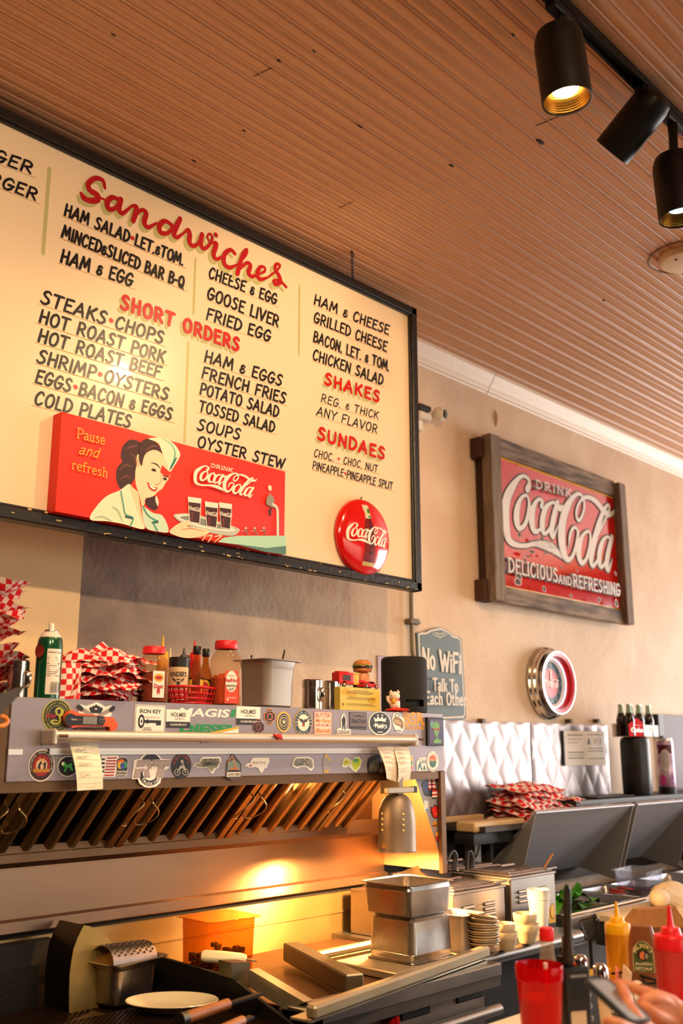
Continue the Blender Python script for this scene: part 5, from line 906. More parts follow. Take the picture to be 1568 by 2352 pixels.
# square alien picture in a black frame on the corner
p0 = PY(985, 1674, YH-.014); A = PxArt(YH-.0145, e=.0002); q0, q1 = A.q((982, 1650)), A.q((1021, 1714)); a0, a1 = A.q((984, 1647)), A.q((1020, 1647))
px0, px1, pz0, pz1 = q0[0], q1[0]-.003, A.q((1000, 1713))[1], A.q((1000, 1648))[1]
al = thing('alien_picture', 'small black-framed purple picture of a green alien on the hood corner', 'picture', ((px0+px1)/2, YH-.01, pz0)); part(al, 'frame', MB().box((px0, YH-.014, pz0), (px1, YH-.003, pz1), BLACKP(), .001))
cx_, cz_, w_, h_ = (px0+px1)/2, (pz0+pz1)/2, (px1-px0), (pz1-pz0); A.rect(C('4a2c5e', .35), px0+w_*.1, pz0+h_*.07, px1-w_*.06, pz1-h_*.07); A.ell(C('35245a', .35), cx_+w_*.2, cz_-h_*.1, w_*.22, h_*.3); A.ell(C('5c8a7a', .35), cx_-w_*.24, cz_+h_*.25, w_*.13, h_*.13)
gn = C('5f9a3c', .35); A.smooth(gn, [(cx_+w_*x, cz_+h_*y) for x, y in ((-.2,.14),(-.1,.32),(.08,.34),(.22,.2),(.18,0),(.06,-.16),(-.04,-.14),(-.16,0))]); A.smooth(gn, [(cx_+w_*x, cz_+h_*y) for x, y in ((-.02,-.12),(.08,-.12),(.08,-.24),(.28,-.3),(.26,-.4),(-.18,-.4),(-.14,-.3),(-.02,-.24))])
for s_ in (-.1, .12): A.ell(C('a8261c', .3), cx_+w_*s_, cz_+h_*.08, w_*.07, h_*.055, 14, .5 if s_ > 0 else -.5)
part(al, 'print', A.mb, fixn=False)
# stickers on the triangular end plate
def endst(cx, cy, label, draw):
    A = rel(cx, cy, YH+.0178, .00016); c = A.c; draw(A); return solo('sticker', label, 'sticker', A.mb, 'stickers on the hood end plate', org=tuple(c), fixn=False)
def e_hand(A):
    A.slab(K_, [(-18,8),(-17,14),(-10,18),(-5,19),(-3,25),(2,26),(6,24),(10,26),(13,22),(13,0),(18,-4),(19,-20),(8,-24),(4,-17),(-6,-17),(-12,-14)], .0008); A.smooth(C('38406e'), [(-16,8),(-10,15),(-4,15),(-4,-2),(-10,-12)])
    for x in (0, 8.5):
        for i in range(6): A.rect(C('c22c34' if i % 2 else 'e8dccf'), x-3, 22-i*4, x+3.4, 18-i*4)
    for i in range(4): A.rect(C('c22c34' if i % 2 == 0 else 'e8dccf'), 4, -4-i*4, 17, -8-i*4)
endst(986, 1811, 'stars-and-stripes hand sticker at the top of the hood end plate', e_hand)
endst(979, 1850, 'tiny pale blue and white sticker on the hood end plate', lambda A: (A.slab(C('c9d3dc'), [(-4,-13),(-6,12),(4,9),(4,-2),(1,-13)], .0006), A.rect(C('e8d8c0'), -3, -3, 3, 7), A.rect(C('3f6fa6'), -2, -12, 2, -8)))
endst(998, 1865, 'red flame-haired sticker on the hood end plate', lambda A: (A.slab(C('5a1414'), [(-10,0),(-9,13),(-4,10),(0,18),(5,12),(8,16),(8,-8),(3,-15),(-4,-13)], .0006), A.smooth(C('d8221c'), [(-6,2),(-6,10),(-3,8),(0,13),(4,10),(6,4),(6,-8),(2,-12),(-3,-9)]), A.ell(C('e8b060'), 3, -5, 1.6, 1.6, 8)))
endst(998, 1894, 'small orange burger sticker on the hood end plate', lambda A: (A.slab(C('c9822c'), A.ellpts(0, 0, 5.5, 8), .0006), A.rect(C('5a2a14'), -5, -4, 5, -1)))
endst(1004, 1921, 'red french-fry carton sticker low on the hood end plate', lambda A: (A.slab(C('a8481c'), [(-6,2),(-4,12),(6,12),(7,-10),(2,-13),(-4,-8)], .0006), A.rect(C('e0a83a'), -4, 0, 5, 10), A.ell(C('c22420'), 1.5, -5, 5, 6.5, 14)))
# order tickets under the rail
def ticket(label, px, extra=None, bend=.012):
    P = [PY(x, y, YH-.034) for x, y in px]; g = MB(); PAPT = C('efe5c6' if extra != 'b' else 'ead8bf', .6); N = 8; vs_ = []
    for j in range(N+1):
        t = j/N; l = P[0].lerp(P[3], t); r = P[1].lerp(P[2], t); y = YH-.03-bend*sin(t*2.4)-.006*t
        for i in range(5): q = l.lerp(r, i/4); vs_.append(V((q.x, y-.004*sin(i*.8+t*2), q.z)))
    fs = [(j*5+i, j*5+i+1, (j+1)*5+i+1, (j+1)*5+i) for j in range(N) for i in range(4)]; g.add(vs_, fs, PAPT)
    g.add([v+V((0, .0004, 0)) for v in vs_], fs, PAPT)
    A = Art(lambda u, v, o: V((P[0].lerp(P[3], v).lerp(P[1].lerp(P[2], v), u).x, YH-.03-bend*sin(v*2.4)-.006*v-.004*sin(u*3.2+v*2)-.0014-o, P[0].lerp(P[3], v).lerp(P[1].lerp(P[2], v), u).z)), e=.0001); LG = C('a9a47c', .6); IKB = C('6a70a0', .6)
    for v in (.1, .22, .36, .5, .62, .74, .86): A.line(LG, [(.05, v), (.5, v), (.95, v)], .006)
    A.line(LG, [(.72, .1), (.72, .9)], .006)
    rn = random.Random(label)
    for v in (.17, .2, .3, .33, .45, .48, .66, .7): 
        x = .12; pts = []
        while x < rn.uniform(.45, .85): pts.append((x, v+rn.uniform(-.018, .018))); x += .04
        if len(pts) > 2: A.ribbon(IKB if v < .22 else C('77745e', .6), pts, .008, 2)
    A.rect(C('77745e', .6), .3, .945, .7, .95)
    t = thing('order_ticket', label, 'order ticket', (P[0]+P[1])/2, 'order tickets under the rail'); part(t, 'paper', g, fixn=False); part(t, 'writing', A.mb, fixn=False)
ticket('long cream handwritten order ticket hanging from the rail at left', [(160, 1702), (227, 1708), (233, 1812), (170, 1816)])
ticket('left one of the overlapping pair of pale tickets by the heat lamp', [(867, 1714), (908, 1714), (908, 1796), (880, 1788)], 'b')
ticket('right one of the overlapping pair of pale tickets by the heat lamp', [(904, 1714), (940, 1714), (936, 1790), (904, 1797)], 'b', .016)
q = PY(636, 1694, YH-.064); solo('red_clip', 'little crumpled red twist tie on the hood rail', 'clip', MB().tube(crom([q+V((a*.001, -.004+.002*sin(i), b*.001)) for i, (a, b) in enumerate([(-16, 8), (-6, 2), (2, -4), (10, 4), (14, -4), (4, 2), (-8, 4), (12, 8)])], 4), .0035, C('c0261c', .5), 6))
# orange folding thermometer
TZ = PY(210, 1655, YH-.004); k_ = DEP(TZ)/FP; A = rel(206, 1654, YH-.003, .0012); ORG_ = C('e8571c', .4)
th = thing('thermometer', 'orange folding food thermometer with a grey screen stuck on the hood', 'thermometer', A.c); body = rel(206, 1654, YH-.003, .001)
body.slab(ORG_, crom([V((x, y, 0)) for x, y in ((-62, 4),(-56,17),(-45,20),(-36,15),(30,8),(46,6),(52,-2),(58,-10),(52,-22),(40,-22),(34,-14),(-30,-16),(-46,-18),(-58,-10))], 3, True), .016); part(th, 'body', body.mb)
f = rel(206, 1654, YH-.0225, .0005); f.poly(K_, f.rrect(-48, -11, 35, 9.5, 6)); f.ell(K_, -44, 0, 13, 14); f.rect(C('8f8a84', .3), -16, -10+1, 16, 7.5, 1.5); f.rect(C('77716a', .2), -14, -7.5, 14, 6, 1)
for x in (24, 31.5): f.ell(C('bdb6ae'), x, -1, 3.4, 5.6, 14); f.ell(K_, x, -1, 2.8, 4.8, 14)
f.text(W_, 'Thermo', -38, 1, 4, 13); f.text(RD, 'pro', -26, 1, 4, 8); part(th, 'face', f.mb, 'black face with grey screen', fixn=False)
pr_ = rel(206, 1654, YH-.01, .0005); part(th, 'probe', MB().rod(pr_.map(-30, -19, .002), pr_.map(34, -19.5, .002), .002, CHROME(), 8))
# ================================================================== THINGS ON TOP OF THE HOOD
ZH = HZ1+.0005
def at(px, y, z=ZH): p = PY(px, 1600, y); return V((p.x, y, z))
def hpx(px, py, y): return PY(px, py, y).z
def TT(c, rz=0): return Mx.Translation(V(c)) @ Mx.Rotation(rz, 4, 'Z')
GLS = tint('clear_plastic', 'f6e6d4', .12, .04, .0, 'd8b48c')
AMB = tint('amber_glass', 'dca468', .08, .05, .02)
SPICE = mat('red_spice_powder', '6a160a', .9, bump=.5, bscale=140, var=.6, vscale=60, col2='8a2410')
SPICE2 = mat('orange_spice_powder', 'b5381a', .9, bump=.4, bscale=140, var=.5, vscale=40, col2='c9501f')
RCAP = C('d8202a', .38)
def checker_mat():
    if 'checked_paper' in MC: return MC['checked_paper']
    m = mat('checked_paper', 'f2dcd0', .5, spec=.3); N = m.node_tree.nodes; L = m.node_tree.links; uv = N.new('ShaderNodeUVMap'); uv.uv_map = 'UVMap'; ck_ = N.new('ShaderNodeTexChecker'); ck_.inputs['Scale'].default_value = 1; ck_.inputs['Color1'].default_value = lin('d8222a'); ck_.inputs['Color2'].default_value = lin('f4ddd2'); L.new(uv.outputs[0], ck_.inputs[0]); L.new(ck_.outputs[0], N['Principled BSDF'].inputs['Base Color']); 
    N['Principled BSDF'].inputs['Subsurface Weight'].default_value = 0; return m
CHK = checker_mat()
def sheet(w_, d_, f, n=14, cell=.0125, seed=0):
    """a crumpled square of checked paper: f(u,v) -> (dx,dy,z)"""
    rn = random.Random(seed); ph = [rn.uniform(0, 6.28) for _ in range(6)]; b = MB(); vs_ = []; uv = []
    for j in range(n+1):
        for i in range(n+1):
            u, v = (i/n-.5), (j/n-.5); x, y, z = f(u, v); z += .005*sin(9*u+ph[0]+5*v)+.004*sin(13*v+ph[1]-6*u)+.003*sin(21*u+17*v+ph[2]); x += .004*sin(12*v+ph[3]); y += .004*sin(12*u+ph[4])
            vs_.append(V((x, y, z))); uv.append((u*w_/cell+50, v*d_/cell+50))
    fs = [(j*(n+1)+i, j*(n+1)+i+1, (j+1)*(n+1)+i+1, (j+1)*(n+1)+i) for j in range(n) for i in range(n)]
    return b.add(vs_, fs, CHK, None, uv)
def paper(label, c, w_, d_, rz, tilt, fold, seed, grp, cell=.015):
    def f(u, v):
        x, y = u*w_, v*d_; e = max(abs(u), abs(v))*2; z = fold*(max(0, e-.55)/.45)**1.5*(1 if fold > 0 else 1)
        z += x*tilt[0]+y*tilt[1]; return x, y, z
    b = sheet(w_, d_, f, 14, cell, seed); b.xf(TT(c, rz)); return solo('paper_liner', label, 'paper', b, grp, org=tuple(c), sharp=180, fixn=False)
def basket(name, label, c, rz, L, Wd, h, grp=None, m=None):
    m = m or C('c81a1e', .35); t = thing(name, label, 'basket', c, grp); T = TT(c, rz); b = MB(); N = 40
    def ring(k, z): return [T @ V((L/2*k*math.copysign(abs(cos(a))**.7, cos(a)), Wd/2*k*math.copysign(abs(sin(a))**.7, sin(a)), z)) for a in [2*pi*i/N for i in range(N)]]
    for k, z, r in ((.8, .004, .003), (.86, h*.36, .0028), (.92, h*.66, .0028), (1.0, h, .0042)): b.tube(ring(k, z), r, m, 6, True)
    r0, r1 = ring(.8, .004), ring(1.0, h)
    for i in range(N): b.bar(r0[i], r1[i], .0048, .0022, m)
    part(t, 'wall_lattice', b); part(t, 'base', MB().prism([p+V((0, 0, -.003)) for p in r0], (0, 0, .003), m)); return t
# left-hand tower of checked papers, cut by the photo edge
yc = 2.33; c0 = at(-18, yc)
for i in range(15):
    t_ = i/14; z = ZH+.012+.018*i; L_ = ['lowest', 'second', 'third', 'fourth', 'fifth', 'sixth', 'seventh', 'middle', 'ninth', 'tenth', 'eleventh', 'twelfth', 'thirteenth', 'last but one', 'topmost'][i]
    paper('%s red-checked paper of the tall pile at the left photo edge%s' % (L_, ', counted from below' if 0 < i < 13 else ''), V((c0.x-.075+.012*sin(i*1.9), yc+.05, z)), .25, .2, .3*sin(i*2.3), (.1*sin(i), .05*cos(i*1.3)), .03+.014*sin(i*1.7), i, 'tall pile of checked papers')
# metal shaker left
def shaker(label, px0, px1, ytop, y, grp='steel shakers on the hood', hs=1):
    c = at((px0+px1)/2, y); k = DEP(c)/FP; r = (px1-px0)/2*k; h = hpx((px0+px1)/2, ytop, y)-ZH; t = thing('metal_shaker', label, 'shaker', c, grp); T = TT(c); M_ = mat('polished_can', 'c9c0b4', .16, 1)
    part(t, 'body', MB().lathe([(1e-4, 0), (r*.97, 0), (r*.98, .003), (r*.94, h*.72), (r*.94, h*.74)], M_, 32, (0, 0, 0), T))
    part(t, 'lid', MB().lathe([(r*.96, h*.72), (r, h*.73), (r, h*.78), (r*.97, h*.785), (r, h*.79), (r, h*.86), (r*.97, h*.865), (r, h*.87), (r, h*.95), (r*.9, h*.985), (1e-4, h)], M_, 32, (0, 0, 0), T))
    a = toCam(c)+.75*hs; u = V((cos(a), sin(a), 0)); part(t, 'handle', MB().tube(crom([c+u*(r*.93)+V((0, 0, h*.66)), c+u*(r*1.3)+V((0, 0, h*.66)), c+u*(r*1.42)+V((0, 0, h*.5)), c+u*(r*1.25)+V((0, 0, h*.3)), c+u*(r*.93)+V((0, 0, h*.3))], 5), .007, M_, 8, False, .25)); return t
shaker('lidded steel shaker behind the green spray can at far left', 14, 62, 1515, 2.27)
# green aerosol can
c = at(107, 2.25); k = DEP(c)/FP; r = 29.5*k; zt_ = hpx(107, 1464, 2.25); t = thing('spray_can', 'green cooking-spray can with a white nozzle and nutrition label', 'spray can', c); T = TT(c); GRN = mat('green_can', '12502e', .22, .3, coat=.4)
part(t, 'body', MB().lathe([(1e-4, 0), (r, 0), (r*1.01, .004), (r, .008), (r, zt_-ZH-.022), (r*.93, zt_-ZH-.006), (r*.85, zt_-ZH)], GRN, 40, (0, 0, 0), T)); z_ = zt_-ZH
part(t, 'shoulder', MB().lathe([(r*.86, z_-.001), (r*.7, z_+.009), (r*.52, z_+.014)], C('e8ddcf', .3), 40, (0, 0, 0), T)); part(t, 'valve_ring', MB().lathe([(r*.5, z_+.013), (r*.52, z_+.016), (r*.48, z_+.019), (r*.25, z_+.02), (1e-4, z_+.02)], PANST(), 32, (0, 0, 0), T)); part(t, 'nozzle', MB().cyl(.0068, z_+.019, z_+.036, C('f2e6da', .4), 20, c-V((0, 0, 0)), None, .001).xf(Mx.Translation((0, 0, 0))) if False else MB().cyl(.0068, z_+.019, z_+.036, C('f2e6da', .4), 20, (0, 0, 0), T, .001))
A = Art(cylmap(c, r, toCam(c)+.28), e=.0003, sub=10); A.rect(C('efe4d4', .4), -.014, .01, .024, z_-.03); A.sub = 0
KK = C('1f1c1a', .5); A.text(KK, 'Nutrition Facts', .005, z_-.038, .0052, .034, .01)
for i in range(20): 
    z = z_-.048-i*.0048
    if z < .05: break
    A.rect(KK, -.012+(0 if i % 3 else .0), z, .022-(.012 if i % 4 == 1 else .004*(i % 3)), z+(.0022 if i in (1, 4, 12) else .0011))
for i in range(11): A.rect(KK, -.002+i*.0021, .014, -.002+i*.0021+.0008+(i % 3)*.0003, .04)
A.ell(C('8a2a24', .4), -.031, z_-.036, .012, .016, 20); part(t, 'label', A.mb, 'white nutrition label', fixn=False)
# basket with papers behind the can
bc = at(232, 2.31); bk = basket('serving_basket', 'red plastic basket holding checked papers beside the green spray can', bc, .55, .2, .13, .05, 'red plastic baskets on the hood')
nm_ = ['bottom', 'second', 'third', 'fourth', 'fifth', 'sixth', 'seventh', 'eighth', 'ninth']
for i in range(9):
    paper('%s checked paper in the crumpled heap over the red basket by the green can' % nm_[i], bc+V((.01*sin(i*2), .008*cos(i*3), .04+.0115*i)), .235-.006*i, .2, .55+.25*sin(i*1.7), (.06*sin(i*1.1), .05*cos(i)), -.022+.012*sin(i*2.1), 30+i, 'checked papers heaped over the basket')
def flap(label, quad, seed, y=2.3, n=10):       # a corner of paper standing up out of the heap
    P = [PY(a, b, yy) for a, b, yy in quad]; b = MB(); vs_ = []; uv = []; rn = random.Random(seed)
    for j in range(n+1):
        for i in range(n+1):
            u, v = i/n, j/n; q = P[0].lerp(P[1], u).lerp(P[3].lerp(P[2], u), v); q = q+V((0, -.012*sin(pi*u)*sin(pi*v)+.004*sin(7*u+seed), 0)); vs_.append(q); uv.append((u*(P[1]-P[0]).length/.015+50, v*(P[3]-P[0]).length/.015+50))
    fs = [(j*(n+1)+i, j*(n+1)+i+1, (j+1)*(n+1)+i+1, (j+1)*(n+1)+i) for j in range(n) for i in range(n)]; b.add(vs_, fs, CHK, None, uv); return solo('paper_liner', label, 'paper', b, 'checked papers heaped over the basket', sharp=180, fixn=False)
flap('checked paper with one corner pointing up at the top of the heap', [(165, 1520, 2.31), (238, 1473, 2.33), (284, 1518, 2.34), (200, 1545, 2.31)], 1)
flap('checked paper hanging down between the green can and the basket', [(136, 1522, 2.27), (186, 1522, 2.26), (178, 1611, 2.235), (134, 1611, 2.24)], 2)
flap('checked paper draped over the left end of the red basket', [(176, 1562, 2.235), (186, 1528, 2.25), (182, 1606, 2.228), (158, 1608, 2.228)], 3)
flap('checked paper hanging off the right end of the red basket', [(268, 1535, 2.28), (312, 1540, 2.3), (300, 1612, 2.26), (284, 1612, 2.25)], 5)
flap('crumpled checked paper at the upper right of the heap', [(240, 1518, 2.32), (306, 1516, 2.34), (308, 1562, 2.3), (244, 1556, 2.27)], 6)
# seasoning jars
def jar(label, px0, px1, yt, yb, y, fill, fh, grp='large red-capped seasoning jars'):
    c = at((px0+px1)/2, y); k = DEP(c)/FP; R = (px1-px0)/2*k; H = hpx((px0+px1)/2, yt, y)-ZH; t = thing('seasoning_jar', label, 'jar', c, grp); rz = toCam(c)+.42; R *= .9; T = TT(c, rz); n = 32
    def sq(s_, z, p): return [T @ V((R*s_*math.copysign(abs(cos(a))**p, cos(a)), R*s_*math.copysign(abs(sin(a))**p, sin(a)), z)) for a in [2*pi*i/n for i in range(n)]]
    part(t, 'body', MB().loft([sq(.96, 0, .62), sq(1.0, .004, .6), sq(1.0, H*.68, .6), sq(.95, H*.74, .66), sq(.72, H*.84, .9), sq(.68, H*.86, 1), sq(.68, H*.9, 1)], GLS, True, False))
    top = sq(.93, H*fh, .6); b = MB().loft([sq(.93, .005, .6), top], fill, True, False); m = len(top); cc = sum(top, V())/m; up = []
    lo = [[cc.lerp(p, s_)+V((0, 0, H*.06*math.sqrt(1-s_)+.006*sin(9*s_+i))) for i, p in enumerate(top)] for s_ in (1, .7, .4, .1)]; lo[0] = top; b.loft(lo, fill, False, True); part(t, 'contents', b)
    part(t, 'cap', MB().lathe([(1e-4, H), (R*.74, H), (R*.8, H-.004), (R*.82, H*.875), (R*.8, H*.868), (R*.68, H*.868)], RCAP, 40, (0, 0, 0), T)); return t, c, R, H
t, c, R, H = jar('red-capped seasoning jar of dark red powder with a small white label', 313, 385, 1485, 1612, 2.27, SPICE, .48)
def flatlab(t, c, R, da, w_, z0, z1, draw):
    a = toCam(c)+da; n_ = V((cos(a), sin(a), 0)); u_ = V((-sin(a), cos(a), 0)); A = Art(lambda u, v, o: V(c)+n_*(R+o)+u_*u+V((0, 0, v)), e=.0004); A.rect(C('f0e6da', .4), -w_/2, z0, w_/2, z1, .002); draw(A, w_, z0, z1); part(t, 'label', A.mb, fixn=False)
def lab1(A, w_, a, b): A.ell(C('d9a42c', .4), 0, b-.018, w_*.42, .011); A.ell(RD, 0, b-.018, w_*.3, .005); A.text(RD, 'Dust', 0, b-.04, .011, w_*.8, .03); A.smooth(RD, [(-.003, a+.008), (-.004, a+.022), (0, a+.03), (.004, a+.022), (.003, a+.008), (0, a+.016)])
flatlab(t, c, R*1.004, .42, .034, .014, .085, lab1)
t, c, R, H = jar('red-capped seasoning jar of orange powder with an orange label', 480, 553, 1472, 1622, 2.26, SPICE2, .42)
def lab2(A, w_, a, b):
    A.rect(C('e0462c', .4), -w_/2, a, w_/2, b-.0, .002); A.ell(C('f0e4d6', .4), 0, b-.03, w_*.46, .03); A.text(RD, "FRANK'S", 0, b-.014, .004, w_*.5); A.text(RD, 'RedHot', 0, b-.026, .011, w_*.95, .03); A.text(K_, 'NASHVILLE', 0, b-.042, .0065, w_*.86, .02); A.text(K_, 'HOT', 0, b-.052, .0065, w_*.4, .02); A.text(W_, 'SEASONING', 0, b-.076, .004, w_*.7); A.ell(W_, -w_*.3, a+.01, .003, .003, 10)
flatlab(t, c, R*1.004, .42, .040, .006, .098, lab2)
# squeeze bottles behind
def squeeze(label, px, yt, y, w_px, col, tipcol, grp='squeeze bottles behind the jars on the hood', zb_=ZH, H=None, tip=.35, name='squeeze_bottle', capcol=None):
    c = at(px, y, zb_); k = DEP(c)/FP; r = w_px/2*k; zt_ = hpx(px, yt, y) if H is None else zb_+H; H = zt_-zb_; t = thing(name, label, 'bottle', c, grp); T = TT(c); tl_ = H*tip
    part(t, 'body', MB().lathe([(1e-4, 0), (r*.96, 0), (r, .005), (r, H-tl_-.012), (r*.96, H-tl_)], col, 36, (0, 0, 0), T))
    part(t, 'nozzle_cap', MB().lathe([(r*.98, H-tl_-.004), (r*1.03, H-tl_), (r*1.03, H-tl_*.72), (r*.98, H-tl_*.68), (r*.62, H-tl_*.66), (r*.58, H-tl_*.55), (r*.3, H-tl_*.52), (r*.2, H-tl_*.3), (r*.11, H-.002), (1e-4, H)], capcol or tipcol, 36, (0, 0, 0), T)); return t
squeeze('yellow squeeze bottle with only its nozzle showing behind the dark red jar', 369, 1459, 2.36, 26, C('e0a018', .4), C('eab01c', .4))
squeeze('cream squeeze bottle with a tiny red tip behind the seasoning jars', 387, 1486, 2.37, 22, C('e8d8c0', .4), C('e8c8a8', .4))
squeeze('red squeeze bottle behind the black-capped sauce bottles', 443, 1469, 2.38, 30, C('d0181c', .4), C('da1c20', .4))
squeeze('dark squeeze bottle with a grey nozzle behind the cream seasoning tub', 419, 1486, 2.36, 30, C('2c2a2a', .4), C('4a4a4c', .4), tip=.25)
# black-lidded tub
bz = ZH+.03
c = at(408, 2.295, ZH+.012); k = DEP(c)/FP; r = 23*k; H = hpx(408, 1510, 2.295)-c.z; t = thing('seasoning_tub', 'cream-labelled seasoning tub with a black lid in the red basket', 'jar', c); T = TT(c)
part(t, 'body', MB().lathe([(1e-4, 0), (r*.95, 0), (r, .003), (r, H*.8)], C('d8b890', .4), 36, (0, 0, 0), T)); part(t, 'lid', MB().lathe([(r*.98, H*.76), (r*1.02, H*.77), (r*1.02, H*.985), (r*.96, H), (1e-4, H)], C('161414', .4), 36, (0, 0, 0), T))
A = Art(cylmap(c, r, toCam(c)), e=.0003, sub=12); A.rect(C('b5283c', .4), -.032, H*.06, .032, H*.24); A.sub = 0; A.text(K_, "KINDER'S", 0, H*.6, H*.11, r*1.75, .03); A.text(W_, 'THAI BBQ', 0, H*.15, H*.07, r*1.1); A.text(K_, 'SEASONING', 0, H*.28, H*.05, r*1.2)
A.smooth(K_, [(-.017, H*.52), (-.008, H*.47), (0, H*.49), (.008, H*.47), (.017, H*.52), (.012, H*.44), (.005, H*.42), (.003, H*.34), (-.003, H*.34), (-.005, H*.42), (-.012, H*.44)]); part(t, 'label', A.mb, fixn=False)
def sauce(label, px, yt, y, wpx, liq, lab, frac, zb_=ZH, grp='little hot sauce bottles in the hood basket', capcol='161414'):
    c = at(px, y, zb_); k = DEP(c)/FP; r = wpx/2*k; H = hpx(px, yt, y)-zb_; t = thing('sauce_bottle', label, 'bottle', c, grp); T = TT(c)
    part(t, 'glass', MB().lathe([(1e-4, 0), (r*.95, 0), (r, .004), (r, H*.45), (r*.9, H*.53), (r*.5, H*.68), (r*.44, H*.74), (r*.42, H*.88)], AMB, 32, (0, 0, 0), T)); part(t, 'sauce', MB().lathe([(1e-4, .003), (r*.88, .003), (r*.88, H*frac), (1e-4, H*frac)], liq, 28, (0, 0, 0), T))
    part(t, 'cap', MB().lathe([(r*.5, H*.85), (r*.54, H*.86), (r*.54, H*.985), (r*.48, H), (1e-4, H)], C(capcol, .4), 28, (0, 0, 0), T))
    if lab: 
        A = Art(cylmap(c, r, toCam(c)), e=.0004, sub=10); lab(A, r, H); part(t, 'label', A.mb, fixn=False)
    return t
sauce('black-capped sauce bottle with amber glass and a yellow-edged label', 449, 1484, 2.29, 34, mat('brown_sauce', '6a2410', .4), lambda A, r, H: (A.rect(C('d9b03a', .4), -r*1.2, .02, -r*.55, H*.42), A.rect(C('d9b03a', .4), r*.55, .02, r*1.2, H*.42), A.rect(C('2a1c14', .4), -r*1.2, H*.39, -r*.55, H*.42), A.rect(C('2a1c14', .4), r*.55, H*.39, r*1.2, H*.42)), .37, ZH+.012)
sauce('black-capped sauce bottle with a green label and yellow circle', 470, 1490, 2.32, 32, mat('green_sauce', 'a09030', .4), lambda A, r, H: (A.rect(C('161612', .4), -r*.9, .02, r*.9, H*.42), A.rect(C('7da02c', .4), -r*.9, .02, r*.9, H*.16), A.ell(C('e0b52c', .4), 0, H*.3, r*.7, r*.8), A.ell(RD, 0, H*.3, r*.4, r*.5), A.rect(K_, -r*.6, H*.09, r*.6, H*.11), A.rect(K_, -r*.5, H*.125, r*.5, H*.14)), .4, ZH+.012)
basket('serving_basket', 'red plastic basket holding bottles between the two seasoning jars', at(440, 2.29), .55, .21, .12, .047, 'red plastic baskets on the hood')
# steel pan and spoons
def gnpan(w_, d_, h, m, rim=.012, taper=.9, rr=.02, th_=.0015):
    """open steam-table pan, origin under its centre, inside included"""
    def rc(a, b, r, z):
        o = []
        for cx, cy, q in ((a/2-r, b/2-r, 0), (-a/2+r, b/2-r, 90), (-a/2+r, -b/2+r, 180), (a/2-r, -b/2+r, 270)):
            for i in range(6): t_ = R_(q+i*18); o.append(V((cx+r*cos(t_), cy+r*sin(t_), z)))
        return o
    b = MB(); t2 = 2*th_
    b.loft([rc(w_*taper-.02, d_*taper-.02, rr*.8, 0), rc(w_*taper, d_*taper, rr, .008), rc(w_*(taper+.04), d_*(taper+.04), rr, h*.8), rc(w_*(taper+.05), d_*(taper+.05), rr, h*.81), rc(w_-.004, d_-.004, rr, h-.004), rc(w_+2*rim, d_+2*rim, rr*1.1, h-.003), rc(w_+2*rim+.001, d_+2*rim+.001, rr*1.1, h-.001), rc(w_+2*rim-.002, d_+2*rim-.002, rr*1.1, h), rc(w_-t2, d_-t2, rr, h-.002), rc(w_*(taper+.05)-t2, d_*(taper+.05)-t2, rr, h*.81), rc(w_*taper-t2, d_*taper-t2, rr, .01), rc(w_*taper-.02-t2, d_*taper-.02-t2, rr*.8, .003)], m, True, True); return b
c = at(613, 2.31); k = DEP(c)/FP; H = hpx(613, 1518, 2.31)-ZH; t = thing('steel_pan', 'deep steel steam-table pan with spoons standing on the hood', 'pan', c); T = TT(c, .12); part(t, 'pan', gnpan(.155, .13, H, mat('dull_pan_steel', 'a59b92', .45, .6, rvar=.08, vscale=10), .013, .86, .025).xf(T))
for px, y0, y1, x2, lb in ((654, 1492, 1535, 640, 'spoon handle sticking up at the right of the steel pan'), (577, 1507, 1530, 590, 'spoon rising just above the left rim of the steel pan')):
    a, b = PY(px, y0, 2.31), PY(x2, y1+20, 2.33); d_ = (b-a).normalized(); u = MB().tube([a, a+d_*.01, a.lerp(b, .6), b, b+V((0, 0, -.05))], [.006, .008, .0065, .005, .004], mat('dark_spoon_steel', '6a5348', .25, 1), 10, False, .45); solo('serving_spoon', lb, 'spoon', u, 'spoons in the hood pan')
shaker('taller of the pair of handled steel shakers beside the yellow box', 693, 741, 1560, 2.27, hs=1); shaker('shorter steel shaker tucked behind, touching the yellow box', 742, 782, 1563, 2.3, hs=1)
# yellow box with toys
a = PY(781, 1632, 2.25); b = PY(873, 1582, 2.25); zt_ = hpx(830, 1580, 2.25); yb = thing('card_box', 'yellow printed cardboard box with toy cars on top', 'box', ((a.x+b.x)/2, 2.25, ZH)); x0, x1 = a.x, b.x
part(yb, 'carton', MB().box((x0, 2.25, ZH), (x1, 2.33, zt_), mat('yellow_card', 'd8bb52', .55), .001)); A = Art(planeY(2.2497), .0003); h_ = zt_-ZH; w_ = x1-x0
for x, z, r in ((.15, .8, .12), (.3, .7, .1), (.5, .1, .1), (.9, .15, .14), (.78, .5, .1), (.05, .3, .1)): A.ell(C('cf9f22', .55), x0+w_*x, ZH+h_*z, w_*r, h_*r*1.2) if 0 < x-r and x+r < 1 and z+r*1.2 < 1 and z-r*1.2 > 0 else None
for i, z in enumerate((.86, .8, .74, .56, .5, .3, .25)): A.rect(C('6a5426', .6), x0+w_*(.3 if i < 1 else .15), ZH+h_*z, x1-w_*(.3 if i < 1 else .12+.05*(i % 3)), ZH+h_*z+.0012)
A.poly(C('6a5426', .6), [(x0+.006, ZH+.018), (x0+.016, ZH+.018), (x0+.011, ZH+.027)]); part(yb, 'print', A.mb, fixn=False)
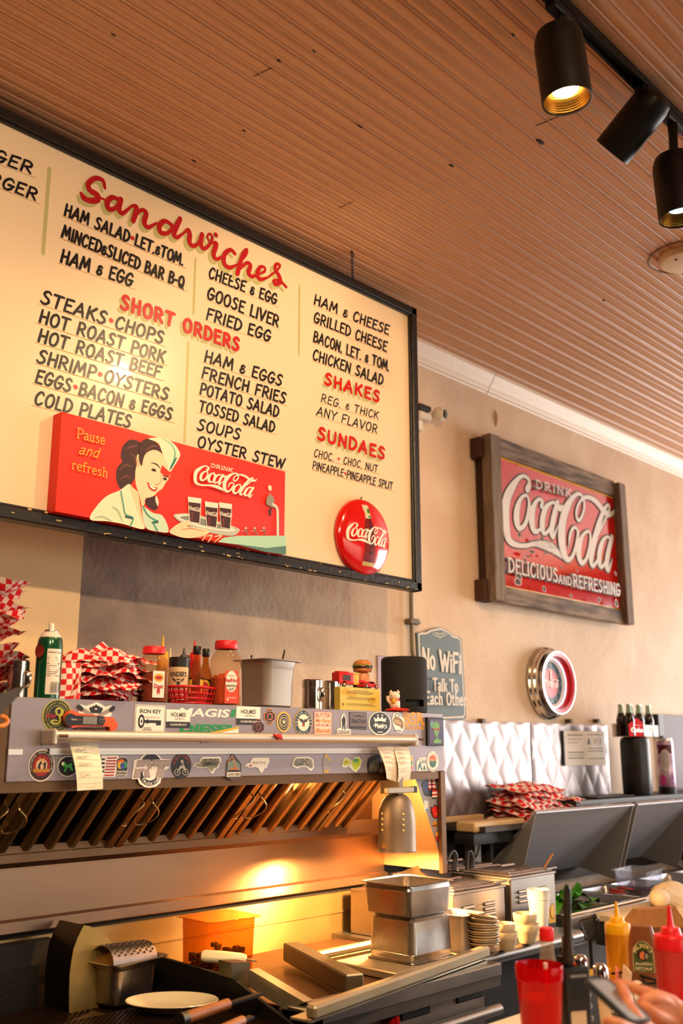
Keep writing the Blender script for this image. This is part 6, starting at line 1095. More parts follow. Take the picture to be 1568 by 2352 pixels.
def toycar(name, label, px0, px1, yt, col, roof, truck, y=2.285):
    A0 = PY((px0+px1)/2, 1580, y); c = V((A0.x, y, zt_+.0005)); k = DEP(c)/FP; L = (px1-px0)*k*1.35; H = hpx((px0+px1)/2, yt, y)-zt_; t = thing(name, label, 'toy car', c, 'toy cars on the yellow box'); m = C(col, .25); wr_ = H*.19 if truck else H*.3
    def B(x0, x1, y0, y1, z0, z1, m, bv=.0015): return MB().box((c.x+x0*L, c.y+y0, c.z+z0*H), (c.x+x1*L, c.y+y1, c.z+z1*H), m, bv, 2)
    if truck:
        b = B(-.5, .02, -.017, .017, .22, .92, m); b.box((c.x-.46*L, c.y-.012, c.z+.92*H), (c.x-.1*L, c.y+.012, c.z+H), m, .001); part(t, 'body', b); part(t, 'cab', B(.02, .2, -.016, .016, .2, .9, C(roof, .3)).box((c.x-.02*L, c.y-.018, c.z+.88*H), (c.x+.24*L, c.y+.018, c.z+.95*H), C(roof, .3))); part(t, 'bonnet', B(.2, .5, -.012, .012, .2, .52, m, .003)); A = Art(planeY(c.y-.0173), .0003); A.rect(C('3a1412', .4), c.x-.38*L, c.z+.42*H, c.x-.1*L, c.z+.78*H); part(t, 'side_print', A.mb, fixn=False)
    else:
        part(t, 'body', MB().loft([[V((c.x+x*L, c.y+yy, c.z+z*H)) for x, z in ((-.5, .2), (-.5, .6), (-.2, .68), (-.05, 1), (.15, 1), (.28, .66), (.5, .55), (.5, .2))] for yy in (-.015, .015)], m)); part(t, 'window', MB().loft([[V((c.x+x*L, c.y+yy, c.z+z*H)) for x, z in ((-.16, .7), (-.04, .95), (.13, .95), (.24, .7))] for yy in (-.0153, .0153)], C('1a1a22', .1)))
    for x in (-.32, .32):
        for yy in (-.017, .013): part(t, 'wheel', MB().rod((c.x+x*L, c.y+yy, c.z+wr_), (c.x+x*L, c.y+yy+.004, c.z+wr_), wr_, C('1a1614', .5), 18).rod((c.x+x*L, c.y+yy-.0005, c.z+wr_), (c.x+x*L, c.y+yy+.0045, c.z+wr_), wr_*.5, C('d0a04a', .3), 14))
toycar('toy_truck', 'red toy delivery van with a yellow cab on the yellow box', 768, 838, 1544, 'c8201c', 'e0b03a', True)
toycar('toy_car', 'low red toy car at the right end of the yellow box', 826, 864, 1566, 'c8181c', '', False, 2.262)
# burger ornament
c = V((PY(832, 1550, 2.315).x, 2.315, zt_+.0005)); k = DEP(c)/FP; H = hpx(832, 1515, 2.315)-c.z; r = 22*k; t = thing('burger_ornament', 'glazed hamburger ornament on a round tan stand behind the toy cars', 'ornament', c); T = TT(c)
part(t, 'stand', MB().lathe([(1e-4, 0), (r*.6, 0), (r*.72, H*.1), (r*.78, H*.3), (r*.7, H*.5), (r*.5, H*.58), (1e-4, H*.58)], C('c98652', .35), 28, (0, 0, 0), T)); part(t, 'bottom_bun', MB().lathe([(1e-4, H*.57), (r*.9, H*.58), (r, H*.64), (r*.95, H*.69), (1e-4, H*.69)], C('b8703a', .3), 28, (0, 0, 0), T)); part(t, 'patty', MB().lathe([(1e-4, H*.69), (r, H*.69), (r*1.03, H*.73), (r, H*.77), (1e-4, H*.77)], C('43200f', .3), 28, (0, 0, 0), T))
lt = MB().tube([c+V((r*1.0*(1+.06*sin(6*a))*cos(a), r*1.0*(1+.06*sin(6*a))*sin(a), H*.78+.0015*sin(9*a))) for a in [2*pi*i/48 for i in range(48)]], .002, C('5f8a2c', .4), 6, True); part(t, 'lettuce', lt); part(t, 'top_bun', MB().lathe([(1e-4, H*.785), (r*.98, H*.79), (r, H*.84), (r*.85, H*.93), (r*.5, H*.985), (1e-4, H)], C('c07838', .25), 28, (0, 0, 0), T))
# plate leaning on wall, speaker, beckoning cat
a = PY(866, 1505, WALL-.004); b = PY(930, 1600, WALL-.004); solo('blank_wall_plate', 'dull lilac-grey metal plate fixed to the wall behind the black speaker', 'metal plate', MB().box((a.x, WALL-.006, a.z-.24), (b.x+.05, WALL, a.z), mat('lilac_plate', '9a848c', .45, .5), .002))
M_SPK = mat('black_mesh_fabric', '1b1817', .85, bump=.2, bscale=500)
c = at(928, 2.3); k = DEP(c)/FP; r = 53*k; H = hpx(928, 1511, 2.3)-ZH; t = thing('smart_speaker', 'black fabric drum speaker with a slot near its foot on the hood', 'speaker', c); T = TT(c); a_ = toCam(c)+.55
part(t, 'body', MB().lathe([(1e-4, 0), (r*.9, 0), (r*.97, .004), (r, .012), (r, H*.115)], M_SPK, 48, (0, 0, 0), T).lathe([(r, H*.235), (r, H*.94), (r*.97, H*.975), (r*.9, H), (1e-4, H)], M_SPK, 48, (0, 0, 0), T).lathe([(r, H*.11), (r, H*.24)], M_SPK, 40, (0, 0, 0), T, a_+.42, a_-.5+2*pi)); part(t, 'slot', MB().lathe([(r, H*.112), (r*.8, H*.13), (r*.8, H*.22), (r, H*.238)], C('0c0b0b', .6), 48, (0, 0, 0), T))
c = at(906, 2.225); k = DEP(c)/FP; H = hpx(906, 1588, 2.225)-ZH; u = H; t = thing('lucky_cat', 'little white beckoning cat on a red cushion in front of the speaker', 'figurine', c); a_ = toCam(c)-.3; F_ = V((cos(a_), sin(a_), 0)); S_ = V((-sin(a_), cos(a_), 0)); WC = C('ecd8c4', .25); RC_ = C('d8301c', .3)
def P_(f, s_, z): return c+F_*(f*u)+S_*(s_*u)+V((0, 0, z*u))
part(t, 'cushion', MB().sphere(c+S_*(.12*u)+V((0, 0, .09*u)), 1, RC_, 24, (.5*u, .5*u, .09*u)) if False else MB().sphere((0, 0, 0), 1, RC_, 24, (.42*u, .62*u, .1*u), Mx.Translation(P_(0, .12, .1)) @ Mx.Rotation(a_, 4, 'Z')))
part(t, 'body', MB().sphere((0, 0, 0), 1, WC, 20, (.26*u, .27*u, .32*u), Mx.Translation(P_(0, 0, .42))).sphere((0, 0, 0), 1, WC, 20, (.24*u, .29*u, .24*u), Mx.Translation(P_(.04, 0, .76))).tube([P_(.1, -.2, .45), P_(.16, -.3, .6), P_(.18, -.3, .78)], [.09*u, .08*u, .08*u], WC, 10).sphere(P_(.15, .22, .26), .1*u, WC, 12))
for s_ in (-1, 1): part(t, 'ear', MB().lathe([(.1*u, 0), (.06*u, .09*u), (1e-4, .16*u)], WC, 14, (0, 0, 0), Mx.Translation(P_(.02, s_*.18, .92))).lathe([(.05*u, .02*u), (1e-4, .12*u)], RC_, 10, (0, 0, 0), Mx.Translation(P_(.06, s_*.18, .93))))
part(t, 'bib', MB().sphere(P_(.2, .02, .5), .13*u, C('d8a02c', .3), 14)); part(t, 'collar', MB().tube([P_(.02+.2*cos(x), .24*sin(x), .58) for x in [2*pi*i/20 for i in range(20)]], .035*u, RC_, 8, True)); eb = MB(); [eb.sphere(P_(.26, s_*.1, .78), .025*u, K_, 8) for s_ in (-1, 1)]; eb.sphere(P_(.285, 0, .71), .02*u, RC_, 8); part(t, 'face', eb)
# spatula poking in at the left photo edge
a = PY(-40, 1648, 1.9); b = PY(57, 1596, 1.9); sp = thing('hanging_spatula', 'dark steel spatula blade poking in at the left photo edge with an orange loop', 'spatula', a)
part(sp, 'blade', MB().prism([PY(-60, 1600, 1.92), PY(0, 1594, 1.92), PY(50, 1577, 1.92), PY(58, 1574, 1.92), PY(46, 1594, 1.92), PY(0, 1644, 1.92), PY(-60, 1668, 1.92)], (0, .003, .001), mat('dark_blade', '51443a', .35, 1)))
part(sp, 'loop', MB().tube(crom([PY(-30, 1640, 1.925), PY(4, 1645, 1.93), PY(16, 1652, 1.93), PY(15, 1662, 1.93), PY(0, 1668, 1.925), PY(-30, 1664, 1.925)], 5), .0045, C('e0812a', .35), 8))
# ================================================================== COOKING LINE
def PD(px, py, d): return EO+ray(px, py)*d
GZ = .9; YG = 1.80
gx1 = PZ(1157, 2212, GZ).x; gx0 = 1.775
M_GR = mat('griddle_body_steel', 'a9a49e', .36, .95, rvar=.08, vscale=6); M_PLT = mat('griddle_plate', '6b4c30', .4, .8, rvar=.15, vscale=7)
M_OLIVE = mat('oily_light_steel', 'b8a98a', .34, .6, rvar=.12, vscale=6)
gr = thing('griddle', 'wide stainless griddle with a thick left guard and a loose front rail', 'griddle', ((gx0+gx1)/2, YG, .3))
part(gr, 'body', MB().box((gx0+.05, YG+.075, .3), (gx1-.02, 2.46, GZ-.045), C('6a665f', .4)).box((gx0, YG, GZ-.034), (gx1, YG+.09, GZ), M_GR, .003).box((gx0, YG+.004, GZ-.06), (gx1-.004, YG+.08, GZ-.034), C('4a4744', .45)))
part(gr, 'cooking_plate', MB().box((gx0+.04, YG+.09, GZ-.03), (gx1, 2.46, GZ-.012), M_PLT))
g1, g2, g3, g4 = PX(699, 2302, 1.80), PX(573, 2227, 1.80), PX(574, 2269, 1.80), PX(658, 2322, 1.80)
part(gr, 'left_guard', MB().prism([g1, g2, g3, g4], (.03, 0, 0), M_OLIVE).prism([V((1.775, YG, GZ)), V((1.775, YG+.10, GZ-.005)), V((1.775, YG+.10, .62)), V((1.775, YG, .62))], (.05, 0, 0), M_GR).box((1.775, YG, GZ-.001), (1.83, YG+.07, GZ+.004), M_GR))
q0 = PZ(532, 2211, .955); q1 = PZ(574, 2227, .955)
part(gr, 'guard_post', MB().prism([PY(531, 2211, q1.y), PY(574, 2210, q1.y), PY(574, 2269, q1.y), PY(533, 2247, q1.y)], (0, .05, 0), mat('olive_steel', '7d7560', .4, .9)))
b0, b1 = PZ(668, 2185, .925), PZ(815, 2262, .925)
part(gr, 'divider_beam', MB().bar(b0, b1, .05, .05, mat('olive_steel', '7d7560', .4, .9), .004))
r0, r1 = PZ(712, 2326, .925), PZ(1116, 2184, .925); part(gr, 'gutter_rail', MB().bar(r0, r1, .03, .03, M_OLIVE, .006).bar(r0+V((0, .03, -.02)), r1+V((0, .03, -.02)), .06, .005, M_OLIVE))
part(gr, 'back_rail', MB().bar(PZ(725, 2195, .93), PZ(868, 2166, .93), .03, .02, M_OLIVE, .006))
part(gr, 'control_panel', MB().box((gx0+.05, YG+.045, .55), (gx1-.03, YG+.08, GZ-.06), M_GR))
for a, b, c, d in ((919, 2343, 988, 2310), (1047, 2300, 1110, 2274)):
    p, q = PY(a, b, YG+.044), PY(c, d, YG+.044); z = (p.z+q.z)/2; part(gr, 'vent_slot', MB().box((p.x, YG+.04, z-.012), (q.x, YG+.05, z+.012), C('0d0c0c', .6), .005))
p = PY(897, 2343, YG+.03); part(gr, 'red_knob', MB().rod((p.x, YG+.045, p.z), (p.x, YG+.012, p.z), .019, C('b01018', .3), 24, .016).box((p.x-.004, YG+.006, p.z-.017), (p.x+.004, YG+.03, p.z+.017), C('b01018', .3), .002))
p, q = PY(1005, 2352, YG+.01), PY(1146, 2318, YG+.01); part(gr, 'gas_manifold', MB().rod((p.x-.3, YG+.01, q.z), (q.x, YG+.01, q.z), .016, M_GR, 20))
# ---------------- chargrill
cg = thing('chargrill', 'sooty open chargrill with expanded-metal grates left of the griddle', 'grill', (1.5, 2.1, .3))
xw = 1.772; yb_ = 2.44
part(cg, 'right_wall', MB().prism([V((xw-.012, yb_, .955)), V((xw-.012, PX(530, 2245, xw-.012).y, PX(530, 2245, xw-.012).z)), V((xw-.012, 1.80, .86)), V((xw-.012, 1.80, .6)), V((xw-.012, yb_, .6))], (.01, 0, 0), SOOT()))
part(cg, 'back_wall', MB().box((1.2, yb_, .6), (xw, yb_+.012, .965), SOOT()))
part(cg, 'body', MB().box((1.16, 1.82, .3), (xw-.014, yb_, .83), SOOT()))
gm = MB(); zg = .868
def mesh_grid(x0, x1, y0, y1, z, rz=0, step=.017):
    b = MB(); m = mat('greasy_grate', '4a3527', .35, .85); T = TT(((x0+x1)/2, (y0+y1)/2, z), rz); w_, h_ = x1-x0, y1-y0; n = int((w_+h_)/step)
    for s_ in (-1, 1):
        for i in range(n):
            t = -h_/2-w_/2+i*step; pts = []
            for x in (-w_/2, w_/2): pts.append((x, t+(x+w_/2)*1 if s_ > 0 else t+w_-(x+w_/2)))
            (xa, ya), (xb, yb2) = pts; lo, hi = -h_/2, h_/2
            def clip(xa, ya, xb, yb2):
                if ya == yb2: return None
                t0, t1 = (lo-ya)/(yb2-ya), (hi-ya)/(yb2-ya); t0, t1 = min(t0, t1), max(t0, t1); t0, t1 = max(0, t0), min(1, t1)
                return None if t0 >= t1 else ((xa+(xb-xa)*t0, ya+(yb2-ya)*t0), (xa+(xb-xa)*t1, ya+(yb2-ya)*t1))
            c = clip(xa, ya, xb, yb2)
            if c: b.bar(T @ V((*c[0], .001*s_)), T @ V((*c[1], .001*s_)), .0032, .0022, m)
    for a, c in (((-w_/2, -h_/2), (w_/2, -h_/2)), ((w_/2, -h_/2), (w_/2, h_/2)), ((w_/2, h_/2), (-w_/2, h_/2)), ((-w_/2, h_/2), (-w_/2, -h_/2))): b.bar(T @ V((*a, 0)), T @ V((*c, 0)), .005, .005, m)
    return b
gt = mesh_grid(1.3, 1.755, 1.87, 2.42, zg, 0); solo('grill_grate', 'large greasy expanded-metal grate covering the chargrill', 'grate', gt, 'chargrill grates', sharp=30)
gt = mesh_grid(1.33, 1.60, 1.93, 2.2, zg+.012, -.08); solo('grill_grate', 'smaller mesh grate under the white oval plate', 'grate', gt, 'chargrill grates', sharp=30)
ZGP = zg+.0165
# oval plate
c = PZ(394, 2318, ZGP); k = DEP(c)/FP; a_ = 107*k; pt = MB(); N = 56; ax = V((RGT.x, RGT.y, 0)); ay = V((-RGT.y, RGT.x, 0)); Lp = []
for s_, z in ((.5, .0), (.62, .001), (.72, .009), (.97, .019), (1, .021), (.985, .0225), (.74, .0125), (.6, .0065), (.3, .006)): Lp.append([c+ax*(a_*s_*cos(t))+ay*(a_*.72*s_*sin(t))+V((0, 0, z)) for t in [2*pi*i/N for i in range(N)]])
pt.loft(Lp, mat('cream_china', 'd9cba8', .2, coat=.2)); solo('oval_plate', 'cream oval china plate lying on the smaller grill grate', 'plate', pt, org=tuple(c))
# steel sixth-pan with grater
c = PZ(294, 2318, ZGP-.012); c = V((1.50, 2.21, zg+.006)); c = V(PZ(277, 2300, zg+.006)); k = DEP(c)/FP; Hs = 98*k*.98; pn = thing('small_steel_pan', 'small deep steel pan with a grater laid across it on the grill', 'pan', c); rz = .12
part(pn, 'pan', gnpan(.165, .14, Hs, PANST(), .012, .8, .022).xf(TT(c, rz)))
gz = MB(); T = TT(c+V((-.005, -.014, Hs-.012)), rz) @ Mx.Rotation(.05, 4, 'Y'); n = 14; R = .046
gz.loft([[T @ V((x, R*cos(t), .004+R*sin(t)*.95)) for t in [pi*i/n for i in range(n+1)]]+[T @ V((x, (R-.002)*cos(t), .004+(R-.002)*sin(t)*.95)) for t in [pi*(1-i/n) for i in range(n+1)]] for x in (-.075, .072)], PANST())
hb = MB(); HL = C('1a120c', .7)
for i in range(13):
    for j in range(8):
        t = pi*(.12+.76*(j+.5*(i % 2))/8); q = T @ V((-.064+.0105*i, (R+.0006)*cos(t), .004+(R+.0006)*sin(t)*.95)); nn = (T.to_3x3() @ V((0, cos(t), sin(t)))); hb.rod(q-nn*.0012, q+nn*.0007, .0028, HL, 7)
g_ = thing('grater', 'curved perforated steel grater resting across the small pan', 'grater', T @ V((0, 0, 0))); part(g_, 'blade', gz); part(g_, 'perforation', hb, 'dark punched holes')
# arched guard and dark cabinet at the left
def zc_(p): return (p[0]/3.92, 2080+p[1]/3.92)
ya = 2.32; ol = [(620,1300),(622,1066),(622,800),(626,640),(640,520),(660,400),(700,290),(755,178),(800,184),(860,205),(940,265),(1000,330),(1040,400),(1060,470),(1064,700),(1060,1300)]
P = [PY(*zc_(p), ya) for p in ol]; 
ag = thing('side_guard', 'tall arched steel guard standing at the left of the grill', 'guard', (P[0].x, ya, .6)); part(ag, 'plate', MB().prism(P, (0, .004, 0), mat('lit_guard_steel', 'b59a5c', .4, .75)))  # warm lamplight on the plate is put into its colour
ol2 = [(622,1300),(622,800),(626,640),(640,520),(660,400),(700,290),(755,178)]; Q = [PY(*zc_(p), ya) for p in ol2]; Q2 = [q+V((0, .115, 0)) for q in Q]; b = MB(); n = len(Q); b.add(Q+Q2+[q+V((.004, 0, 0)) for q in Q]+[q+V((.004, 0, 0)) for q in Q2], [(i, i+1, n+i+1, n+i) for i in range(n-1)]+[(2*n+i, 2*n+i+1, 3*n+i+1, 3*n+i) for i in range(n-1)], mat('guard_steel_shaded', '2a2018', .4, .7)); part(ag, 'side_flange', b, 'dark side flange')  # unlit side of the guard, its shade put into a darker steel
cbx = PY(125, 2200, 2.445).x; solo('dark_cabinet', 'dark steel cabinet side at the bottom left corner behind the arched guard', 'cabinet', MB().box((.55, 2.445, .3), (cbx, 2.485, PY(60, 2166, 2.445).z), mat('dark_cabinet', '1d1b19', .6, .2)))
# amber container of food
AMBP = tint('amber_polycarbonate', 'ebd3ac', .1, .05, .0, 'c8621c')
c = PZ(497, 2222, .90); c.z = .872; c = PY(499, 2240, 2.30); c.z = .875; H = PY(499, 2116, 2.23).z-c.z; k = DEP(c)/FP; w_ = .165; ct_ = thing('amber_container', 'clear amber plastic tub of dark diced food behind the grill', 'container', c); part(ct_, 'tub', gnpan(w_, .145, H, AMBP, .011, .93, .018, .0015).xf(TT(c, -.05)))
fd = MB(); rn = random.Random(5)
for i in range(150): 
    x, y, z = rn.uniform(-.066, .066), rn.uniform(-.054, .054), rn.uniform(.012, H*.5); s_ = rn.uniform(.005, .012); fd.box((c.x+x-s_, c.y+y-s_*.7, c.z+z-s_*.6), (c.x+x+s_, c.y+y+s_*.7, c.z+z+s_*.6), C(rn.choice(('2c1a0c', '3d240f', '4e3216', '33200f')), .6), .002, 1, None)
fo = solo('diced_food', 'dark diced cooked food filling the lower half of the amber tub', 'food', fd, kind_ if False else None, org=tuple(c)); fo['kind'] = 'stuff'
# spatula handles
a, b = PZ(462, 2196, .965), PZ(566, 2203, .955); sp = thing('grill_scraper', 'scraper with a broad cream handle lying over the back corner of the grill', 'scraper', a)
part(sp, 'handle', MB().loft([[a.lerp(b, t)+V((0, -.0, 0))+(ay*(w_/2*math.cos(q))+V((0, 0, h_*math.sin(q)))) for q in [2*pi*i/16 for i in range(16)]] for t, w_, h_ in ((0, .03, .008), (.02, .044, .013), (.1, .052, .016), (.5, .05, .016), (.9, .04, .014), (1, .03, .01))], C('eadcae', .35)))
part(sp, 'blade', MB().bar(b, PZ(585, 2206, .95), .03, .003, PANST()))
a, b = PZ(428, 2338, .93), PZ(523, 2306, .93); e = PZ(600, 2282, .935); s1 = thing('wood_handled_spatula', 'spatula with a worn orange-brown wooden handle crossing in front of the oval plate', 'spatula', a)
part(s1, 'handle', MB().rod(a, b, .0135, mat('worn_wood_handle', '8a4a1e', .45, var=1, vscale=30, col2='a3602c', bstr=(.3, 3, 3)), 16, .012)); part(s1, 'ferrule', MB().rod(a, a-(b-a)*.16, .0135, C('141210', .5), 16, .016)); part(s1, 'tang', MB().bar(b, e, .018, .005, SOOT()))
a, b = PZ(520, 2362, .93), PZ(556, 2345, .93); s2 = thing('wood_handled_spatula', 'second wooden spatula handle just showing at the bottom edge below the first', 'spatula', a); part(s2, 'handle', MB().rod(a-(b-a)*.8, b, .0125, mat('worn_wood_handle'), 16, .011)); part(s2, 'tang', MB().bar(b, b+(b-a)*.6, .016, .005, SOOT()))
# front shelf of the grill with dark sheet
part(cg, 'front_ledge', MB().box((1.2, 1.80, .80), (xw-.02, 1.822, .866), SOOT(), .003).prism([PZ(168, 2347, .874), PZ(214, 2325, .874), PZ(330, 2356, .874), PZ(230, 2380, .874)], (0, 0, .004), mat('greasy_brown_steel')))
# ---------------- steel pans on the griddle
def pan_at(name, label, px, py, z, w_, d_, h, rz, flip=False, m=None, grp=None, **k):
    c = PZ(px, py, z); t = thing(name, label, 'pan', c, grp); T = TT(c, rz)
    if flip: T = T @ Mx.Translation((0, 0, h)) @ Mx.Rotation(pi, 4, 'X')
    part(t, 'pan', gnpan(w_, d_, h, m or PANST(), **k).xf(T)); return t, c
ZT0 = GZ+.012
c = PZ(944, 2196, ZT0); k = DEP(c)/FP; Hb = 92*k; Ht = 72*k; RZP = .0
solo('sheet_tray', 'thin steel tray under the two stacked deep pans on the griddle', 'tray', MB().box((c.x-.2, c.y-.11, GZ-.0115), (c.x+.13, c.y+.18, ZT0-.001), M_OLIVE, .003))
t, c1 = pan_at('deep_steel_pan', 'deep steel pan turned upside down on the griddle tray', 944, 2196, ZT0, .19, .17, Hb, RZP, True, None, 'stacked deep steel pans', rim=.006, taper=.955, rr=.02)
t = thing('deep_steel_pan', 'shallow steel pan standing open and lit on the upturned deep pan', 'pan', c1+V((0, 0, Hb+.001)), 'stacked deep steel pans'); part(t, 'pan', gnpan(.20, .18, Ht, PANST(), .008, .96, .02).xf(TT(c1+V((.0, .01, Hb+.001)), .0)))
# small pan, plates, bowls, cup
ZC = .9
c = PZ(1052, 2190, ZC); k = DEP(c)/FP; pan_at('small_steel_pan', 'small steel pan standing between the pan stack and the saucers', 1052, 2188, ZC, .1, .12, 98*k*.9, .0, False, mat('dull_pan_steel'), None, rim=.008, taper=.84, rr=.016)
CHN = mat('cream_china'); BEI = mat('beige_china', 'cbb38e', .2, coat=.2)
def saucer(label, c, tilt=0, R=.052, first=None):
    c = V(c)
    if first is None:
        b = MB().lathe([(1e-4, .0), (R*.5, 0), (R*.54, .002), (R*.72, .01), (R*.98, .017), (R, .0185), (R*.985, .02), (R*.7, .0125), (R*.45, .005), (1e-4, .005)], BEI, 36, c); o = solo('saucer', label, 'saucer', b, 'stack of beige saucers', org=tuple(c)); return o
    o = first.copy(); COL.objects.link(o); o.location = c; o['label'] = label; o.rotation_euler = (0, tilt, random.uniform(0, 6)) if not tilt else (tilt*.4, tilt, 0); return o
c = PZ(1112, 2194, ZC); k = DEP(c)/FP; R = 40*k*.92; nS = 11; top = PY(1112, 2108, c.y).z; dz = (top-ZC-.034)/(nS-1)
names = ['lowest', 'second', 'third', 'fourth', 'fifth', 'sixth', 'seventh', 'eighth', 'ninth', 'tenth', 'topmost']; f0 = None
for i in range(nS):
    cc = c+V((.004*sin(i*2.2)-(.0045*(max(0, i-7))), .003*cos(i*1.7), .018+dz*i+(.004*max(0, i-8)))); lb = '%s beige saucer of the stack, counted from the counter up' % names[i]
    if i == 0: f0 = saucer(lb, cc, 0, R)
    else: saucer(lb, cc, .0 if i < 8 else .06*(i-7), R, f0)
b = MB().lathe([(1e-4, 0), (R*.42, 0), (R*.5, .004), (R*.85, .016), (R*.9, .0175), (R*.86, .0175), (R*.5, .008), (1e-4, .007)], BEI, 36, c); solo('dish', 'small beige footed dish at the foot of the saucer stack', 'dish', b, org=tuple(c))
def bowl(label, px, py, z, R, H): 
    c = PZ(px, py, z) if z == ZC else V(z); b = MB().lathe([(1e-4, 0), (R*.6, 0), (R*.66, .003), (R*.72, H*.25), (R*.94, H*.62), (R*.96, H*.68), (R, H*.97), (R*.985, H), (R*.95, H*.97), (R*.9, H*.66), (R*.68, H*.26), (R*.5, .008), (1e-4, .008)], BEI, 36, c); solo('bowl', label, 'bowl', b, 'stacked beige bowls', org=tuple(c)); return c
for px, py, wp, hp, ys, lb in ((1164, 2194, 52, 58, 20, 'left pair'), (1211, 2178, 58, 62, 24, 'right pair')):
    c = PZ(px, py-12, ZC); k = DEP(c)/FP; R = wp/2*k; H = (hp)*k*.68; c = bowl('lower beige bowl of the %s beside the saucers' % lb, px, py-12, ZC, R, H); bowl('upper beige bowl nested in the %s beside the saucers' % lb, 0, 0, c+V((-.004, .003, ys*k*.95)), R*.97, H)
c = PZ(1240, 2144, ZC); k = DEP(c)/FP; R = 26.5*k; H = 98*k*.98; solo('foam_cup', 'tall white foam cup on the steel counter beside the bowls', 'cup', MB().lathe([(1e-4, 0), (R*.66, 0), (R*.68, .002), (R*.93, H*.78), (R*.97, H*.785), (R*.99, H*.98), (R, H*.985), (R, H), (R*.95, H), (R*.62, .006), (1e-4, .006)], C('e6ddd2', .6), 40, c), org=tuple(c))
yx = thing('yellow_carton', 'yellow and black box behind the foam cup', 'box', PZ(1240, 2140, ZC)+V((.06, .06, 0))); q0, q1 = PZ(1206, 2146, ZC), PZ(1276, 2126, ZC); yy = 2.02
x0, x1 = PY(1206, 2140, yy).x, PY(1277, 2130, yy).x; part(yx, 'carton', MB().box((x0, yy, ZC), (x1, yy+.03, PY(1250, 2088, yy).z), C('d9a41c', .5), .001)); A = Art(planeY(yy-.0004), .0003); A.rect(C('1d1a14', .5), x0, ZC, x1, ZC+.012); A.rect(C('1d1a14', .5), x1-.06, ZC+.0, x1-.045, ZC+.09); A.ell(C('8a5a1c', .5), x1-.02, ZC+.05, .016, .026, 20); A.ell(C('e0b040', .5), x1-.02, ZC+.05, .013, .022, 20); part(yx, 'print', A.mb, fixn=False)
# steel counter
M_CTR = mat('worn_counter_steel', '8f8a84', .33, .95, rvar=.1, vscale=5)
wc = thing('steel_counter', 'long stainless worktop with a rolled front edge to the right of the griddle', 'counter', (2.9, 2.2, 0)); xc1 = 3.16
part(wc, 'top', MB().box((gx1+.004, 1.92, ZC-.04), (xc1+.03, 2.68, ZC-.0005), M_CTR)); part(wc, 'rolled_edge', MB().rod((gx1+.004, 1.922, ZC-.021), (xc1+.03, 1.922, ZC-.021), .0205, M_CTR, 20)); part(wc, 'cabinet', MB().box((gx1+.004, 2.0, 0), (xc1+.03, 2.66, ZC-.045), C('1c1a19', .6)))
solo('dark_back_panel', 'dark panel laid over the wall behind the food warmers', 'wall panel', MB().box((2.87, WALL-.03, ZC), (5.6, WALL-.012, 1.195), mat('dark_wall_sheet', '3f3834', .5, .6)))  # plain dark sheet covering the wall where that stretch reads dark
bq0, bq1 = PY(1022, 1884, 2.6), PY(1112, 1873, 2.6); solo('wooden_shelf_edge', 'short tan wooden shelf edge under the quilted steel beside the hood', 'shelf', MB().box((bq0.x-.05, 2.6, bq0.z-.012), (bq1.x, 2.635, bq0.z+.012), C('b08a5c', .6), .004))
# ---------------- food warmers
def warmer(label, x0, x1, y0, y1, zt, lid):
    t = thing('food_warmer', label, 'food warmer', ((x0+x1)/2, (y0+y1)/2, ZC), 'countertop food warmers'); M_W = mat('warmer_steel', 'a8a29c', .36, .95, rvar=.1, vscale=9)
    b = MB().box((x0, y0, ZC+.012), (x1, y1, zt), M_W, .003); part(t, 'housing', b)
    for x in (x0+.03, x1-.03):
        for y in (y0+.03, y1-.03): part(t, 'foot', MB().cyl(.012, ZC, ZC+.013, BLACKP(), 14, (x, y, 0)))
    part(t, 'top_flange', MB().box((x0-.003, y0-.004, zt-.002), (x1+.003, y1+.004, zt+.006), M_W, .002))
    wd = x1-x0; SL_ = C('d8d2ca', .5); DK = C('16130f', .6)
    for fx in (.26, .68):
        for rz in (0, 1):
            zc = zt-.045-.075*rz
            lv = MB()
            for i in range(3): z = zc-.016*i; lv.box((x0+wd*(fx-.11), y0-.0016, z-.006), (x0+wd*(fx+.11), y0+.001, z+.006), DK); lv.bar((x0+wd*(fx-.11), y0-.005, z+.001), (x0+wd*(fx+.10), y0-.005, z+.001), .008, .007, SL_, .002)
            part(t, 'louvre', lv)
    part(t, 'hinged_lid', lid(x0, x1, y0, y1, zt+.007)); return t
M_LID = mat('lid_steel', 'b5aca4', .28, 1, rvar=.1, vscale=8)
def lidA(x0, x1, y0, y1, z):
    b = MB(); w_ = x1-x0
    for a, c in ((y0+.005, y0+(y1-y0)*.46), (y0+(y1-y0)*.5, y1-.005)): b.box((x0+.008, a, z), (x1-.008, c, z+.007), M_LID, .003); b.box((x0+.03, a+.02, z+.007), (x1-.03, c-.02, z+.011), M_LID, .003); b.bar((x0+w_*.35, (a+c)/2, z+.022), (x0+w_*.65, (a+c)/2, z+.022), .012, .008, mat('polished_can'), .003)
    b.box((x1-.05, y0+.0, z+.006), (x1+.02, y0+.012, z+.012), M_LID, .002); return b
YWF = 2.08
xl0, xl1 = PY(1041, 2054, YWF).x, PY(1158, 2030, YWF).x; xr0, xr1 = PY(1172, 2022, YWF).x, PY(1273, 1998, YWF).x; zl_, zr_ = PY(1100, 2046, YWF).z, PY(1225, 2012, YWF).z
warmer('left-hand steel food warmer with louvres behind the small pan', xl0, xl1, YWF, YWF+.46, zl_, lidA); warmer('right-hand steel food warmer with louvres behind the foam cup', xr0, xr1, YWF, YWF+.46, zr_, lidA)
P = [PY(900, 2010, 2.3), PY(1020, 1967, 2.42), PY(1030, 2002, 2.4), PY(985, 2014, 2.25)]
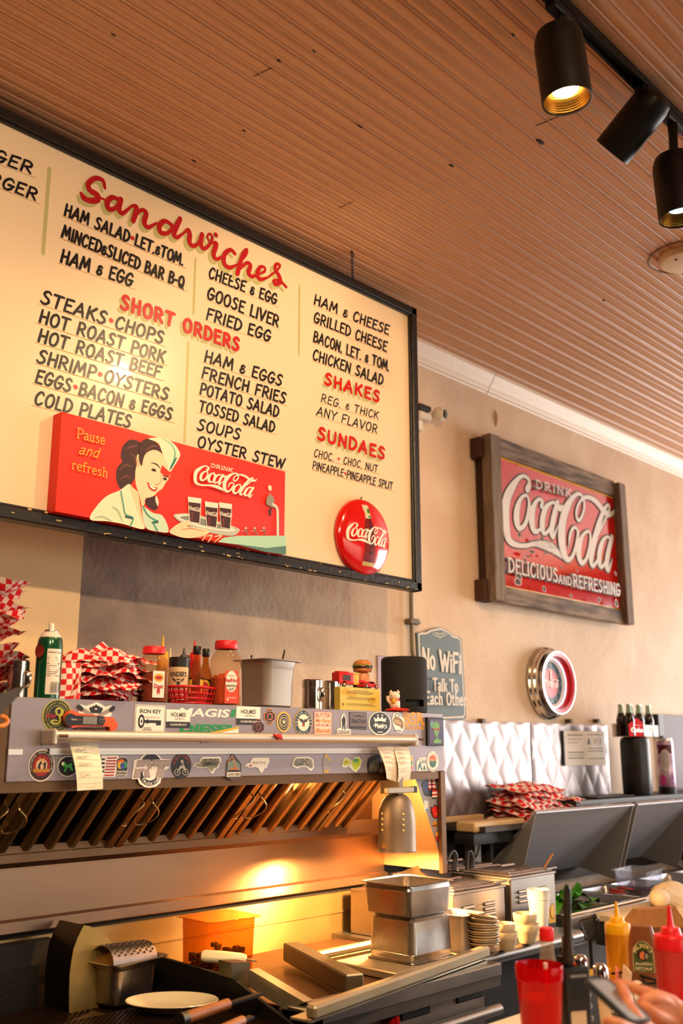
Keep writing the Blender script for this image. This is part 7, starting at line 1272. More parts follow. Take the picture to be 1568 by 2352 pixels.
solo('tilted_pan_lid', 'steel pan lid tilted up at the back left of the left food warmer', 'lid', MB().prism([PY(903, 2012, 2.2), PY(1024, 1966, 2.46), PY(1060, 1990, 2.46), PY(1018, 2030, 2.2)], (0, 0, .004), DARKST()))
q = PZ(945, 2030, zl_); solo('side_tray', 'flat steel tray bridging the splash wall and the left food warmer', 'tray', MB().box((xl0-.1, 2.24, ZC), (xl0-.006, 2.44, zl_-.002), M_LID, .003))
for lb, pts in (('left black-handled tongs hooked out of the food warmer', [(1008, 2018), (1020, 1992), (1034, 1962), (1041, 1958), (1046, 1970), (1042, 1998)]), ('right black-handled tongs standing up from the food warmer lid', [(1070, 2012), (1072, 1990), (1074, 1962), (1079, 1958), (1084, 1975), (1082, 1996)])):
    t = thing('tongs', lb, 'tongs', PY(*pts[0], 2.3), 'tongs in the food warmers'); W3 = crom([PY(a, b, 2.3) for a, b in pts], 5); part(t, 'handle', MB().tube(W3, .0095, BLACKP(), 10, False, .6)); part(t, 'arm', MB().rod(W3[0], W3[0]+V((-.0, 0, -.05)), .006, CHROME(), 10))
a, b = PY(1248, 1995, 2.3), PY(1268, 1962, 2.3); solo('wooden_stirrer', 'thin wooden spoon handle leaning out of the right food warmer', 'spoon', MB().tube([a-(b-a)*.6, a, b], [.004, .0045, .0055], C('a8672c', .6), 8))
# ---------------- refrigerated prep table
TY, FY, BY = (2.35, 1.248), (2.458, .905), (2.66, .95); M_PREP = mat('prep_lid_steel', 'b6b6bd', .42, .4, rvar=.1, vscale=4); M_PREPD = mat('prep_lid_end', '98938f', .45, .5, rvar=.1, vscale=6)
pt_ = thing('prep_table', 'stainless sandwich prep table with ingredient wells at the right', 'prep table', (4.2, 2.2, 0)); px0 = max(xr1+.03, xc1+.035); ZP = .905
part(pt_, 'body', MB().box((px0, 2.07, .1), (5.6, 2.66, ZP-.05), mat('prep_body', '55524e', .4, .8)).box((px0, 2.05, ZP-.1), (5.6, 2.075, ZP), M_GR, .003).box((px0, 2.42, ZP-.05), (5.6, 2.46, ZP-.005), M_GR))
xcb = PZ(1372, 2098, ZP).x; part(pt_, 'left_cheek', MB().box((px0, 2.05, ZP-.1), (px0+.012, 2.66, ZP), M_GR))
wl = MB(); xs_ = [px0+.02, px0+.36, px0+.62, px0+.88, px0+1.14, px0+1.5, px0+1.9]
for i in range(len(xs_)-1): 
    tp = thing('ingredient_pan', ['ingredient pan nearest the warmers, holding green lettuce', 'second ingredient pan from the lettuce, nearly empty', 'third ingredient pan from the lettuce, with red tomato slices', 'fourth ingredient pan from the lettuce', 'fifth ingredient pan from the lettuce, beside the folded towel', 'farthest ingredient pan at the right photo edge'][i], 'pan', ((xs_[i]+xs_[i+1])/2, 2.245, ZP-.1), 'prep table ingredient pans'); part(tp, 'pan', gnpan(xs_[i+1]-xs_[i]-.03, .3, .1, PANST(), .012, .9, .02).xf(TT(((xs_[i]+xs_[i+1])/2, 2.245, ZP-.094))))
for i, x in enumerate(xs_[1:-1]): part(pt_, 'adapter_bar', MB().box((x-.008, 2.08, ZP+.002), (x+.008, 2.41, ZP+.01), CHROME(), .002))
part(pt_, 'front_rail', MB().box((px0, 2.055, ZP-.0), (5.6, 2.085, ZP+.012), CHROME(), .004))
rn = random.Random(2); LET = [C('3f8a1f', .45), C('5fa52c', .45), C('2f6a1a', .5)]
for i in range(9):
    c = V((px0+.1+.1*(i % 4)*.9+rn.uniform(-.02, .02), 2.19+.06*(i//4)+rn.uniform(-.01, .01), ZP+.006+.006*(i//3))); b = MB(); n = 8; vs_ = []; R = .05+rn.uniform(0, .015); ph = rn.uniform(0, 6); tl = rn.uniform(.2, .9)
    for j in range(n+1):
        for kx in range(17): t_ = 2*pi*kx/16; r = R*j/n*(1+.12*sin(5*t_+ph)); vs_.append(c+V((r*cos(t_), r*sin(t_)*.8, .012*sin(5*t_+ph)*(j/n)**2+tl*r*cos(t_-ph)*.8+.01)))
    b.add(vs_, [(j*17+k2, j*17+k2+1, (j+1)*17+k2+1, (j+1)*17+k2) for j in range(n) for k2 in range(16)], LET[i % 3]); solo('lettuce_leaf', 'ruffled green lettuce leaf in the pan next to the food warmer', 'lettuce', b, 'lettuce leaves in the prep table', sharp=180)
for i in range(5):
    c = V((xs_[2]+.05+.035*i, 2.26+.02*(i % 2), ZP-.02+.006*i)); solo('tomato_slice', 'red tomato slice in a prep table pan', 'tomato', MB().cyl(.036, 0, .007, C('b8321c', .3), 24, (0, 0, 0), TT(c) @ Mx.Rotation(.2, 4, 'Y'), .002), 'tomato slices')
cbd = MB().box((xcb, 1.74, ZP-.03), (5.6, 2.045, ZP-.001), mat('cutting_board', 'e2cba6', .55, bump=.05, bscale=90), .005); solo('cutting_board', 'long cream cutting board along the front of the prep table', 'cutting board', cbd); part(pt_, 'board_bracket', MB().box((xcb+.006, 1.75, ZP-.11), (5.6, 2.05, ZP-.032), mat('prep_body')))
# towel
c = PZ(1528, 2078, ZP); tw = thing('folded_towel', 'crumpled cream towel on the far end of the cutting board', 'towel', c); b = bmesh.new(); bmesh.ops.create_icosphere(b, subdivisions=4, radius=1)
from mathutils import noise
for v in b.verts:
    p = v.co.copy(); f = 1+.16*noise.noise(p*1.7)+.07*sin(5*p.x+3*p.z)+.05*noise.noise(p*5); v.co = V((p.x*.12*f, p.y*.075*f, max(-.02, p.z*.062*f)+.02))
    if p.x < -.75: v.co.z += .012; v.co.y *= .7
part(tw, 'bundle', MB().bm(b, mat('terry_towel', 'e6d2b0', .9, bump=.4, bscale=220), TT(c+V((.05, 0, 0)), .25))); part(tw, 'corner', MB().sphere((0, 0, 0), 1, mat('terry_towel'), 20, (.055, .04, .034), TT(c+V((-.075, -.015, .035)), .4)))
def lid(label, x0, x1):
    def Q(x, yz): return V((x, yz[0], yz[1]))
    t = part(pt_, 'raised_lid', MB().prism([Q(x0, TY), Q(x1, TY), Q(x1, BY), Q(x0, BY)], (0, .004, .004), M_PREP)); part(t, 'end_cheek', MB().prism([Q(x0, TY), Q(x0, FY), Q(x0, BY)], (.005, 0, 0), M_PREPD)); part(t, 'end_cheek', MB().prism([Q(x1, TY), Q(x1, FY), Q(x1, BY)], (-.005, 0, 0), M_PREPD))
    part(t, 'top_lip', MB().prism([Q(x0, (TY[0]-.004, TY[1]-.004)), Q(x1, (TY[0]-.004, TY[1]-.004)), Q(x1, (TY[0]+.012, TY[1]+.004)), Q(x0, (TY[0]+.012, TY[1]+.004))], (0, 0, .003), M_PREP))
    part(t, 'hinge_knuckle', MB().rod(Q(x1-.004, (FY[0]-.002, FY[1]+.02)), Q(x1-.004, (FY[0]-.03, FY[1]+.01)), .008, CHROME(), 12)); return t
xa, xb = PY(1230, 1868, 2.35).x, PY(1455, 1846, 2.35).x; lid('left raised stainless lid of the prep table', xa, xb); lid('right raised stainless lid of the prep table cut by the photo edge', xb+.035, xb+.035+(xb-xa)*.72)
c = PZ(1468, 2030, .925); bx = MB(); solo('clear_tub', 'clear plastic tub of ingredients under the right prep lid', 'container', gnpan(.22, .15, .07, tint('clear_grey_plastic', 'e6e8ee', .1, .08, .03, 'c8ccd6'), .008, .92, .02).xf(TT(V((c.x, min(c.y, 2.36), .918)), .1)))
# white refrigerator panel and the framed glass at the far right
solo('white_cabinet', 'pale cabinet side at the right photo edge beyond the prep lids', 'cabinet', MB().box((5.62, 2.05, 0), (6.4, 2.6, 1.27), C('c9cdd4', .5), .006))
sh = thing('utility_shelf', 'dark shelf along the wall behind the raised prep lids', 'shelf', (4.2, 2.6, 1.1)); zs_ = PY(1470, 1826, 2.5).z; part(sh, 'board', MB().box((3.36, 2.42, zs_-.095), (4.2, WALL-.032, zs_-.075), C('3a302a', .6)).box((4.05, 2.42, zs_-.022), (5.6, WALL-.032, zs_-.001), C('2c2624', .5))); part(sh, 'bracket', MB().box((3.5, 2.5, .9), (3.52, 2.66, zs_-.09), C('2a2522', .6))); part(sh, 'bracket', MB().box((5.5, 2.5, .9), (5.52, 2.66, zs_-.02), C('2a2522', .6)))
zsh = zs_-.0745
# grill press on the counter behind the warmers
gp = thing('panini_press', 'black sandwich press with a tan lid beside the left prep lid', 'sandwich press', PY(1140, 1935, 2.5)); a = PY(1088, 1935, 2.46); b = PY(1200, 1925, 2.46); z0, z1, z2 = PY(1140, 1937, 2.46).z, PY(1140, 1908, 2.46).z, PY(1140, 1884, 2.46).z
part(gp, 'lower_plate', MB().box((a.x, 2.46, z0), (b.x, 2.56, z1-.002), BLACKP(), .012, 2)); part(gp, 'upper_plate', MB().box((a.x-.005, 2.45, z1), (b.x+.01, 2.545, z2), mat('tan_plastic', 'c8a676', .4), .014, 3)); part(gp, 'hinge', MB().box((b.x-.05, 2.455, z1-.02), (b.x+.03, 2.55, z1+.018), BLACKP(), .004)); part(gp, 'foot', MB().box((a.x+.06, 2.5, ZC), (a.x+.1, 2.55, z0), C('7a746c', .5))); part(gp, 'foot', MB().box((b.x-.06, 2.5, ZC), (b.x-.02, 2.55, z0), C('7a746c', .5))); part(gp, 'cord', MB().tube(crom([V((a.x+.05, 2.47, z0)), V((a.x-.02, 2.45, z0-.05)), V((a.x-.12, 2.5, ZC+.12)), V((a.x-.2, 2.6, ZC+.2)), V((a.x-.28, 2.66, 1.19))], 6), .004, BLACKP(), 6))
# right-hand checked papers
rc_ = PY(1235, 1880, 2.55); rc_.z = max(zsh, PY(1235, 1888, 2.55).z); nR = 9; zR = (PY(1215, 1800, 2.5).z-zsh-.02)/nR
nn = ['lowest', 'second', 'third', 'fourth', 'middle', 'sixth', 'seventh', 'eighth', 'topmost']
for i in range(nR): paper('%s checked paper of the stack behind the left prep lid' % nn[i], V((3.86+.012*sin(i*2.1), 2.55, zsh+.028+zR*i)), .34, .2, .08*sin(i*1.9), (.05*sin(i*1.2), .08), -.026+.01*sin(i), 60+i, 'checked papers behind the prep lid', .024)
basket('serving_basket', 'red plastic basket under the stack of checked papers on the wall shelf', V((3.86, 2.55, zsh)), 0, .28, .16, .045, 'red plastic baskets on the shelf')
for i in range(3): paper(['lower', 'middle', 'upper'][i]+' checked paper of the small low pile to the right of the stack', V((4.16+.01*i, 2.53, zsh+.05+.016*i)), .26, .2, -.1+.12*i, (-.1, .08), -.02, 80+i, 'checked papers behind the prep lid', .024)
basket('serving_basket', 'red plastic basket under the small low pile of checked papers', V((4.16, 2.53, zsh)), 0, .22, .15, .045, 'red plastic baskets on the shelf')
# black dispenser, carton of bottles, drink dispenser
ZQ = zs_
def pxw(px): return PY(px, 1760, 2.5).x
x0, x1 = pxw(1438), pxw(1507); H = PY(1470, 1693, 2.5).z-ZQ; bd = thing('black_canister', 'tall black rounded canister with a six-pack of bottles on top', 'canister', ((x0+x1)/2, 2.53, ZQ)); r = 34.5*DEP((x0, 2.53, ZQ))/FP; part(bd, 'body', MB().lathe([(1e-4, 0), (r*.94, 0), (r*.98, .01), (r, H*.3), (r, H*.9), (r*.95, H*.97), (r*.8, H), (1e-4, H)], C('1a1717', .38), 40, ((x0+x1)/2, 2.53, ZQ)))
zb_ = ZQ+H+.0005; cr0, cr1 = pxw(1441), pxw(1509); cc = thing('bottle_carrier', 'red and white cardboard six-pack carrier on top of the black canister', 'carrier', ((cr0+cr1)/2, 2.53, zb_)); hc = PY(1460, 1652, 2.5).z-zb_; xm = (cr0+cr1)/2; cw = (cr1-cr0)/2
part(cc, 'front_panel', MB().prism([V((xm-cw, 2.48, zb_)), V((xm+cw*.05, 2.48, zb_)), V((xm+cw*.05, 2.48, zb_+hc*.75)), V((xm-cw*.42, 2.48, zb_+hc*1.05)), V((xm-cw*.5, 2.48, zb_+hc*1.05)), V((xm-cw, 2.48, zb_+hc*.7))], (0, .002, 0), C('c81820', .85, spec=.1))); part(cc, 'side_panel', MB().box((xm+cw*.05, 2.48, zb_), (xm+cw, 2.482, zb_+hc*.68), C('e6dcd6', .5)).box((xm-cw, 2.57, zb_), (xm+cw, 2.572, zb_+hc*.75), C('e6dcd6', .5)).box((xm-cw, 2.48, zb_), (xm+cw, 2.572, zb_+.002), C('e6dcd6', .5))); A = Art(planeY(2.4797), .0003); A.text(W_, 'Coke', xm-cw*.48, zb_+hc*.4, hc*.26, cw*.8, .03, .2); A.rect(C('e8a0a0', .8), xm-cw*.75, zb_+hc*.63, xm-cw*.2, zb_+hc*.67); A.line(C('d8a0a0', .5), [(xm+cw*.4, zb_+hc*.45), (xm+cw*.75, zb_+hc*.45)], .012); part(cc, 'print', A.mb, fixn=False)
for i in range(6):
    bx_, by_ = xm-cw*.66+cw*.66*(i % 3), 2.503+.045*(i//3); c = V((bx_, by_, zb_+.0025)); Hb_ = PY(1465, 1619, 2.5).z-zb_; r = .026; t = thing('glass_bottle', '%s bottle of the %s row in the six-pack carrier' % (['left', 'middle', 'right'][i % 3], ['front', 'back'][i//3]), 'bottle', c, 'bottles in the carrier'); T = TT(c)
    part(t, 'glass', MB().lathe([(1e-4, 0), (r*.9, 0), (r, .004), (r*.92, Hb_*.3), (r, Hb_*.5), (r*.75, Hb_*.64), (r*.6, Hb_*.72)], mat('cola_glass', '1f0f0a', .1, coat=.5), 24, (0, 0, 0), T)); part(t, 'neck', MB().lathe([(r*.6, Hb_*.72), (r*.47, Hb_*.82), (r*.43, Hb_*.95)], C('9fbfa0', .15), 20, (0, 0, 0), T)); part(t, 'cap', MB().lathe([(r*.5, Hb_*.94), (r*.52, Hb_*.95), (r*.5, Hb_*.99), (1e-4, Hb_)], C('c9d6c6', .3, metal=.4), 20, (0, 0, 0), T))
x0, x1 = pxw(1510), pxw(1547); H = PY(1528, 1696, 2.5).z-ZQ; dd = thing('drink_dispenser', 'colourful can-shaped dispenser with a white oval label at the right', 'dispenser', ((x0+x1)/2, 2.5, ZQ)); r = 20*DEP((x0, 2.5, ZQ))/FP; c = V(((x0+x1)/2, 2.5, ZQ)); part(dd, 'body', MB().lathe([(1e-4, .03), (r*.96, .03), (r, .04), (r, H*.92), (r*.9, H*.97)], mat('violet_can', '9a6a98', .25, .3, var=1.5, vscale=16, col2='e8d0e0'), 36, c)); part(dd, 'base', MB().lathe([(1e-4, 0), (r*1.02, 0), (r*1.02, .032), (1e-4, .032)], BLACKP(), 36, c)); part(dd, 'lid', MB().lathe([(r*.93, H*.95), (r*.92, H), (1e-4, H)], C('d8d4d0', .3, metal=.5), 36, c)); A = Art(cylmap(c, r, toCam(c)), e=.0005, sub=8); A.rect(C('5a1420', .4), -r*.9, H*.72, r*.9, H*.88); A.ell(C('e4dcd6', .4), 0, H*.6, r*.62, H*.2); A.ell(C('c9bfc2', .4), 0, H*.6, r*.5, H*.16); A.ell(C('d84a9a', .4), -r*.4, H*.24, r*.35, H*.1); part(dd, 'label', A.mb, fixn=False)
sc2 = MB()
for px, c_ in ((1355, 'd8d8dc'), (1420, 'e8e8ee'), (1437, '2a2a2c'), (1470, 'd8d8dc')): x = pxw(px); sc2.box((x-.02, 2.44, ZQ), (x+.02, 2.47, ZQ+.02), C(c_, .3), .004)
solo('black_gadget', 'low black box on the shelf left of the black canister', 'box', MB().box((pxw(1345), 2.45, ZQ), (pxw(1432), 2.6, PY(1400, 1829, 2.5).z+.004), BLACKP(), .006))
gf = thing('framed_glass', 'pale grey framed glass panel on the wall at the right edge', 'picture', (5.6, WALL, 1.3)); q = PY(1511, 1640, WALL-.05); zb2 = PY(1511, 1690, WALL-.05).z; part(gf, 'pane', MB().box((q.x+.06, WALL-.04, 1.28), (q.x+.9, WALL-.012, q.z), mat('grey_glass', '8a8994', .6, spec=.2), .003)); part(gf, 'frame_edge', MB().box((q.x, WALL-.05, zb2), (q.x+.06, WALL-.012, q.z), BLACKP()))
# ================================================================== SERVING COUNTER AND THINGS ON IT
ZS = .95; YE = 1.328
sc_ct = thing('serving_counter', 'cream-topped serving counter across the bottom right corner', 'counter', (2.3, 1.0, 0)); M_LAM = mat('cream_laminate', 'eadbb4', .35, coat=.2)
part(sc_ct, 'top', MB().box((.9, .72, ZS-.035), (4.6, YE, ZS-.0005), M_LAM, .004)); part(sc_ct, 'apron', MB().box((.95, .8, 0), (4.6, 1.26, ZS-.036), C('2a2522', .6)))
def onS(px, d):                               # point on the counter top under a photo column at a given depth
    py = CY+FP*((EYE-ZS)/d+FWD.z)/UPV.z; return PD(px, py, d)
def topz(py, d): return EYE+d*(FWD.z-UPV.z*(py-CY)/FP)
# tumbler
c = PZ(1237, 2214, ZS+.165); c.z = ZS; d = DEP(c+V((0, 0, .165))); R = 54.5*d/FP; H = .165
RTUM = tint('red_tumbler_plastic', 'f02830', .12, .1, .16, 'e81018')
tb = thing('tumbler', 'translucent red plastic tumbler in the bottom right foreground', 'tumbler', c); T = TT(c); rb_ = R*.73
part(tb, 'cup', MB().lathe([(1e-4, 0), (rb_, 0), (rb_+.001, .004), (R*.955, H*.84), (R*.985, H*.85), (R, H*.99), (R*.985, H), (R*.965, H*.985), (R*.945, H*.85), (R*.92, H*.82), (rb_-.0025, .008), (1e-4, .007)], RTUM, 56, (0, 0, 0), T)); part(tb, 'drink', MB().lathe([(1e-4, .008), (rb_-.003, .008), (R*.88, H*.66), (1e-4, H*.66)], mat('dark_red_drink', 'c80c10', .2), 40, (0, 0, 0), T))
a = T @ V((.012, -.01, .012)); b = PD(1252, 2212, d-.01); solo('drinking_straw', 'pale straw standing in the red tumbler', 'straw', MB().tube([a, a.lerp(b, .5), b], .0038, C('f4d8cc', .4), 12))
# sauce bottle with red cap
def bottle2(name, label, px, d, py_top, py_cap, wcap, wbody, capcol, glass, fillm, grp=None, neck=True):
    c = onS(px, d); k = d/FP; H = topz(py_top, d)-ZS; hc = (py_cap-py_top)*k; rc2 = wcap/2*k; rb2 = wbody/2*k; t = thing(name, label, 'bottle', c, grp); T = TT(c)
    part(t, 'glass', MB().lathe([(1e-4, 0), (rb2*.95, 0), (rb2, .004), (rb2, H*.4), (rb2*.85, H*.52), (rc2*.95, H*.72), (rc2*.82, H-hc)], glass, 32, (0, 0, 0), T)); part(t, 'sauce', MB().lathe([(1e-4, .003), (rb2*.9, .003), (rb2*.9, H*.38), (1e-4, H*.4)], fillm, 28, (0, 0, 0), T))
    part(t, 'cap', MB().lathe([(rc2*.94, H-hc), (rc2, H-hc+.001), (rc2, H-.004), (rc2*.9, H), (1e-4, H)], C(capcol, .35), 32, (0, 0, 0), T)); return t
bottle2('hot_sauce_bottle', 'clear sauce bottle with a red cap behind the red tumbler', 1263, 2.12, 2138, 2166, 34, 50, 'e01c20', tint('thin_clear_glass', 'f4e6d6', .06, .1, .04), mat('red_sauce', '8a1c10', .4))
bottle2('hot_sauce_bottle', 'small black-capped sauce bottle behind the radio antenna', 1311, 2.16, 2156, 2178, 28, 34, '1c1a1c', mat('amber_glass'), mat('dark_sauce', '3a1810', .4))
# two-way radio
BLKR = mat('black_radio_plastic', '171616', .42, bump=.08, bscale=300)
d = 1.86; c = onS(1322, d); k = d/FP; a_ = toCam(c)+.5; TR = TT(c, a_+pi/2); Hr = topz(2226, d)-ZS; W2 = .027; D2 = .019
rd = thing('two_way_radio', 'black two-way radio standing upright with a long antenna', 'radio', c)
part(rd, 'body', MB().box((-W2, -D2, 0), (W2, D2, Hr), BLKR, .005, 2, TR).box((-W2*.96, -D2-.002, Hr*.1), (W2*.96, -D2+.002, Hr*.97), BLKR, .002, 1, TR))
an0 = TR @ V((-W2*.3, 0, Hr)); an1 = PD(1302, 2036, d); part(rd, 'antenna', MB().tube([an0, an0.lerp(an1, .15), an0.lerp(an1, .3), an0.lerp(an1, .96), an1], [.0115, .0112, .008, .0068, .0045], BLKR, 16).sphere(an1, .0047, BLKR, 12)); part(rd, 'knob', MB().cyl(.0075, Hr, Hr+.017, BLKR, 20, (0, 0, 0), TR @ Mx.Translation((-W2*.0-.019, .006, 0)), .001)); part(rd, 'knob', MB().cyl(.006, Hr, Hr+.009, BLKR, 18, (0, 0, 0), TR @ Mx.Translation((W2*.6, .004, 0)), .001)); part(rd, 'indicator', MB().box((W2*.0, -.006, Hr), (W2*.3, .0, Hr+.004), C('c8301c', .3), .001, 1, TR))
A = Art(lambda u, v, o: TR @ V((u, -D2-.002-o, v)), e=.0003); A.text(C('c8c6c2', .4), 'KENWOOD', W2*.1, Hr*.9, .0052, .034)
for i in range(5): A.rect(C('0b0a0a', .6), -W2*.6, Hr*(.82-.045*i), W2*.8, Hr*(.82-.045*i)+.0025)
A.rect(C('b8a184', .3), -W2*.7, Hr*.28, W2*.5, Hr*.5, .002); A.rect(C('c8b090', .2), -W2*.62, Hr*.3, W2*.42, Hr*.48, .001)
for i in range(3):
    for j in range(3): A.ell(C('8a8580', .4), -W2*.5+W2*.45*i, Hr*(.22-.055*j), .003, .0022, 10)
part(rd, 'front_print', A.mb, 'lettering, speaker slots and beige screen', fixn=False)
# a second dark device leaning behind the radio
d = 1.95; p = [PD(*q, d) for q in ((1346, 2262), (1356, 2250), (1372, 2320), (1368, 2360), (1340, 2380))]; c = onS(1358, d); a2 = toCam(c)+.7; T2 = TT(c, a2+pi/2) @ Mx.Rotation(-.12, 4, 'X'); hv = topz(2252, d)-ZS; hd2 = thing('handheld_device', 'dark slim handheld device with small round icons just right of the radio', 'handheld device', c); part(hd2, 'body', MB().box((-.022, -.008, .003), (.022, .008, hv), C('232225', .4), .004, 2, T2)); A = Art(lambda u, v, o: T2 @ V((u, -.008-o, v)), e=.0003)
for z in (.32, .52, .7): A.ell(C('d8d2c8', .4), -.0, hv*z, .0042, .0042, 14); A.ell(C('232225', .4), 0, hv*z, .003, .003, 12)
part(hd2, 'icon', A.mb, fixn=False)
# salt and pepper shakers
for px, d, yt, w_, fillc, lb in ((1340, 2.12, 2198, 36, 'c9a878', 'glass shaker with a chrome dome lid just behind the radio'), (1385, 2.04, 2218, 38, 'e8dcc8', 'glass salt shaker with a chrome dome lid nearer the phone')):
    c = onS(px, d); k = d/FP; R = w_/2*k; H = topz(yt, d)-ZS; t = thing('condiment_shaker', lb, 'shaker', c, 'glass shakers on the serving counter'); T = TT(c); n = 8
    part(t, 'glass', MB().lathe([(1e-4, 0), (R*1.15, 0), (R*1.18, .004), (R*.98, H*.6), (R*.9, H*.66)], mat('thin_clear_glass'), 10, (0, 0, 0), T)); part(t, 'contents', MB().lathe([(1e-4, .004), (R*1.05, .004), (R*.93, H*.48), (1e-4, H*.5)], C(fillc, .8), 20, (0, 0, 0), T)); part(t, 'lid', MB().lathe([(R*.95, H*.62), (R, H*.63), (R, H*.7), (R*.94, H*.71), (R*.99, H*.72), (R*.99, H*.8), (R*.95, H*.83), (R*.85, H*.93), (R*.5, H*.99), (1e-4, H)], CHROME(), 32, (0, 0, 0), T))
# squeeze bottles
c = PZ(1427, 2287, ZS); d = DEP(c+V((0, 0, .12))); H = topz(2073, d)-ZS; squeeze('squeeze_bottle', '', 0, 0, 0, 0, None, None) if False else None
def squeeze2(label, c, d, wpx, ytop, col, cap):
    k = d/FP; r = wpx/2*k; H = topz(ytop, d)-ZS; t = thing('squeeze_bottle', label, 'bottle', c, 'squeeze bottles on the serving counter'); T = TT(c); h1 = H*.64
    part(t, 'body', MB().lathe([(1e-4, 0), (r*.95, 0), (r*.97, .004), (r*.98, h1*.5), (r, h1), (r*1.02, h1+.001), (r*1.02, h1+.004)], col, 48, (0, 0, 0), T))
    part(t, 'cap', MB().lathe([(r*1.0, h1+.003), (r*1.0, h1+H*.11), (r*.93, h1+H*.128), (r*.62, h1+H*.132), (r*.58, h1+H*.15), (r*.54, h1+H*.178), (r*.5, h1+H*.187), (r*.24, h1+H*.19), (r*.2, h1+H*.2), (r*.1, H-.001), (1e-4, H)], cap, 48, (0, 0, 0), T)); return t
squeeze2('yellow mustard squeeze bottle on the serving counter', c, d, 58, 2073, mat('mustard_bottle', 'e0920c', .3, coat=.2), mat('mustard_cap', 'f0b010', .35))
c = onS(1556, 1.98); squeeze2('red ketchup squeeze bottle cut by the right photo edge', c, 1.98, 80, 2090, mat('ketchup_bottle', 'c8141a', .3, coat=.2), mat('ketchup_cap', 'e81c24', .35))
# brown sauce jar with a green arched label
d = 2.2; c = onS(1484, d); k = d/FP; R = 33*k; H = topz(2132, d)-ZS; sj = thing('ketchup_jar', 'upside-down clear sauce bottle with a green arched label between the squeeze bottles', 'bottle', c); a_ = toCam(c); TJ = TT(c, a_+pi/2)
def sq2(s_, z, dp=.62): return [TJ @ V((R*s_*math.copysign(abs(cos(t))**.75, cos(t)), R*dp*s_*math.copysign(abs(sin(t))**.75, sin(t)), z)) for t in [2*pi*i/36 for i in range(36)]]
part(sj, 'body', MB().loft([sq2(.7, 0), sq2(.95, .006), sq2(1, .03), sq2(1, H*.72), sq2(.92, H*.85), sq2(.8, H*.93), sq2(.72, H*.99), sq2(.6, H)], tint('smoky_clear_plastic', 'd8a878', .12, .12, .25, 'b07a50'))); part(sj, 'contents', MB().loft([sq2(.66, .004), sq2(.9, .01), sq2(.93, H*.4), sq2(.5, H*.42)], mat('brown_ketchup', '7a2c10', .45)))
A = Art(lambda u, v, o: TJ @ V((u, -R*.64-o, v)), e=.0004); zl0_ = topz(2232, d)-ZS; hl_ = topz(2164, d)-ZS-zl0_; arch = [(-R*.72, zl0_), (R*.72, zl0_)]+[(R*.72*cos(t), zl0_+hl_*.55+hl_*.45*sin(t)) for t in [pi*i/12 for i in range(13)]]; A.poly(C('d8cba0', .4), arch); A.poly(C('26331c', .4), [(x*.95, zl0_+hl_*.01+(y-zl0_)*.975) for x, y in arch]); A.poly(C('c9b06a', .4), [(x*.9, zl0_+hl_*.02+(y-zl0_)*.955) for x, y in arch]); A.poly(C('3f5428', .4), [(x*.87, zl0_+hl_*.03+(y-zl0_)*.94) for x, y in arch])
A.arc(C('e0cf8a', .4), "MELINDA'S", 0, zl0_+hl_*.56, R*.6, hl_*.13, 155, 25, hl_*.3, .02); A.ell(C('2a2218', .4), 0, zl0_+hl_*.55, R*.42, hl_*.17); A.smooth(C('d8784a', .4), [(-R*.2, zl0_+hl_*.44), (-R*.22, zl0_+hl_*.6), (0, zl0_+hl_*.68), (R*.1, zl0_+hl_*.6), (R*.02, zl0_+hl_*.54), (R*.05, zl0_+hl_*.42)]); A.ell(C('8a8a78', .4), R*.22, zl0_+hl_*.52, R*.12, hl_*.09); A.text(C('e8dcb0', .4), 'JALAPEÑO', 0, zl0_+hl_*.27, hl_*.1, R*1.15, .01); A.text(C('e8dcb0', .4), 'KETCHUP', 0, zl0_+hl_*.12, hl_*.1, R*1.1, .02); part(sj, 'label', A.mb, 'green arched label', fixn=False)
# kraft box behind
d = 2.42; q = [PD(x, y, d) for x, y in ((1447, 2124), (1469, 2093), (1556, 2085), (1582, 2130))]; c = onS(1512, d); kb = thing('kraft_box', 'brown kraft napkin box with a sloped lid behind the sauce bottles', 'box', c); KR = mat('kraft_card', 'b07a44', .8, bump=.1, bscale=200, var=.4, vscale=60, col2='a06a38'); bk_ = V((.045, .05, 0))
zl = min(q[0].z, q[3].z); w0, w1 = V((q[0].x, q[0].y, zl)), V((q[3].x, q[3].y, zl)); part(kb, 'lid', MB().loft([[w0, w1, w1+bk_, w0+bk_], [V((q[1].x, q[1].y, q[1].z))+bk_*.2, V((q[2].x, q[2].y, q[2].z))+bk_*.2, V((q[2].x, q[2].y, q[2].z))+bk_*.7, V((q[1].x, q[1].y, q[1].z))+bk_*.7]], KR)); part(kb, 'body', MB().loft([[V((p.x, p.y, ZS)) for p in (w0.lerp(w1, .04), w0.lerp(w1, .96), w1+bk_*.9, w0+bk_*.9)], [w0.lerp(w1, .04), w0.lerp(w1, .96), w1+bk_*.9, w0+bk_*.9]], C('6a4526', .8)))
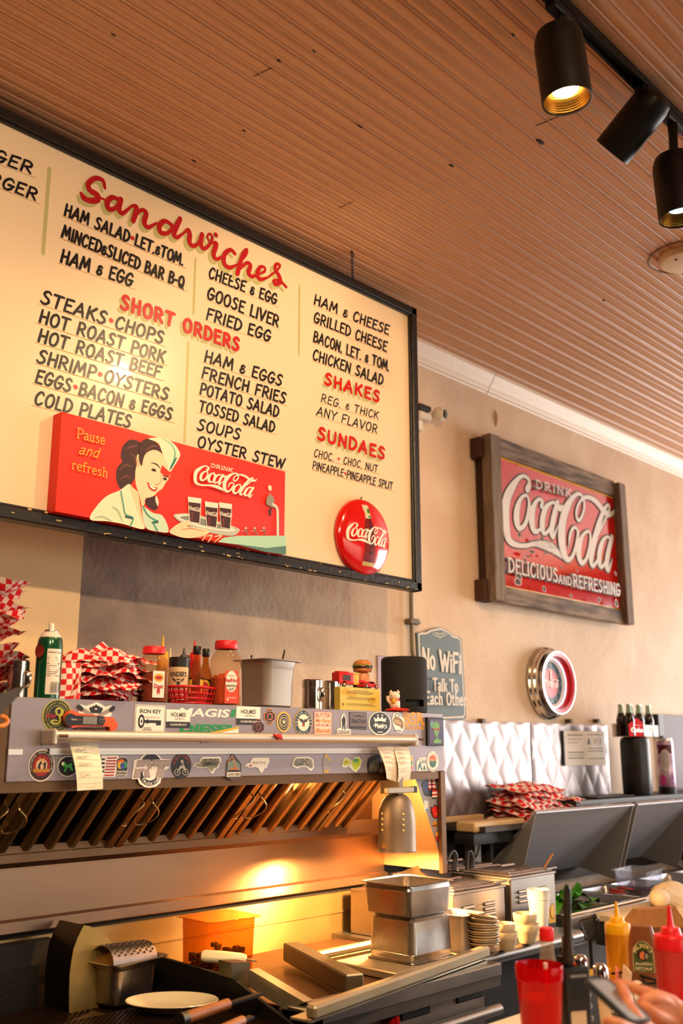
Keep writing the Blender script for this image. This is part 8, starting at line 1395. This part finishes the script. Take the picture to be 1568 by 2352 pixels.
# wire caddy with packets
d = 2.14; c = onS(1412, d); a_ = 0.0; wcd = thing('wire_caddy', 'black twisted-wire caddy with a tall loop handle beside the mustard', 'caddy', c); WB = C('1c1713', .35, metal=.6); TC = TT(c, -.35); w_, h_ = .085, .055; b = MB(); zr = .062
cor = [(-w_, -h_), (w_, -h_), (w_, h_), (-w_, h_)]
for z in (.006, zr):
    for i in range(4):
        p, q = V((*cor[i], z)), V((*cor[(i+1) % 4], z))
        for ph in ((0, pi) if z == zr else (0,)): b.tube([TC @ (p.lerp(q, t/28)+V((0, .0016*sin(ph+t*1.7), .0016*cos(ph+t*1.7)))) for t in range(29)], .0018, WB, 6)
for i in range(4):
    p, q = V((*cor[i], 0)), V((*cor[(i+1) % 4], 0)); nseg = 5 if i % 2 == 0 else 3
    for j in range(nseg): 
        u = (j+.5)/nseg; m = p.lerp(q, u); e = (q-p)/nseg*.45; b.tube([TC @ (m-e+V((0, 0, .006))), TC @ (m+V((0, 0, zr))), TC @ (m+e+V((0, 0, .006)))], .0014, WB, 6)
for i in range(5): x = -w_+2*w_*(i+.5)/5; b.tube([TC @ V((x, -h_, .006)), TC @ V((x, h_, .006))], .0014, WB, 6)
part(wcd, 'basket', b)
dl = 2.2; lp_ = [PD(x, y, dl) for x, y in ((1353, 2157), (1346, 2156), (1339, 2138), (1331, 2119), (1334, 2114), (1362, 2107), (1371, 2106), (1374, 2112), (1371, 2135), (1364, 2153), (1357, 2158))]; off = V((.006, .003, 0)); hb_ = MB().tube(lp_, .0019, WB, 8).tube([p+off-V((0, 0, .001)) for p in lp_], .0019, WB, 8); fo_ = TC @ V((-w_, h_*.6, .006)); hb_.tube([lp_[0], V((lp_[0].x, lp_[0].y, ZS+.07)), fo_], .0022, WB, 8).tube([lp_[-1], V((lp_[-1].x, lp_[-1].y, ZS+.07)), fo_], .0022, WB, 8); part(wcd, 'handle', hb_, 'looped wire handle')
rn = random.Random(11); nm2 = ['leftmost', 'second', 'third', 'fourth']
for i in range(4): p = TC @ V((-.06+.038*i, -.028+.03*(i % 2), .022+.012*(i % 2))); solo('creamer_cup', '%s white creamer cup from the left in the wire caddy' % nm2[i], 'creamer', MB().lathe([(1e-4, 0), (.013, 0), (.018, .02), (.0205, .0205), (.0205, .022), (1e-4, .0225)], C('f0e6d2', .45), 24, (0, 0, 0), Mx.Translation(p) @ Mx.Rotation(1.0+.2*i, 4, 'X') @ Mx.Rotation(.5*i, 4, 'Y')), 'creamer cups in the caddy')
for i, (cl_, lb) in enumerate((('e8b030', 'yellow sweetener packet standing at the left of the caddy'), ('f0e4cc', 'white sugar packet standing in the middle of the caddy'), ('e8b030', 'yellow sweetener packet leaning in the middle of the caddy'), ('d86a78', 'pink sweetener packet in the wire caddy'), ('f0e4cc', 'white sugar packet at the right of the caddy'))):
    p = TC @ V((-.05+.024*i, .012, .05)); solo('sugar_packet', lb, 'packet', MB().box((-.018, -.0015, -.032), (.018, .0015, .034), C(cl_, .5), .001, 1, Mx.Translation(p) @ Mx.Rotation(-.4+.35*i, 4, 'Z') @ Mx.Rotation(.5-.2*i, 4, 'Y')), 'packets in the caddy')
# ================================================================== HANDS AND PHONE
def zh(x, y): return (1280+x/5.444, 2050+y/5.444)
def HP(x, y, d): return PD(*zh(x, y), d)
tl_, tr_, bl_, br_ = HP(470, 1128, 1.505), HP(745, 1108, 1.545), HP(770, 1625, 1.415), HP(1030, 1590, 1.455)
ex = ((tr_-tl_)+(br_-bl_)).normalized(); ey = ((tl_-bl_)+(tr_-br_)); ey = (ey-ex*ey.dot(ex)).normalized(); ez = ex.cross(ey); pc = (tl_+tr_+bl_+br_)/4
if ez.dot(EO-pc) < 0: ez = -ez
pw, ph_ = ((tr_-tl_).length+(br_-bl_).length)/2, ((tl_-bl_).length+(tr_-br_).length)/2; TP = Mx(((ex.x, ey.x, ez.x, pc.x), (ex.y, ey.y, ez.y, pc.y), (ex.z, ey.z, ez.z, pc.z), (0, 0, 0, 1)))
ph = thing('phone', 'dark slate phone in a thick case held up in two hands', 'phone', pc)
def rr3(w2, h2, r, z): 
    o = []
    for cx, cy, q in ((w2-r, h2-r, 0), (-w2+r, h2-r, 90), (-w2+r, -h2+r, 180), (w2-r, -h2+r, 270)):
        for i in range(7): t = R_(q+i*15); o.append(TP @ V((cx+r*cos(t), cy+r*sin(t), z)))
    return o
w2, h2 = pw/2, ph_/2; CASE = mat('slate_phone_case', '2b323b', .45)
part(ph, 'case', MB().loft([rr3(w2-.002, h2-.002, .009, -.0055), rr3(w2, h2, .011, -.004), rr3(w2, h2, .011, .003), rr3(w2-.0015, h2-.0015, .010, .0048), rr3(w2-.004, h2-.004, .008, .0048), rr3(w2-.0045, h2-.0045, .008, .0035)], CASE)); part(ph, 'screen', MB().loft([rr3(w2-.0045, h2-.0045, .008, .0034), rr3(w2-.0045, h2-.0045, .008, .0037)], mat('phone_glass', '5c666c', .1, coat=1)))
SKIN = mat('skin', 'd98a5e', .5, sss=.12, bump=.12, bscale=260, var=.5, vscale=40, col2='cf7a52')
hm = MB()
def chain(pts, sub=5):
    P4 = [(HP(x, y, d), r) for x, y, d, r in pts]; C3 = crom([p for p, r in P4], sub); Rr = crom([V((r, 0, 0)) for p, r in P4], sub); hm.tube(C3, [max(q.x, .002) for q in Rr], SKIN, 14)
    for e in (0, -1): hm.sphere(C3[e], Rr[e].x*.99, SKIN, 14)
# hand holding the phone from below right: thumb on the screen edge
chain([(800, 1205, 1.505, .0085), (822, 1270, 1.497, .0098), (855, 1365, 1.487, .0098), (915, 1490, 1.472, .0118), (985, 1620, 1.462, .0145), (1075, 1760, 1.465, .019)])
chain([(630, 1628, 1.395, .0085), (700, 1640, 1.390, .0092), (800, 1680, 1.395, .0098), (930, 1740, 1.42, .0105), (1080, 1800, 1.455, .0125)])
chain([(680, 1720, 1.40, .0085), (800, 1765, 1.40, .0095), (950, 1820, 1.43, .0105), (1090, 1850, 1.46, .0125)])
chain([(740, 1810, 1.42, .008), (860, 1860, 1.42, .009), (1000, 1900, 1.44, .0105), (1110, 1920, 1.465, .0125)])
chain([(840, 1900, 1.44, .007), (940, 1945, 1.44, .008), (1120, 1990, 1.465, .011)])
chain([(1075, 1780, 1.468, .022), (1120, 1860, 1.472, .026), (1160, 1960, 1.475, .027), (1230, 2130, 1.48, .026), (1330, 2350, 1.47, .028), (1500, 2700, 1.43, .034)])
# other hand behind, index finger along the top edge of the phone
chain([(725, 1150, 1.575, .0068), (800, 1150, 1.572, .0082), (930, 1185, 1.568, .0086), (1050, 1232, 1.566, .0094), (1180, 1275, 1.568, .0094), (1310, 1330, 1.575, .0116), (1420, 1410, 1.582, .016)])
chain([(1042, 1392, 1.545, .0076), (1090, 1352, 1.545, .0086), (1190, 1340, 1.552, .0092), (1320, 1380, 1.565, .0115), (1430, 1470, 1.58, .016)])
chain([(1120, 1500, 1.545, .0076), (1190, 1452, 1.548, .0086), (1290, 1448, 1.556, .0095), (1400, 1500, 1.568, .0115), (1480, 1560, 1.582, .016)])
chain([(1240, 1590, 1.55, .007), (1300, 1550, 1.552, .0078), (1390, 1550, 1.558, .0088), (1480, 1620, 1.575, .012)])
chain([(1060, 1425, 1.53, .0078), (1130, 1470, 1.53, .0095), (1240, 1560, 1.535, .0115), (1400, 1640, 1.56, .015)])
chain([(1400, 1440, 1.582, .019), (1470, 1530, 1.584, .026), (1560, 1640, 1.585, .029), (1700, 1790, 1.585, .028), (1850, 1950, 1.58, .028), (2200, 2350, 1.55, .035)])
tmp = link('hands_tmp', hm); m_ = tmp.modifiers.new('r', 'REMESH'); m_.mode = 'VOXEL'; m_.voxel_size = .0016; s2_ = tmp.modifiers.new('s', 'SMOOTH'); s2_.factor = .5; s2_.iterations = 5
dg = bpy.context.evaluated_depsgraph_get(); dg.update(); me = bpy.data.meshes.new_from_object(tmp.evaluated_get(dg)); bpy.data.objects.remove(tmp)
for p in me.polygons: p.use_smooth = True
me.name = 'person'; me.materials.clear(); me.materials.append(SKIN); hands = bpy.data.objects.new('person', me); COL.objects.link(hands); ORG['person'] = V((0, 0, 0))
tag(hands, 'person seen only as two bare hands gripping a phone at the bottom right', 'person')
# thumb nail
nc, nr = HP(800, 1228, 1.505), .0085; vd = (EO-nc).normalized(); up_ = (HP(790, 1165, 1.51)-HP(855, 1365, 1.487)).normalized(); sd = up_.cross(vd).normalized(); nv = sd.cross(up_).normalized()
if nv.dot(vd) < 0: nv = -nv
nb = MB(); vs_ = []; fs = []
for j in range(9):
    for i in range(9):
        u, v = (i/8-.5)*2, (j/8-.5)*2; uu = u*math.sqrt(max(0, 1-.5*v*v)); vv = v*math.sqrt(max(0, 1-.5*u*u)); an = uu*.85; vs_.append(nc+sd*(.0088*sin(an))+nv*(.0090*cos(an)+.0004)+up_*(vv*.0085+.001))
nb.add(vs_, [(j*9+i, j*9+i+1, (j+1)*9+i+1, (j+1)*9+i) for j in range(8) for i in range(8)], C('dc8a68', .3)); part(hands, 'thumb_nail', nb, 'smooth thumb nail', fixn=False, sharp=180)
